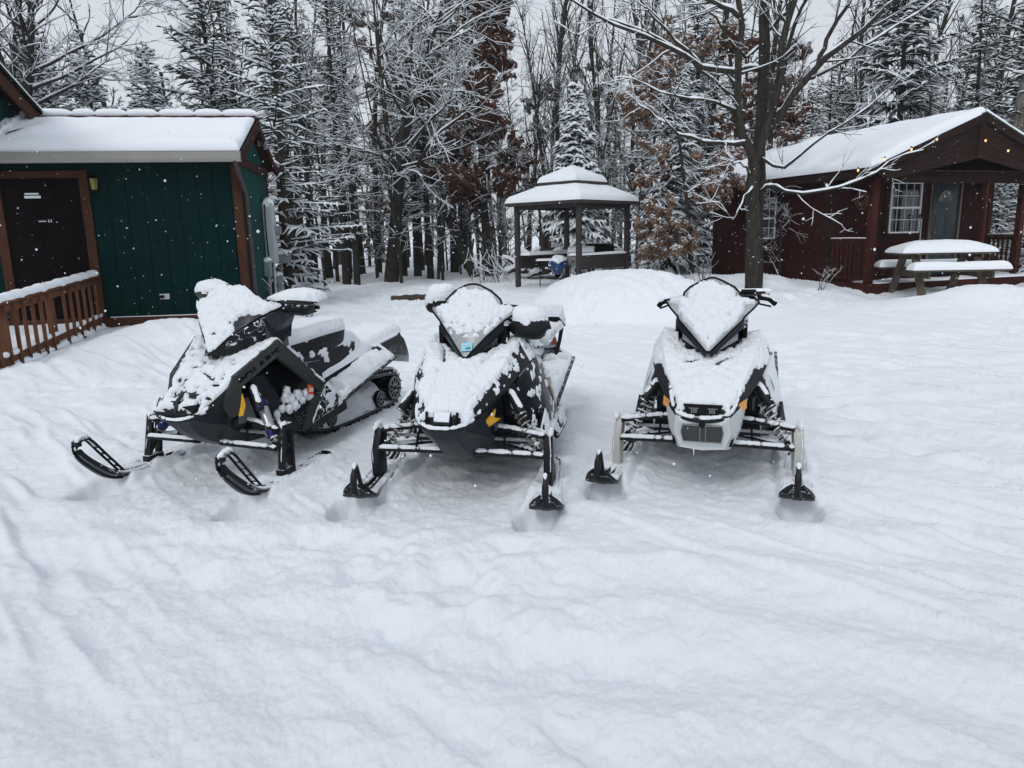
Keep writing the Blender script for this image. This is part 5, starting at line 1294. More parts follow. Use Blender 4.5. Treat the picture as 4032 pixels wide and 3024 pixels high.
def lump(name, loc, size, seed, lab, cat, mat='rust', amp=.35, snowT=.08, thr=.45):
    bm = bmesh.new(); bmesh.ops.create_icosphere(bm, subdivisions=4, radius=1)
    for v in bm.verts:
        n = float(fbm(np.array([v.co * 1.9 + Vector((seed, 0, 0))]), 4)[0]); v.co *= 1 + amp * n * 1.6; v.co = Vector((v.co.x * size[0], v.co.y * size[1], v.co.z * size[2]))
    me = bpy.data.meshes.new('heap'); bm.to_mesh(me); bm.free(); me.materials.append(M[mat]); me.polygons.foreach_set('use_smooth', np.ones(len(me.polygons), bool))
    r = empty(name, loc, 0, lab, cat); o = bpy.data.objects.new('heap', me); COL.objects.link(o); o.parent = r
    snow_on(o, r, snowT, thr, .07, 3, .3, .4, seed, 'snow_on_heap', M['roofsnow']); return r
def stump(px, Y, H, r0, seed, lab):
    x = (px - 2016) / 2850 * Y; gz = float(ground(np.array([x]), np.array([Y]), False)[0]); rng = np.random.RandomState(seed)
    r = empty('uprooted_stump', (x, Y, gz - .1), 0, lab, 'stump')
    mb = MB(); roots = []
    for k in range(12):
        a = rng.uniform(0, 6.28); P, q = limb(rng, (0, 0, .35), (math.cos(a), math.sin(a) * .5, rng.uniform(-.2, 1.3)), H * rng.uniform(.5, 1.1), r0 * .35, 7, .25)
        roots.append((P, q))
    V, F = tubes(roots, 7); npmesh('roots', V, F, M['barkbrown'], r); V, F = tubes(roots, 7, (.9, .03, .2)); npmesh('snow_on_roots', V, F, M['snowt'], r)
    return r
stump(2160, 20.5, 1.1, .3, 3, 'brown uprooted stump under snow seen through the left of the gazebo')
stump(2065, 20.8, .9, .25, 5, 'snow topped broken stump beside the left gazebo post')
lump('snow_pile', (1.75, 21.2, .75), (.75, .5, .45), 8, 'brushy heap capped with snow behind the gazebo posts', 'heap', 'needle', .5, .14, .3)
# timber on the ground between the sleds
def log():
    r = empty('landscape_timber', (-2.35, 15.0, .29), R(-4), 'dark rough timber lying in the snow between the left two snowmobiles', 'log')
    mb = MB(); n = 24; mb.tube([(x, .02 * math.sin(x * 4), .02 * math.sin(x * 3)) for x in np.linspace(-.1, 1.35, n)], [.085 + .01 * math.sin(i * 1.7) for i in range(n)], 10, flat=.8); o = mb.build('timber', M['rust'], r); snow_on(o, r, .03, .55, .05, 6, .3, .5, 1, 'snow_on_timber', M['snowt'])
log()
def post_rail():
    r = empty('low_timber', (4.10, 12.7, .44), R(3), 'short dark timber rail sticking from the snow left of the maple foot', 'timber')
    mb = MB(); mb.box((0, 0, 0), (.7, .12, .09)); o = mb.build('beam', M['trimdark'], r, bevel=.01); snow_slab('snow_on_beam', [(-.46, -.07, .045), (.46, -.07, .045), (.46, .07, .045), (-.46, .07, .045)], .05, r, 30, 10, .01, .06)
    mb = MB(); mb.box((.38, .0, -.14), (.1, .1, .26)); mb.box((-.38, 0, -.14), (.1, .1, .26)); mb.build('post', M['trimdark'], r)
post_rail()
# dry weeds and twigs
def weed(seed, x, y, h, lab, n=9, nm='dry_weed', sag=.02, grp=None):
    rng = np.random.RandomState(seed); br = []
    gz = float(ground(np.array([x]), np.array([y]), False)[0]); r = empty(nm, (x, y, gz - .03), 0, lab, 'weed', grp)
    for k in range(n):
        P, q = limb(rng, (rng.uniform(-.08, .08), rng.uniform(-.08, .08), 0), (rng.uniform(-.7, .7), rng.uniform(-.5, .5), 1), h * rng.uniform(.5, 1.1), .006, 6, .13, r1=.35); br.append((P, q))
        for j in range(4):
            i = rng.randint(2, 6); br.append(limb(rng, P[i - 1], (rng.uniform(-1, 1), rng.uniform(-1, 1), .7), h * .25, .0035, 4, .2))
    V, F = tubes(br, 4); npmesh('stems', V, F, M['barkbrown'], r); V, F = tubes(br, 4, (.7, .0015, .35)); npmesh('snow_on_stems', V, F, M['snowt'], r)
weed(1, -3.55, 12.6, .55, 'dry twiggy weed in the snow right of the shed corner', 12)
weed(2, -4.05, 12.1, .8, 'tall dry stems against the shed side near the downspout', 8)
weed(3, -2.9, 9.4, .35, 'sparse dry stalks behind the left snowmobile seat', 4)
weed(4, 6.2, 14.6, .7, 'dry stalks in the snow between the maple and the cabin', 7)
weed(5, 4.0, 15.2, .9, 'dry brush clump left of the maple foot', 12)
weed(6, 3.3, 16.5, .9, 'dry brush clump behind the large snow mound', 12)
weed(7, -5.9, 12.4, .01, 'x') if False else None
def fallen():
    rng = np.random.RandomState(9); r = empty('fallen_branches', (-.9, 19.6, .3), 0, 'fallen dark branches with snow reaching down left of the gazebo', 'branch')
    br = []
    for k in range(9):
        P, q = limb(rng, (rng.uniform(-.2, .9), 0, rng.uniform(.9, 1.6)), (rng.uniform(-.7, .9), rng.uniform(-.3, .3), -1), rng.uniform(1.2, 1.9), .03, 9, .1); br.append((P, q))
        for j in range(7):
            i = rng.randint(2, 8); br.append(limb(rng, P[i], unit(P[i] - P[i - 1]) + rng.normal(size=3) * .6, .55, .010, 5, .15))
    V, F = tubes(br, 5); npmesh('limbs', V, F, M['barkdark'], r); V, F = tubes(br, 5, (.7, .005, .3)); npmesh('snow_on_limbs', V, F, M['snowt'], r)
fallen()
# falling snow
def flakes():
    rng = np.random.RandomState(77); n = 3600; Y = 1.2 + 14 * rng.uniform(size=n) ** .8
    C = np.stack([rng.uniform(-.85, .85, n) * Y, Y, rng.uniform(0, 1, n) * (.6 + Y * .42)], -1); C[:, 2] += .35
    near = (.0012 + .0045 * rng.uniform(size=n) ** 2.5) * (1 + Y * .06)
    oc = np.array([[1, 0, 0], [0, 1, 0], [-1, 0, 0], [0, -1, 0], [0, 0, 1], [0, 0, -1]], float)
    V = C[:, None, :] + oc[None] * near[:, None, None] * rng.uniform(.6, 1.2, (n, 6, 1))
    f = np.array([[0, 1, 4], [1, 2, 4], [2, 3, 4], [3, 0, 4], [1, 0, 5], [2, 1, 5], [3, 2, 5], [0, 3, 5]])
    F = (f[None] + (np.arange(n) * 6)[:, None, None]).reshape(-1, 3)
    o = npmesh('falling_snow', V.reshape(-1, 3), F, M['snowt']); tag(o, 'snowflakes falling through the air over the yard', 'snowflakes', kind='stuff')
flakes()
# ------------------------------------------------------------------ snowmobiles (local: x forward, y to its left, z up)
def cr(P, n):
    """Catmull-Rom resample of rows P (k, ...) into n rows"""
    P = np.array(P, float); t = np.linspace(0, len(P) - 1, n); i = np.minimum(t.astype(int), len(P) - 2)
    f = (t - i).reshape((-1,) + (1,) * (P.ndim - 1)); q = np.concatenate([2 * P[:1] - P[1:2], P, 2 * P[-1:] - P[-2:-1]])
    a, b, c, d = q[i], q[i + 1], q[i + 2], q[i + 3]
    return .5 * (2 * b + (c - a) * f + (2 * a - 5 * b + 4 * c - d) * f ** 2 + (3 * b - a - 3 * c + d) * f ** 3)
def lin(P, n):
    P = np.array(P, float); t = np.linspace(0, len(P) - 1, n); i = np.minimum(t.astype(int), len(P) - 2)
    f = (t - i).reshape((-1,) + (1,) * (P.ndim - 1)); return P[i] * (1 - f) + P[i + 1] * f
def halfloft(st, nu, nv, crv=False):
    """st: [(x, [(y,z)...])] -> full symmetric grid"""
    G = np.array([[(x, y, z) for y, z in pr] for x, pr in st], float)
    G = cr(G, nu); G = np.swapaxes((cr if crv else lin)(np.swapaxes(G, 0, 1), nv), 0, 1)
    L = G[:, ::-1].copy(); L[..., 1] *= -1
    return np.concatenate([L[:, :-1], G], 1)
def both(f):
    for s in (1, -1): f(s)
def Y(p, s): return [(a, b * s, c) for a, b, c in p]

def radiator_mat():
    m, nt, b = newmat('radiator_fins')
    oc = objcoord(nt); sp = nt.nodes.new('ShaderNodeSeparateXYZ'); nt.links.new(oc, sp.inputs[0])
    sy = mathn(nt, 'SINE', mathn(nt, 'MULTIPLY', sp.outputs[1], 420)); sz = mathn(nt, 'SINE', mathn(nt, 'MULTIPLY', sp.outputs[2], 520))
    a = mixc(nt, ramp(nt, sz, -.2, .4), (.012, .015, .022), (.085, .065, .03))
    a = mixc(nt, mathn(nt, 'MULTIPLY', ramp(nt, sy, .0, .6), .6), a, (.015, .03, .075))
    nt.links.new(a, b.inputs['Base Color']); b.inputs['Roughness'].default_value = .5; return m
M['radiator'] = radiator_mat()
M['flap'] = dusted('snow_flap_grey', (.10, .105, .11), .5, (-.35, .5), .6, 25, coarse=12)
M['amberdark'] = plain('lens_dark', (.03, .03, .032), .1)

def sled(kind):
    m, h, r_ = sled_m(kind)
    labs = {'A': 'black snowmobile with angular open side panels at the left, nose toward the deck', 'B': 'black snowmobile with tan side panel and yellow chevron, in the middle', 'C': 'snowmobile with white nose and clear rounded windshield at the right'}
    root = empty('snowmobile', (m[0], m[1], 0), math.atan2(h[1], h[0]), labs[kind], 'snowmobile', 'snowmobiles parked in a row')
    seed = {'A': 1, 'B': 2, 'C': 3}[kind]
    K = M['char'] if kind == 'A' else M['black']
    # ---------------- hood
    if kind == 'A':
        st = [(.285, [(0, .465), (.10, .47), (.15, .48), (.175, .49)]), (.245, [(0, .54), (.10, .535), (.17, .515), (.19, .49)]), (.12, [(0, .625), (.13, .615), (.20, .585), (.225, .50)]), (.02, [(0, .70), (.15, .70), (.25, .67), (.262, .60)]),
              (-.14, [(0, .765), (.16, .77), (.295, .768), (.305, .71)]), (-.283, [(0, .79), (.17, .815), (.33, .868), (.342, .81)]), (-.40, [(0, .79), (.16, .80), (.34, .765), (.355, .72)]),
              (-.52, [(0, .79), (.15, .78), (.33, .66), (.40, .625)]), (-.655, [(0, .79), (.12, .76), (.28, .56), (.425, .507)]), (-.80, [(0, .79), (.11, .74), (.22, .50), (.30, .45)])]
    else:
        w = 1.0 if kind == 'B' else 1.03
        st = [(.335, [(0, .475), (.09, .475), (.125, .48), (.145, .49)]), (.30, [(0, .55), (.09, .55), (.14, .535), (.16, .50)]), (.16, [(0, .64), (.12, .625), (.195, .61), (.225, .545)]), (.0, [(0, .705), (.14, .70), (.235, .69), (.285, .61)]),
              (-.13, [(0, .755), (.15, .76), (.265, .765), (.325, .67)]), (-.28, [(0, .785), (.165, .805), (.285, .825), (.35, .71)]), (-.44, [(0, .80), (.17, .83), (.29, .86), (.365, .735)]),
              (-.6, [(0, .81), (.15, .83), (.28, .79), (.375, .69)]), (-.8, [(0, .80), (.13, .79), (.24, .68), (.36, .60)]), (-1.0, [(0, .80), (.12, .77), (.2, .62), (.30, .52)])]
        st = [(x, [(y * w, z) for y, z in p]) for x, p in st]
    G = halfloft(st, 90, 34)
    # creases and vents pressed into the hood
    if kind == 'B':
        a = np.abs(G[..., 1]); G[..., 2] -= .016 * np.exp(-((a - .115) / .018) ** 2) * (G[..., 0] > -.35); 
    if kind == 'C':
        for x0, y0 in ((-.02, .10), (.06, .10)):
            G[..., 2] -= .02 * np.exp(-((G[..., 0] - x0 - .5 * np.abs(np.abs(G[..., 1]) - .02)) / .012) ** 2) * np.exp(-((np.abs(G[..., 1]) - y0) / .06) ** 4)
    if kind == 'A':
        G[..., 2] -= .014 * np.exp(-((np.abs(G[..., 1]) - (.07 + .25 * (G[..., 0] + .0))) / .012) ** 2) * (G[..., 0] > -.1)
    mb = MB(); mb.grid(G, flip=False); hood = mb.build('hood', K, root, ang=45)
    me = hood.data
    if me.polygons[len(me.polygons) // 2].normal.z < 0: me.flip_normals()
    podzone = lambda C: ~((np.abs(C[:, 1]) < .02 + (-.10 - C[:, 0]) * .9 - .05) & (C[:, 0] < -.16) & (C[:, 0] > -.62) & (np.abs(C[:, 1]) < .2))
    def hoodkeep(C):
        k = podzone(C)
        if kind != 'A':
            ry = np.interp(C[:, 0], [-.44, -.28, -.13, 0, .16, .30], [.29, .285, .265, .235, .195, .14]) * w
            k &= ~((np.abs(C[:, 1]) > ry + (.012 + .07 * ss(-.02, -.22, C[:, 0]) + .02 * fbm(C * 13, 3) if kind == 'C' else .03 + .10 * fbm(C * 16, 3))) & (C[:, 0] > -.36))
        if kind == 'C':
            for x0 in (-.17, -.03):
                xx = x0 - .25 * np.abs(C[:, 1]); k &= ~((np.abs(C[:, 0] - xx - .02 * np.sin(C[:, 1] * 40)) < .015) & (np.abs(C[:, 1]) > .05) & (np.abs(C[:, 1]) < .13 + .02 * (x0 < -.1)))
        if kind == 'B':
            k &= ~((np.abs(np.abs(C[:, 1]) - (.125 + .28 * (-.1 - C[:, 0]))) < .006) & (C[:, 0] < -.10) & (C[:, 0] > -.28))
        if kind == 'A':
            n = fbm(C * 9 + 3, 2)
            k &= ~((np.abs(C[:, 0] - .045 - .3 * (C[:, 1] - .02)) < .006) & (C[:, 1] > .0) & (C[:, 1] < .12))
            k &= ~((np.abs(C[:, 0] - .18) < .012) & (np.abs(C[:, 1] - .155) < .02)) & ~((C[:, 0] > .17) & (np.abs(C[:, 1]) < .085) & (C[:, 0] < .215) & (n > -.25))
        return k
    snow_on(hood, hood, {'A': .022, 'B': .028, 'C': .020}[kind], {'A': .50, 'B': .42, 'C': .36}[kind], .012, 16, .35, .22, seed, 'snow_on_hood', keep=lambda C: hoodkeep(C) & (fbm(C * 30 + seed, 2) > {'A': -.46, 'B': -.74, 'C': -.9}[kind]), edge=2, rough=.011)
    # ---------------- belly pan / nose
    if kind == 'C':
        bl = [(.345, [(0, .425), (.10, .43), (.125, .445), (.15, .475)]), (.275, [(0, .275), (.125, .285), (.155, .36), (.185, .50)]), (.16, [(0, .235), (.15, .24), (.20, .35), (.232, .54)]), (.0, [(0, .205), (.16, .215), (.21, .33), (.255, .60)]), (-.3, [(0, .15), (.12, .16), (.20, .3), (.26, .6)]), (-.62, [(0, .15), (.18, .17), (.22, .3), (.26, .5)])]
    elif kind == 'B':
        bl = [(.335, [(0, .44), (.09, .442), (.12, .455), (.14, .48)]), (.26, [(0, .355), (.07, .36), (.145, .42), (.175, .515)]), (.10, [(0, .235), (.08, .245), (.19, .36), (.232, .57)]), (-.08, [(0, .15), (.09, .16), (.20, .30), (.26, .64)]), (-.3, [(0, .13), (.12, .14), (.21, .28), (.27, .68)]), (-.62, [(0, .15), (.18, .17), (.22, .3), (.26, .5)])]
    else:
        bl = [(.30, [(0, .44), (.10, .445), (.14, .46), (.17, .495)]), (.22, [(0, .34), (.07, .35), (.165, .42), (.195, .51)]), (.10, [(0, .255), (.07, .265), (.20, .38), (.228, .53)]), (-.05, [(0, .20), (.08, .21), (.16, .30), (.20, .55)]), (-.3, [(0, .17), (.12, .18), (.18, .28), (.20, .5)]), (-.62, [(0, .17), (.18, .19), (.2, .3), (.22, .5)])]
    G = halfloft(bl, 36, 22); mb = MB(); mb.grid(G, flip=True)
    e0 = G[0]; c = e0.mean(0); k = len(e0); mb.add(np.vstack([e0, [[e0[0][0], 0, e0[0][2]]]]), [(i, i + 1, k) for i in range(k - 1)])
    bp = mb.build('belly_pan', M['whitepl'] if kind == 'C' else M['blackg'], root, ang=28)
    # black tub behind the front suspension, so the engine bay is closed
    mb = MB()
    tubw = .235 if kind != 'A' else .20
    mb.add([(-.13, -tubw, .25), (-.13, tubw, .25), (-.13, tubw, .66), (-.13, -tubw, .66), (-.95, -.2, .25), (-.95, .2, .25), (-.95, .2, .62), (-.95, -.2, .62)], [(0, 1, 2, 3), (5, 4, 7, 6), (1, 5, 6, 2), (4, 0, 3, 7), (3, 2, 6, 7), (4, 5, 1, 0)])
    mb.build('engine_bay', M['blackg'], root, smooth=False)
    # ---------------- bumper
    if kind == 'C': path = [(.16, -.20, .60), (.215, -.185, .555), (.27, -.165, .505), (.33, -.12, .47), (.352, 0, .455), (.33, .12, .47), (.27, .165, .505), (.215, .185, .555), (.16, .20, .60)]; rr = .016
    elif kind == 'B': path = [(.19, -.19, .56), (.235, -.182, .53), (.30, -.15, .485), (.36, -.07, .462), (.365, 0, .458), (.36, .07, .462), (.30, .15, .485), (.24, .185, .52), (.22, .19, .54)]; rr = .013
    else: path = [(.20, -.215, .555), (.235, -.21, .525), (.28, -.17, .475), (.325, -.06, .452), (.325, .06, .452), (.28, .15, .478), (.235, .19, .51), (.225, .20, .525)]; rr = .011
    mb = MB(); mb.tube(cr(path, 40), rr, 10); bm_ = mb.build('front_bumper', M['blackg'], root)
    snow_tube(cr(path, 40), rr, bm_, .006, seed, 'snow_on_bumper')
    if kind == 'C':
        mb = MB(); mb.panel([(.332, -.11, .545), (.332, .11, .545), (.348, .085, .488), (.348, -.085, .488)], .03, n=(1, 0, .2)); nl = mb.build('headlight', M['ink'], root, smooth=False)
        mb = MB()
        for y in (-.06, .04): 
            for q in range(3): mb.box((.3465, y + .012 * q, .508), (.004, .006, .022))
        mb.box((.3435, -.05, .523), (.004, .055, .004)); mb.box((.3435, .055, .523), (.004, .055, .004)); mb.build('grille_bars', M['metergrey'], nl, smooth=False)
        # face plate and radiator
        mb = MB(); mb.panel([(.348, -.148, .470), (.348, .148, .470), (.305, .160, .37), (.275, .125, .272), (.272, 0, .258), (.275, -.125, .272), (.305, -.160, .37)], .02, n=(1, 0, -.4)); mb.build('nose_plate', M['whitepl'], root, bevel=.004)
        mb = MB(); mb.panel([(.356, -.108, .425), (.356, .108, .425), (.334, .118, .38), (.312, .105, .32), (.312, -.105, .32), (.334, -.118, .38)], .02, n=(1, 0, -.4)); ra = mb.build('radiator', M['radiator'], root, smooth=False)
        mb = MB(); mb.tube([(.360, -.012, .43), (.315, -.012, .315)], .003, 5); mb.tube([(.360, .02, .43), (.315, .02, .315)], .003, 5); mb.tube([(.358, -.108, .427), (.358, .108, .427), (.336, .118, .38), (.314, .105, .318), (.314, -.105, .318), (.336, -.118, .38), (.358, -.108, .427)], .004, 5); mb.build('guard_wires', M['metergrey'], ra)
        mb = MB(); mb.disc((.355, 0, .432), (1, 0, .2), .018, .02, 12); mb.build('tow_ring', M['ink'], root)
        both(lambda s: MB().panel(Y([(.245, .195, .535), (.19, .236, .555), (.185, .238, .50), (.215, .205, .487)], s), .006, n=(.5, s, .1)).build('reflector', M['orange'], root, smooth=False))
        both(lambda s: MB().panel(Y([(.262, .158, .32), (.262, .178, .345), (.262, .166, .285), (.262, .148, .283)], s), .004, n=(1, 0, 0)).build('vent', M['ink'], root, smooth=False))
        for x, y, l in ((.22, -.05, .06), (.20, -.055, .035), (.21, .06, .02)): mb = MB(); mb.tube([(x, y, .262), (x, y, .262 - l * .5), (x, y, .262 - l)], [.006, .004, .0008], 8); mb.build('icicle', M['snowt'], bp)
    elif kind == 'B':
        mb = MB(); mb.panel([(.325, -.05, .555), (.325, .05, .555), (.350, .048, .488), (.350, -.048, .488)], .03, n=(1, 0, .3)); nl = mb.build('headlight', M['black'], root, smooth=False)
        snow_on(nl, nl, .018, -.2, .012, 20, .3, .2, 5, 'snow_on_headlight')
        both(lambda s: (lambda a: a.build('nose_rib', M['ink'], root))(MB().tube(Y([(.33, .09, .555), (.352, .085, .49), (.35, .08, .46)], s), .008, 6)))
        both(lambda s: MB().panel(Y([(.10, .250, .525), (.155, .205, .468), (.12, .212, .425), (.0, .252, .445), (.075, .232, .468)], s), .008, n=(.6, s, -.25)).build('reflector', M['yellow'], root, smooth=False))
        both(lambda s: MB().tube(Y([(.29, .19, .515), (.20, .215, .54), (.10, .245, .575), (-.02, .28, .62)], s), .007, 6).build('seam_trim', M['ink'], root))
    else:
        mb = MB(); mb.panel([(.252, -.07, .555), (.252, .045, .555), (.262, .05, .53), (.262, -.075, .53)], .01, n=(1, 0, .5)); nl = mb.build('headlight', M['ink'], root, smooth=False)
        mb = MB(); mb.tube([(.20, -.015, .60), (.262, -.015, .555), (.285, -.015, .49)], .014, 6, flat=.6); mb.build('nose_rib', M['char'], root)
        mb = MB(); mb.panel([(.30, .055, .535), (.255, .14, .545), (.235, .17, .52), (.29, .12, .50)], .02, n=(1, .6, .5)); o = mb.build('headlight', M['ink'], root, smooth=False)
        both(lambda s: MB().panel(Y([(.040, .292, .575), (.018, .292, .50), (.035, .278, .43), (.056, .262, .43), (.044, .278, .50)], s), .006, n=(.3, s, 0)).build('reflector', M['yellow'], root, smooth=False))
    # ---------------- skis and front suspension
    yaw = R({'A': 0, 'B': 8, 'C': -3}[kind])
    def ski(s):
        # station: x, z, half width
        S_ = [(-.46, .075, .03), (-.43, .045, .06), (-.3, .032, .074), (-.1, .03, .076), (.12, .03, .078), (.26, .04, .082), (.36, .07, .084), (.44, .12, .075), (.51, .185, .05), (.55, .235, .03), (.565, .275, .02)]
        if kind != 'A': S_ = S_[:6] + [(.36, .044, .090), (.42, .055, .094), (.46, .076, .090), (.49, .104, .078), (.515, .135, .056), (.53, .16, .03)]
        else: S_ = S_[:6] + [(.36, .07, .080), (.44, .13, .066), (.51, .20, .045), (.545, .245, .03), (.56, .275, .02)]
        S_ = cr([(a, b, c) for a, b, c in S_], 34)
        pr = [(-1., .022), (-.9, .016), (-.75, .0), (-.3, .0), (-.22, -.022), (.22, -.022), (.3, .0), (.75, .0), (.9, .016), (1., .022)]
        T = np.gradient(S_[:, :2], axis=0); T /= np.linalg.norm(T, axis=1, keepdims=True); N = np.stack([-T[:, 1], T[:, 0]], 1)
        pk = lambda x: 1. if kind == 'A' else float(1 - .8 * ss(.22, .36, x))
        lo = np.array([[(x + N[i, 0] * dz * pk(x), .54 * s + w * u, z + N[i, 1] * dz * pk(x)) for u, dz in pr] for i, (x, z, w) in enumerate(S_)])
        pt = [(-1., .026), (-.92, .028), (-.72, .014), (-.3, .014), (-.24, .034), (-.1, .016), (.1, .016), (.24, .034), (.3, .014), (.72, .014), (.92, .028), (1., .026)]
        up = np.array([[(x + N[i, 0] * dz, .54 * s + w * u, z + N[i, 1] * dz) for u, dz in pt] for i, (x, z, w) in enumerate(S_)])
        mb = MB(); mb.grid(lo, flip=False); mb.grid(up, flip=True)
        for j in (0, -1): mb.grid(np.stack([lo[:, j], up[:, j]], 1), flip=(j == 0))
        o = mb.build('ski', M['black'], root, ang=40)
        mb = MB()
        if kind == 'A':
            for dy in (-.028, .028): mb.tube(cr([(.56, .54 * s + dy * .6, .26), (.565, .54 * s + dy * .6, .31), (.53, .54 * s + dy, .345), (.475, .54 * s + dy, .335), (.38, .54 * s + dy, .215), (.27, .54 * s + dy, .075)], 18), .0085, 6)
            for t in (.25, .45, .65, .85): x = .475 - t * .205; z = .335 - t * .26; mb.tube([(x, .54 * s - .028, z), (x, .54 * s + .028, z)], .006, 5)
            mb.box((.55, .54 * s, .325), (.03, .05, .03), mat=None)
        else:
            pth = cr([(.53, .54 * s, .12), (.525, .54 * s, .19), (.50, .54 * s, .25), (.47, .54 * s, .262), (.43, .54 * s, .19), (.37, .54 * s, .07)], 18); mb.tube(pth, [.019] * 6 + [.013] * 12, 8)
            mb.tube([(.35, .54 * s, .07), (.35, .54 * s, .12)], [.035, .02], 8)
        lp = mb.build('ski_loop', M['black'], o)
        # steer the ski about its spindle
        if yaw:
            c_, s_ = math.cos(yaw), math.sin(yaw)
            for ob in (o, lp):
                Mx = Matrix.Translation((0, .54 * s, 0)) @ Matrix.Rotation(yaw, 4, 'Z') @ Matrix.Translation((0, -.54 * s, 0)); ob.data.transform(Mx)
        snow_on(o, o, .034, .5, .014, 10, .4, .25, seed + s, 'snow_on_ski', edge=2)
        if kind != 'A':
            q_ = pth[3:11] if not yaw else np.array([(x * math.cos(yaw) - (y - .54 * s) * math.sin(yaw), .54 * s + x * math.sin(yaw) + (y - .54 * s) * math.cos(yaw), z) for x, y, z in pth[3:11]])
            snow_tube(q_, .014, o, .004, seed, 'snow_on_ski_loop', step=.006)
        else: snow_tube([(.562, .54 * s, .28), (.56, .54 * s, .315), (.53, .54 * s, .338), (.475, .54 * s, .332), (.42, .54 * s, .26)], [.012, .020, .026, .022, .012], o, .003, seed, 'snow_on_ski_loop', step=.006)
        # spindle
        mt = M['lightspindle'] if kind == 'C' else M['black']
        mb = MB()
        if kind == 'A':
            for dx in (.045, -.05): mb.beam((dx, .545 * s, .07), (dx * .7 - .04, .53 * s, .37), .05, .022, up=(1, 0, 0))
            mb.box((0, .54 * s, .08), (.13, .055, .05)); mb.box((-.04, .53 * s, .36), (.09, .05, .04)); mb.beam((.02, .54 * s, .12), (-.06, .535 * s, .24), .03, .015, up=(1, 0, 0)); mb.beam((-.04, .54 * s, .2), (.0, .535 * s, .32), .03, .015, up=(1, 0, 0))
        else:
            mb.panel(Y([(.055, .565, .06), (.06, .568, .22), (.0, .56, .36), (-.07, .55, .36), (-.05, .56, .2), (-.06, .565, .06)], s), .05, n=(0, s, 0))
        sp = mb.build('spindle', mt, root, bevel=.004)
        snow_tube(Y([(.056, .557, .13), (.062, .56, .22), (.02, .55, .345), (-.06, .545, .362)], s) if kind != 'A' else Y([(.05, .548, .14), (.02, .54, .24), (-.0, .535, .355), (-.07, .53, .365)], s), .022, sp, .004, seed, 'snow_on_spindle', gapp=.10)
        mb = MB(); mb.tube(Y([(.015, .515, .345), (-.06, .3, .362), (-.08, .2, .365)], s), .0155, 8); mb.tube(Y([(-.03, .515, .345), (-.25, .3, .35), (-.36, .2, .35)], s), .0135, 8); ua = mb.build('suspension_arm', M['black'], root)
        snow_tube(Y([(.015, .515, .345), (-.06, .3, .362), (-.08, .2, .365)], s), .0155, ua, .007, seed, 'snow_on_arm'); snow_tube(Y([(-.03, .515, .345), (-.25, .3, .35), (-.36, .2, .35)], s), .0135, ua, .006, seed, 'snow_on_arm')
        mb = MB(); mb.tube(Y([(.045, .515, .235), (.055, .3, .242), (.06, .1, .245)], s), .0155, 8); mb.tube(Y([(.0, .515, .232), (-.18, .3, .225), (-.3, .14, .22)], s), .0135, 8); la = mb.build('suspension_arm', M['black'], root)
        snow_tube(Y([(.045, .515, .235), (.055, .3, .242), (.06, .1, .245)], s), .0155, la, .007, seed + 1, 'snow_on_arm'); snow_tube(Y([(.0, .515, .232), (-.18, .3, .225), (-.3, .14, .22)], s), .0135, la, .008, seed + 1, 'snow_on_arm')
        mb = MB(); mb.tube(Y([(-.06, .50, .30), (-.07, .12, .30)], s), .010, 8); mb.build('tie_rod', M['silver'], root)
        mb = MB(); mb.tube(Y([(.03, .28, .24), (.0, .27, .34)], s), .008, 6); mb.build('sway_link', M['ink'], root)
        # shock
        T_, B_ = np.array((-.11, .275 * s, .575)), np.array((-.005, .478 * s, .255)); d = B_ - T_; L = np.linalg.norm(d); d /= L
        mb = MB(); mb.tube([T_, T_ + d * L * .55], .021, 10); mb.tube([T_ + d * L * .5, B_], .010, 8); mb.disc(B_, (1, 0, 0), .018, .03, 12); mb.disc(T_ + d * L * .9, d, .032, .012, 14); mb.disc(T_ + d * L * .28, d, .034, .014, 14)
        sh = mb.build('shock_absorber', M['black'], root)
        if kind != 'A':
            x = np.cross(d, (1, 0, 0)); x /= np.linalg.norm(x); y = np.cross(d, x); n_ = 110
            P = [T_ + d * L * (.30 + .60 * t) + (x * math.cos(t * 6.5 * 6.283) + y * math.sin(t * 6.5 * 6.283)) * .034 for t in np.linspace(0, 1, n_)]
            mb = MB(); mb.tube(P, .0048, 6); spg = mb.build('coil_spring', M['spring'] if kind == 'B' else M['springw'], sh)
        else:
            mb = MB(); mb.tube([T_ + d * L * .2, T_ + d * L * .23, T_ + d * L * .3, T_ + d * L * .33], [.03, .036, .036, .03], 12); mb.tube([T_ + d * L * .74, T_ + d * L * .77, T_ + d * L * .86, T_ + d * L * .89], [.026, .036, .036, .03], 12); mb.build('shock_collar', M['blue'], sh)
            mb = MB(); mb.tube([T_ + d * L * .36, T_ + d * L * .72], [.034, .032], 12); mb.build('air_sleeve', M['silver'], sh)
        R0, R1 = np.array((-.055, .30 * s, .585)), np.array((.0, .385 * s, .47)); 
        mb = MB(); dd = (R1 - R0) / np.linalg.norm(R1 - R0); mb.tube([R0, R0 + dd * .01, R1 - dd * .008, R1], [.02, .027, .027, .024], 14); mb.tube([R0 + dd * .02, T_ + d * .03], .012, 6); rv = mb.build('reservoir', M['black'], sh)
        mb = MB(); mb.tube([R1 - dd * .012, R1 - dd * .004], [.0285, .0285], 14); mb.build('reservoir_cap', M['silver'] if kind != 'A' else M['blue'], sh)
        snow_tube([R0 - dd * .008, R1 - dd * .014], .026, sh, .006, seed, 'snow_on_reservoir'); snow_tube([T_ + d * .03, T_ + d * L * .34], .02, sh, .006, seed, 'snow_on_shock'); snow_tube([T_ + d * L * .72, B_ - d * .01], .014, sh, .008, seed + 2, 'snow_on_shock', gapp=.16)
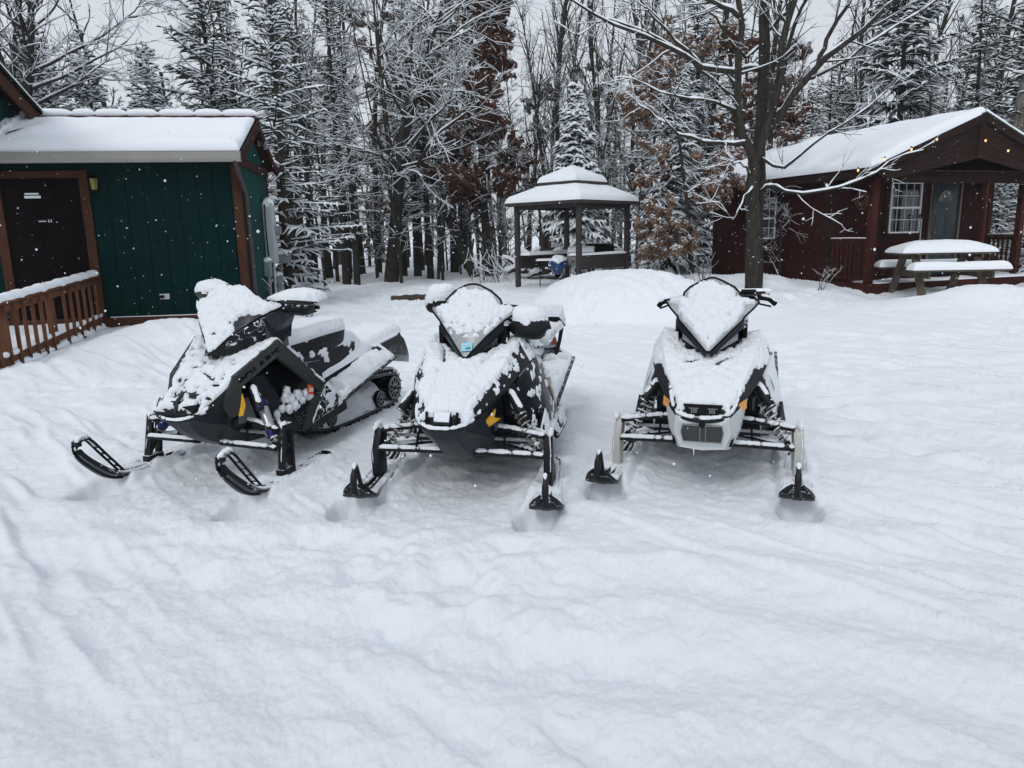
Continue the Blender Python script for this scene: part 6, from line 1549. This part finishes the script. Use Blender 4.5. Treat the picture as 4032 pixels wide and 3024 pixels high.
        snow_on(sh, sh, .014, .3, .012, 25, .3, .5, seed, 'snow_on_shock', edge=1)
        # bracket plate
        mb = MB(); mb.panel(Y([(-.02, .205, .50), (-.09, .225, .52), (-.14, .235, .36), (.0, .205, .36)], s), .01, n=(.7, s, 0)); mb.build('bulkhead_plate', M['greymetal'], root, smooth=False)
    both(ski)
    # ---------------- side panels
    if kind == 'A':
        def side(s):
            mb = MB()
            mb.panel(Y([(.058, .252, .682), (-.283, .345, .874), (-.235, .362, .765), (.03, .283, .615)], s), .025, n=(.2, s, 0))
            mb.panel(Y([(-.283, .3455, .874), (-.66, .432, .512), (-.60, .428, .455), (-.235, .3625, .765)], s), .025, n=(0, s, .1))
            mb.panel(Y([(.058, .2525, .682), (.03, .2835, .615), (.04, .268, .45), (.10, .236, .42), (.14, .222, .505), (.12, .23, .56)], s), .02, n=(.4, s, 0))
            mb.panel(Y([(-.60, .4285, .455), (-.66, .4325, .512), (-.63, .43, .46), (-.51, .38, .225), (-.43, .365, .215), (-.54, .40, .44)], s), .02, n=(0, s, -.1))
            o = mb.build('side_panel', M['band'], root, smooth=False)
            mb = MB(); mb.panel(Y([(-.37, .352, .385), (-.42, .36, .44), (-.50, .375, .41), (-.555, .395, .43), (-.50, .372, .23), (-.40, .345, .222)], s), .03, n=(.1, s, 0)); cg = mb.build('clutch_cover', M['blackg'], root, smooth=False)
            mb = MB(); mb.panel(Y([(-.655, .43, .51), (-.51, .385, .235), (-.87, .445, .335)], s), .02, n=(0, s * .6, .8)); mb.panel(Y([(-.505, .388, .235), (-.52, .385, .19), (-.88, .445, .275), (-.872, .4455, .335)], s), .03, n=(0, s, -.1)); fw = mb.build('footwell', M['char'], root, smooth=False)
            tp = MB(); tp.panel(Y([(-.650, .434, .50), (-.525, .392, .25), (-.865, .449, .338)], s), .004, n=(0, s, 0)); tp = tp.build('tmp', None, smooth=False); snow_on(tp, fw, .03, -.15, .014, 18, .6, .45, seed, 'snow_on_footwell'); bpy.data.objects.remove(tp)
            # inner slanted cover and snow clumps in the opening
            mb = MB(); mb.panel(Y([(-.10, .24, .64), (-.17, .30, .66), (-.33, .33, .36), (-.22, .27, .33)], s), .03, n=(.6, s, .3)); mb.build('inner_duct', M['blackg'], root, bevel=.01)
            mb = MB()
            for c0, rd in (((-.30, .27, .47), .05), ((-.36, .29, .44), .055), ((-.43, .30, .46), .06), ((-.40, .30, .40), .06), ((-.33, .28, .40), .05), ((-.50, .31, .44), .05), ((-.42, .28, .52), .04)):
                mb.tube([(c0[0], c0[1] * s - .03 * s, c0[2] - rd), (c0[0], c0[1] * s, c0[2]), (c0[0] - .01, c0[1] * s, c0[2] + rd)], [rd * .6, rd * .8, rd * .15], 8)
            en = mb.build('engine_parts', M['ink'], root)
            rr_ = np.random.RandomState(3 + s)
            clumps(Y([(-.33, .345, .465), (-.38, .35, .45), (-.355, .34, .51), (-.43, .365, .47), (-.46, .37, .43), (-.50, .38, .465), (-.40, .36, .40), (-.34, .35, .39), (-.29, .335, .40), (-.25, .33, .375), (-.53, .39, .44)], s) and [(x, y, z, r_) for (x, y, z), r_ in zip(Y([(-.33, .325, .465), (-.38, .33, .45), (-.355, .325, .51), (-.43, .345, .47), (-.46, .355, .43), (-.50, .365, .465), (-.40, .345, .40), (-.34, .335, .39), (-.29, .32, .40), (-.25, .31, .375), (-.53, .375, .44)], s), (.036, .042, .034, .040, .036, .032, .040, .034, .030, .026, .030))], en, 'snow_clumps', seed)
        both(side)
        text_obj('lettering', 'POLARIS', .070, M['ink'], root, frame_m((-.118, .3165, .720), (-.325, .093, .178), (0, 0.1, 1)), .002, .0016, sx=1.28, spacing=1.06)
        text_obj('lettering', '850', .095, M['inkgrey'], root, frame_m((-.462, .372, .315), (-.2, .06, .12), (0, 0, 1)), .002, .001)
        mb = MB(); mb.panel([(-.490, .398, .535), (-.535, .41, .523), (-.532, .408, .455), (-.487, .396, .467)], .003, n=(0, 1, 0)); sk = mb.build('registration_decal', M['stred'], root, smooth=False)
        text_obj('decal_number', '26', .038, M['white'], sk, frame_m((-.511, .406, .492), (-.045, .012, -.010), (0, 0, 1)), .001, .0008)
    else:
        def side(s):
            st = [(-.13, [(.285, .60), (.325, .45), (.33, .25)]), (-.3, [(.345, .69), (.40, .48), (.425, .24)]), (-.5, [(.368, .725), (.435, .48), (.468, .24)]), (-.78, [(.365, .62), (.43, .45), (.47, .24)]), (-1.02, [(.30, .52), (.36, .42), (.445, .27)])]
            G = np.array([[(x, y * s, z) for y, z in p] for x, p in st]); G = cr(G, 44); G = np.swapaxes(cr(np.swapaxes(G, 0, 1), 24), 0, 1)
            mb = MB(); mb.grid(G, flip=(s > 0)); front = G[0]; mb.panel([tuple(front[0]), tuple(front[-1]), (-.15, .2 * s, .25), (-.15, .2 * s, .6)], .01, n=(1, 0, 0))
            o = mb.build('side_panel', M['blackg'], root, ang=50)
            if kind == 'C': snow_on(o, o, .022, -.12, .014, 20, .5, .35, seed + s, 'snow_on_panel', keep=lambda C: (C[:, 0] < -.24 + .05 * fbm(C * 12, 2)) & ((C[:, 2] > .30) | (C[:, 0] < -.5)))
            else: snow_on(o, o, .022, .34, .012, 20, .5, .6, seed + s, 'snow_on_panel')
            mb = MB(); mb.panel(Y([(-.56, .462, .225), (-.97, .465, .24), (-.93, .50, .19), (-.60, .495, .17)], s), .02, n=(0, s, .3)); mb.panel(Y([(-.50, .475, .26), (-.62, .50, .19), (-.84, .505, .20), (-.98, .47, .30)], s), .02, n=(.1, s, .5)); fw = mb.build('footwell', M['black'], root, smooth=False)
            snow_on(fw, fw, .03, .25, .014, 14, .3, .3, seed, 'snow_on_footwell')
            # triangular scoop with snow beside the shock
            mb = MB(); mb.panel(Y([(-.20, .43, .25), (-.33, .455, .44), (-.45, .485, .25), (-.33, .50, .20)], s), .02, n=(.35, s, .35)); sc_ = mb.build('scoop', M['black'], root, smooth=False)
            if kind == 'B':
                snow_on(sc_, sc_, .03, .0, .014, 14, .3, .25, seed, 'snow_on_scoop')
                mb = MB(); mb.panel(Y([(-.60, .425, .58), (-.80, .405, .55), (-.86, .44, .36), (-.70, .466, .36)], s), .012, n=(0, s, .2)); mb.build('tan_trim', M['tan'], root, smooth=False)
                mb = MB(); mb.panel(Y([(-.46, .315, .84), (-.60, .335, .80), (-.64, .372, .70), (-.46, .375, .735)], s), .012, n=(.3, s, .4)); tt = mb.build('tan_trim', M['tan'], root, smooth=False); snow_on(tt, tt, .03, -.1, .014, 14, .3, .5, 4, 'snow_on_trim')
                mb = MB(); mb.panel(Y([(-.44, .31, .86), (-.66, .345, .83), (-.72, .375, .765), (-.50, .368, .79)], s), .014, n=(.3, s, .2)); cc = mb.build('cowl', M['blackg'], root, bevel=.003); snow_on(cc, cc, .03, .2, .014, 14, .3, .3, 6, 'snow_on_cowl', keep=lambda C: C[:, 0] < -.5)
                mb = MB(); mb.panel(Y([(-.03, .262, .60), (-.17, .312, .63), (-.22, .33, .52), (-.16, .315, .42), (-.06, .27, .45)], s), .02, n=(.5, s, 0)); mb.build('inner_panel', M['blackg'], root, bevel=.004)
            else:
                mb = MB(); mb.tube(Y([(-.22, .375, .59), (-.24, .385, .56), (-.26, .40, .52)], s), .004, 4); mb.build('emblem_stroke', M['meter'], root)
                mb = MB(); mb.tube(Y([(-.24, .365, .62), (-.25, .38, .58), (-.27, .385, .575), (-.28, .40, .53)], s), .003, 4); mb.build('emblem_stroke', M['meter'], root)
                mb = MB(); mb.panel(Y([(-.03, .262, .60), (-.17, .312, .63), (-.22, .33, .50), (-.16, .315, .40), (-.06, .27, .43)], s), .02, n=(.5, s, 0)); mb.build('inner_panel', M['blackg'], root, bevel=.004)
        both(side)
    # ---------------- windshield
    if kind == 'A': z0, z1, xv, xt, k_ = .80, 1.225, -.035, -.30, 1.15; rows = [(.80, .012), (.90, .10), (.985, .21), (1.0, .23), (1.065, .345), (1.085, .36), (1.095, .34), (1.12, .25), (1.16, .19), (1.20, .13), (1.225, .05)]
    elif kind == 'B': z0, z1, xv, xt, k_ = .785, 1.213, -.128, -.36, 1.5; rows = [(.785, .012), (.90, .115), (.97, .19), (.99, .21), (1.045, .29), (1.062, .298), (1.072, .285), (1.085, .19), (1.12, .175), (1.17, .12), (1.205, .05), (1.213, .02)]
    else: z0, z1, xv, xt, k_ = .79, 1.222, -.03, -.27, 1.4; rows = [(.79, .012), (.90, .12), (.97, .195), (.985, .20), (1.03, .25), (1.068, .285), (1.082, .275), (1.09, .175), (1.13, .168), (1.165, .135), (1.205, .06), (1.222, .015)]
    zs = np.array([a for a, _ in rows]); ws = np.array([b for _, b in rows])
    zf = np.unique(np.concatenate([np.linspace(z0, z1, 70), zs])); wf = np.interp(zf, zs, ws); xf = xv + (xt - xv) * (zf - z0) / (z1 - z0)
    u = np.linspace(-1, 1, 41)
    def ws_grid(off=0, shrink=1.):
        Yg = wf[:, None] * u[None] * shrink; X = xf[:, None] - k_ * Yg ** 2 - off + (.0 if kind != 'A' else 0); Z = np.repeat(zf[:, None], 41, 1) - off * .55 + (.10 * Yg ** 2 if kind == 'A' else 0)
        return np.stack([X, Yg, Z], -1)
    G = ws_grid(); mb = MB(); mb.grid(G, flip=True); G2 = ws_grid(.006); mb.grid(G2); wsh = mb.build('windshield', M['screendark'] if kind == 'A' else M['screenclear'], root, ang=60)
    edge = np.vstack([G[:, -1], G[::-1, 0]])
    edge = edge[np.r_[True, np.linalg.norm(np.diff(edge, axis=0), axis=1) > 1e-4]]
    mb = MB(); mb.tube(edge, .0065, 6, closed=True); mb.build('rim', M['ink'], wsh)
    tmpm = MB(); tmpm.grid(G, flip=True); tmp = tmpm.build('tmp', None)
    if tmp.data.polygons[500].normal.x < 0: tmp.data.flip_normals()
    def wkeep(C):
        w_ = np.interp(C[:, 2], zs, ws); ed = np.minimum(w_ - np.abs(C[:, 1]), (z1 - C[:, 2]) * .9)
        n = fbm(C * 16 + seed * 5, 3); hl = (fbm(C * 38 + seed, 2) > {'A': -.54, 'B': -.46, 'C': -.75}[kind] - .25 * (C[:, 2] > 1.02)); ed = ed * hl

        if kind == 'A': return ~((C[:, 2] < 1.035 + .04 * n + .1 * (np.abs(C[:, 1]) - .2)) & (C[:, 1] > .06 + .06 * n + .5 * np.clip(C[:, 2] - .80, 0, .12))) & ~((C[:, 2] < 1.05) & (C[:, 1] < -.26)) & (ed > .004)
        if kind == 'B': return (ed > .028 + .03 * n) & (C[:, 2] > .93 + .05 * n + .25 * np.abs(C[:, 1]) * (np.abs(C[:, 1]) < .25)) | ((ed > .012) & (C[:, 2] > .90) & (n > -.05) & (C[:, 2] < .98))
        return (ed > .026 + .02 * n) & ~((np.abs(C[:, 1]) > .20) & (C[:, 2] < 1.06))
    s_ = snow_on(tmp, wsh, .022 if kind != 'B' else .016, -.25, .010, 22, .5, .12, seed, 'snow_on_windshield', keep=wkeep, edge=2, rough=.018, steepT=.8); bpy.data.objects.remove(tmp)
    # ---------------- pod below the windshield
    def edgept(z, sc=1.0): w = float(np.interp(z, zs, ws)) * sc; x = xv + (xt - xv) * (z - z0) / (z1 - z0) - k_ * w * w; return x, w
    zt = np.linspace(z0, .985 if kind != 'A' else 1.02, 14)
    for_rows = []
    for z in zt:
        x, w = edgept(z, 1.0); t = (z - zt[0]) / (zt[-1] - zt[0])
        base = .735 + .045 * t
        for_rows.append([(x + .004, w + .004, z - .002), (x - .006, w * 1.0 + .004, z - .035 - .02 * t), (x - .05, w * .88, z - .04 - .03 * t), (x - .055, w * .86, max(base, z - .12 - .03 * t)), (x - .04, w * .95, min(base, z - .05))])
    G = np.array(for_rows); mb = MB()
    for s in (1, -1):
        g = G.copy(); g[..., 1] *= s; mb.grid(lin(np.swapaxes(np.array([lin(row, 9) for row in g]), 0, 0), 14), flip=(s < 0))
    # top shelf and rear shell
    x1, w1 = edgept(zt[-1])
    mb.add([(x1, -w1, zt[-1] - .01), (x1, w1, zt[-1] - .01), (-.62, .17, .98), (-.62, -.17, .98), (x1 - .04, -w1 * .95, .76), (x1 - .04, w1 * .95, .76), (-.62, .17, .78), (-.62, -.17, .78)], [(0, 1, 2, 3), (1, 5, 6, 2), (4, 0, 3, 7), (3, 2, 6, 7)])
    pod = mb.build('headlight_pod', M['blackg'], root, ang=30)
    if kind == 'A':
        snow_on(pod, pod, .02, .35, .014, 14, .3, .4, seed, 'snow_on_pod')
        # flared dark wings under the screen and the front prow
        def wing(s):
            mb = MB(); mb.panel(Y([(-.12, .12, .90), (-.22, .20, .985), (-.42, .385, 1.095), (-.46, .36, 1.02), (-.50, .30, .95), (-.52, .27, .86), (-.33, .20, .86)], s), .012, n=(.4, s, -.3)); mb.build('wing', M['screendark'], root, smooth=False)
            mb = MB(); mb.panel(Y([(.0, .01, .80), (-.15, .125, .90), (-.40, .245, .92), (-.48, .26, .86), (-.42, .245, .80), (-.12, .10, .79)], s), .02, n=(.5, s, 0)); q = mb.build('pod_cheek', M['char'], root, bevel=.004); snow_on(q, q, .02, .1, .014, 12, .4, .7, seed + 3, 'snow_on_cheek', keep=lambda C: (C[:, 0] > -.27) & (C[:, 2] > .84 + .2 * (C[:, 0] + .1) * -1))
        both(wing)
    else:
        both(lambda s: MB().panel(Y([(edgept(.86)[0] - .048, edgept(.86)[1] * .9, .81), (edgept(.96)[0] - .05, edgept(.96)[1] * .92, .89), (edgept(.96)[0] - .05, edgept(.96)[1] * .92, .84), (edgept(.84)[0] - .04, edgept(.84)[1] * .9, .785)], s), .004, n=(.7, s * .7, 0)).build('headlight_lens', M['glass'] if kind == 'B' else M['screenclear'], pod, smooth=False))
        both(lambda s: (lambda q: snow_on(q, q, .02, .2, .012, 20, .3, .4, seed, 'snow_on_bracket') or q)(MB().box((-.36, .205 * s, .90), (.10, .035, .12)).build('pod_bracket', M['ink'], root, bevel=.008)))
    if kind == 'B':
        zz = .865; x = xv + (xt - xv) * (zz - z0) / (z1 - z0)
        nrm = Vector((.88, 0, .47)); 
        mb = MB(); mb.panel([(x + .012, -.025, zz + .005), (x + .012, .045, zz + .012), (x + .036, .045, zz - .036), (x + .036, -.025, zz - .043)], .002, n=tuple(nrm)); dk = mb.build('registration_decal', M['stblue'], wsh, bevel=0, smooth=False)
        text_obj('decal_number', '26', .034, M['ink'], dk, frame_m((x + .0265, .020, zz - .021), (0, 1, .08), (-.47, 0, .88)), .0008, .0008)
        mb = MB(); 
        for y_, z_ in ((-.015, -.001), (-.015, -.018), (0.004, -.003)): mb.box((x + .021, y_, zz + z_), (.004, .014, .006))
        mb.build('decal_print', M['white'], dk, smooth=False)
    # ---------------- handlebar and guards
    if kind == 'A': hb = [(-.56, -.42, 1.13), (-.50, -.26, 1.10), (-.50, 0, 1.04), (-.50, .26, 1.07), (-.54, .50, 1.06)]
    elif kind == 'B': hb = [(-.60, -.40, 1.06), (-.55, -.22, 1.05), (-.50, 0, 1.0), (-.45, .22, .98), (-.44, .44, .95)]
    else: hb = [(-.50, -.355, 1.02), (-.485, -.32, 1.05), (-.50, -.20, 1.07), (-.50, 0, 1.04), (-.50, .20, 1.075), (-.52, .33, 1.075), (-.535, .39, 1.035)]
    mb = MB(); mb.tube(cr(hb, 26), .014 if kind != 'C' else .017, 8); mb.tube([(-.50, 0, 1.02), (-.42, 0, .80)], .025, 8); hbo = mb.build('handlebar', M['ink'], root)
    snow_tube(cr(hb, 26), .014, hbo, .006, seed, 'snow_on_handlebar')
    if kind == 'C':
        mb = MB(); mb.tube([(-.46, .26, 1.05), (-.44, .36, 1.03)], .006, 6); mb.tube([(-.46, -.26, 1.04), (-.44, -.34, 1.01)], .006, 6); mb.build('brake_lever', M['ink'], hbo)
        mb = MB(); mb.tube([(-.50, .17, 1.06), (-.49, .19, 1.11), (-.49, .25, 1.11), (-.5, .26, 1.07)], [.02, .03, .03, .02], 8); q = mb.build('switch_block', M['ink'], root); snow_on(q, q, .02, .1, .014, 14, .3, .2, 2, 'snow_on_switch')
    def guard(s):
        if kind == 'C': return
        if kind == 'A':
            P = [[(-.5, .2, 1.10), (-.36, .20, 1.095), (-.37, .22, 1.05), (-.48, .24, 1.03)], [(-.54, .36, 1.15), (-.36, .34, 1.125), (-.37, .35, 1.05), (-.48, .36, 1.01)], [(-.56, .46, 1.15), (-.42, .47, 1.115), (-.43, .45, 1.04), (-.50, .43, 1.01)], [(-.60, .53, 1.12), (-.47, .535, 1.10), (-.48, .50, 1.06), (-.54, .48, 1.03)]]
            P = [[(x, y * s if s > 0 else -y + .06, z + (.06 if s < 0 else 0)) for x, y, z in row] for row in P]
            G = cr(np.array(P), 20); G = np.swapaxes(cr(np.swapaxes(G, 0, 1), 14), 0, 1)
        else:
            cx, cy, cz = (-.40, .345, .945) if s > 0 else (-.60, -.30, 1.09)
            th = np.linspace(-.2, 3.5, 18); G = []
            for v in np.linspace(-1, 1, 20):
                rad = (1 - abs(v) ** 3.2) ** .45 if abs(v) < 1 else .05; q = (.125 if s > 0 else .10)
                G.append([(cx + .075 * math.sin(t) * rad * 1.2 - .02 * v * v, cy + q * v - .015 * math.cos(t), cz - .078 * math.cos(t) * rad + (-.02 * v if s > 0 else -.01)) for t in th])
            G = np.array(G)
        mb = MB(); mb.grid(G, flip=False); mb.grid(G - np.array([.008, 0, 0]), flip=True); o = mb.build('hand_guard', M['black'], root, ang=60)
        def top(C):
            if kind == 'B' and s > 0: return (C[:, 2] > .985) | ((fbm(C * 14, 2) > .18) & (C[:, 2] > .93))
            return C[:, 2] > -9
        snow_on(o, o, .045, .35 if kind == 'A' else (.2 if s > 0 else -.1), .016, 8, .3, .25, seed, 'snow_on_guard', keep=top)
    both(guard)
    # ---------------- seat, tunnel, boards, track
    mb = MB(); st = [(-.58, [(0, .82), (.09, .81), (.12, .76), (.13, .66)]), (-.80, [(0, .83), (.11, .82), (.14, .77), (.15, .64)]), (-1.05, [(0, .845), (.13, .84), (.16, .79), (.165, .66)]), (-1.30, [(0, .85), (.14, .845), (.17, .80), (.16, .70)]), (-1.37, [(0, .84), (.13, .83), (.15, .80), (.14, .74)])]
    G = halfloft(st, 30, 16); mb.grid(G)
    rear = G[-1]; n_ = len(rear); mb.add(np.vstack([rear, [(-1.20, 0, .62)]]), [(i, i + 1, n_) for i in range(n_ - 1)])
    seat = mb.build('seat', M['black'], root, ang=50)
    if seat.data.polygons[100].normal.z < 0: seat.data.flip_normals()
    snow_on(seat, seat, .055, .22 if kind == 'A' else .0, .018, 8, .3, .3, seed, 'snow_on_seat', edge=4)
    mb = MB(); st = [(-.75, [(0, .70), (.12, .69), (.18, .62), (.19, .46)]), (-1.15, [(0, .74), (.12, .73), (.17, .66), (.19, .52)]), (-1.48, [(0, .745), (.11, .73), (.155, .68), (.18, .56)]), (-1.62, [(0, .70), (.09, .69), (.13, .65), (.16, .585)])]
    G = halfloft(st, 24, 14); mb.grid(G); e = G[-1]; n_ = len(e); mb.add(np.vstack([e, [(-1.60, 0, .57)]]), [(i, i + 1, n_) for i in range(n_ - 1)]); tb = mb.build('seat_base', M['black'], root, ang=50)
    if tb.data.polygons[100].normal.z < 0: tb.data.flip_normals()
    snow_on(tb, tb, .035, .42, .018, 9, .4, .45, seed + 1, 'snow_on_seat_base')
    def tz(x): return .455 + (-x - .85) * .163     # tunnel top height
    def slab(x0, x1, y0, y1, zf, th, n=24):
        mb = MB(); X = np.linspace(x0, x1, n)
        G = np.array([[(x, y0, zf(x)), (x, y1, zf(x))] for x in X]); G2 = G - np.array([0, 0, th])
        mb.grid(G, flip=(x1 > x0) != (y1 > y0)); mb.grid(G2, flip=(x1 > x0) == (y1 > y0))
        for g in ([G[:, 0], G2[:, 0]], [G2[:, 1], G[:, 1]]): mb.grid(np.stack(g, 1))
        for i in (0, -1): mb.grid(np.stack([G[i], G2[i]], 0))
        return mb
    mb = slab(-.70, -2.20, -.195, .195, tz, .012); 
    for s in (1, -1): mb.panel(Y([(-.70, .195, tz(-.70)), (-2.20, .195, tz(-2.2)), (-2.20, .195, tz(-2.2) - .045), (-1.75, .195, tz(-1.75) - .12), (-1.45, .195, tz(-1.45) - .14), (-.70, .195, tz(-.7) - .15)], s), .006, n=(0, s, 0))
    tun = mb.build('tunnel', M['char'], root, smooth=False)
    tm = slab(-.75, -2.21, -.20, .20, tz, .012).build('tmp', None, smooth=False); snow_on(tm, tun, .085, .5, .022, 5, .25, .0, seed, 'snow_on_tunnel', M['snow'] if False else None, edge=4); bpy.data.objects.remove(tm)
    if kind == 'A':
        mb = MB(); mb.box((-1.62, .1975, tz(-1.62) - .06), (.05, .002, .045)); mb.build('label_plate', M['meter'], tun)
    mb = MB(); both(lambda s: mb.tube(Y([(-1.62, .44, .535), (-1.64, .30, .62), (-1.70, .205, tz(-1.7) + .01), (-2.10, .205, tz(-2.1) - .01), (-2.235, .17, tz(-2.2) + .01)], s), .013, 8)); mb.tube([(-2.235, -.17, tz(-2.2) + .01), (-2.25, 0, tz(-2.2) + .015), (-2.235, .17, tz(-2.2) + .01)], .013, 8); rb = mb.build('rear_bumper', M['black'], root); both(lambda s: snow_tube(Y([(-1.62, .44, .535), (-1.64, .30, .62), (-1.70, .205, tz(-1.7) + .01), (-2.10, .205, tz(-2.1) - .01), (-2.235, .17, tz(-2.2) + .01)], s), .013, rb, .008, seed, 'snow_on_rear_bumper'))
    # snow flap
    X = [(-2.20, tz(-2.2) - .02), (-2.26, .60), (-2.29, .52), (-2.30, .44), (-2.27, .385)]
    G = np.array([[(x - .02 * (1 - v * v), v * (.19 + .01 * i), z) for v in np.linspace(-1, 1, 9)] for i, (x, z) in enumerate(X)]); mb = MB(); mb.grid(G, flip=True); mb.grid(G + np.array([.006, 0, 0])); mb.build('snow_flap', M['flap'], root)
    def board(s):
        bz = lambda x: .335 + (-x - .80) * .26 if x > -1.0 else .335 + .052 + (-x - 1.0) * .24
        mb = slab(-.80, -1.64, .19 * s, .44 * s, bz, .018)
        mb.tube([(x, .445 * s, bz(x) + .002) for x in np.linspace(-.82, -1.64, 12)], .014, 6)
        o = mb.build('running_board', M['black'], root, smooth=False)
        tm = slab(-.80, -1.63, .195 * s, .44 * s, bz, .01).build('tmp', None, smooth=False)
        snow_on(tm, o, .06, .5, .018, 7, .8, .0, seed + s, 'snow_on_board', edge=3, rough=.012, keep=lambda C: fbm(C * 11 + seed, 2) > -.42); bpy.data.objects.remove(tm)
    both(board)
    # track loop
    pts = [(-2.04, .235, 'c')]
    prof = []
    for a in np.linspace(-90, 80, 14): prof.append((-2.04 - .135 * math.cos(R(a)) * 1.0, .185 + .135 * math.sin(R(a))))
    prof = [(-2.04 + .135 * math.cos(R(a)), .185 + .135 * math.sin(R(a))) for a in np.linspace(-90, -260, 14)]
    prof += [(-1.80, .345), (-1.4, .36), (-1.0, .33), (-.80, .36), (-.70, .34), (-.64, .27), (-.68, .19), (-.80, .12), (-.95, .07), (-1.2, .048), (-1.6, .046)]
    C0 = np.array(prof + [prof[0]]); C0 = cr(C0, 150)[:-1]; n_ = len(C0)
    mb = MB(); V = [(x, y, z) for x, z in C0 for y in (-.19, .19)]; T = np.roll(C0, -1, 0) - np.roll(C0, 1, 0); T /= np.linalg.norm(T, axis=1, keepdims=True); N = np.stack([T[:, 1], -T[:, 0]], 1)
    cen = C0.mean(0); 
    if ((C0[0] - cen) @ N[0]) < 0: N = -N
    V2 = [(x - N[i, 0] * .016, y, z - N[i, 1] * .016) for i, (x, z) in enumerate(C0) for y in (-.19, .19)]
    F = []; K2 = 2 * n_
    for i in range(n_):
        j = (i + 1) % n_; a, b, c, d = 2 * i, 2 * i + 1, 2 * j + 1, 2 * j
        F += [(a, b, c, d), (a + K2, d + K2, c + K2, b + K2), (b, b + K2, c + K2, c), (a, d, d + K2, a + K2)]
    mb.add(V + V2, F)
    seg = np.linalg.norm(np.roll(C0, -1, 0) - C0, axis=1); acc = np.cumsum(seg); k = 0
    for i in range(n_):
        if acc[i] > k * .062:
            k += 1; p = C0[i]; nn = N[i]; t = T[i]
            for y0, y1 in ((-.185, -.07), (-.06, .06), (.07, .185)):
                q = []
                for dt, dn in ((-.007, 0), (.007, 0), (.005, .034), (-.005, .034)): q.append((p[0] + t[0] * dt + nn[0] * dn, p[1] + t[1] * dt + nn[1] * dn))
                mb.add([(a, y0, b) for a, b in q] + [(a, y1, b) for a, b in q], [(0, 1, 2, 3), (7, 6, 5, 4), (0, 4, 5, 1), (1, 5, 6, 2), (2, 6, 7, 3), (3, 7, 4, 0)])
    tr = mb.build('track', M['dirtyblack'], root, smooth=False)
    snow_on(tr, tr, .022, .55, .03, 8, .4, .3, seed, 'snow_on_track', edge=1)
    def wheels(s):
        for x, z, r0 in ((-2.04, .185, .112), (-1.79, .135, .075), (-1.05, .14, .065)):
            mb = MB(); mb.tube([(x, .165 * s, z), (x, .195 * s, z)], r0, 22); ring = mb
            o = ring.build('idler_wheel', M['ink'], root, ang=50)
            mb = MB(); mb.tube([(x + r0 * .86 * math.cos(t), .197 * s, z + r0 * .86 * math.sin(t)) for t in np.linspace(0, 6.283, 26, endpoint=False)], r0 * .07, 5, closed=True); mb.tube([(x + r0 * .3 * math.cos(t), .2 * s, z + r0 * .3 * math.sin(t)) for t in np.linspace(0, 6.283, 12, endpoint=False)], r0 * .1, 5, closed=True)
            for t in np.linspace(0, 6.283, 10, endpoint=False): mb.tube([(x + r0 * .3 * math.cos(t), .199 * s, z + r0 * .3 * math.sin(t)), (x + r0 * .84 * math.cos(t), .199 * s, z + r0 * .84 * math.sin(t))], r0 * .05, 4)
            mb.build('wheel_spokes', M['metergrey'], o)
    both(wheels)
    both(lambda s: MB().beam((-.75, .10 * s, .10), (-2.0, .10 * s, .10), .03, .05).build('slide_rail', M['black'], root, smooth=False))
    # packed snow inside the skid
    G = halfloft([(-.95, [(0, .30), (.10, .28), (.172, .16), (.176, .08)]), (-1.3, [(0, .26), (.10, .24), (.17, .15), (.178, .07)]), (-1.6, [(0, .24), (.1, .22), (.165, .14), (.178, .07)]), (-1.9, [(0, .30), (.1, .22), (.155, .15), (.17, .07)])], 50, 20)
    G[..., 1] += .012 * fbm(G * 12, 3); G[..., 2] += .03 * fbm(G * 9 + 3, 3)
    mb = MB(); mb.grid(G); mb.build('packed_snow', M['snowc'], root)
    if kind == 'B':
        def post(s): mb = MB(); mb.tube(Y([(-1.60, .30, .54), (-1.62, .335, .68), (-1.64, .36, .84)], s), .016, 8); q = mb.build('backrest_post', M['black'], root)
        both(post)
        mb = MB(); mb.add([(-1.50, -.27, .70), (-1.50, .27, .70), (-1.62, .39, .80), (-1.62, -.39, .80), (-1.70, -.27, .70), (-1.70, .27, .70), (-1.56, .34, .88), (-1.56, -.34, .88), (-1.75, -.34, .86), (-1.75, .34, .86)], [(0, 1, 2, 3), (3, 2, 6, 7), (7, 6, 9, 8), (4, 8, 9, 5), (0, 4, 5, 1), (1, 5, 9, 2), (2, 9, 6), (0, 3, 8, 4), (3, 7, 8)]); br = mb.build('backrest', M['black'], root, bevel=.012)
        snow_on(br, br, .095, .35, .02, 6, .3, .15, 3, 'snow_on_backrest', M['snow'] if False else None, edge=4)
        mb = MB(); mb.panel([(-2.235, .14, .62), (-2.235, .20, .62), (-2.24, .20, .55), (-2.24, .14, .55)], .01, n=(-1, 0, 0)); mb.build('tail_light', M['stred'], root, smooth=False)
    return root
for k in 'ABC': sled(k)
def haze():
    mb = MB(); mb.box((0, 20, 24), (190, 190, 52)); m = bpy.data.materials.new('haze_air'); m.use_nodes = True; nt = m.node_tree
    nt.nodes.remove(nt.nodes['Principled BSDF']); v = nt.nodes.new('ShaderNodeVolumePrincipled'); v.inputs['Density'].default_value = .0010; v.inputs['Color'].default_value = (.90, .94, 1, 1); v.inputs['Anisotropy'].default_value = .3
    nt.links.new(v.outputs[0], nt.nodes['Material Output'].inputs['Volume'])
    o = mb.build('haze', m, None, smooth=False); tag(o, kind='stuff')
haze()
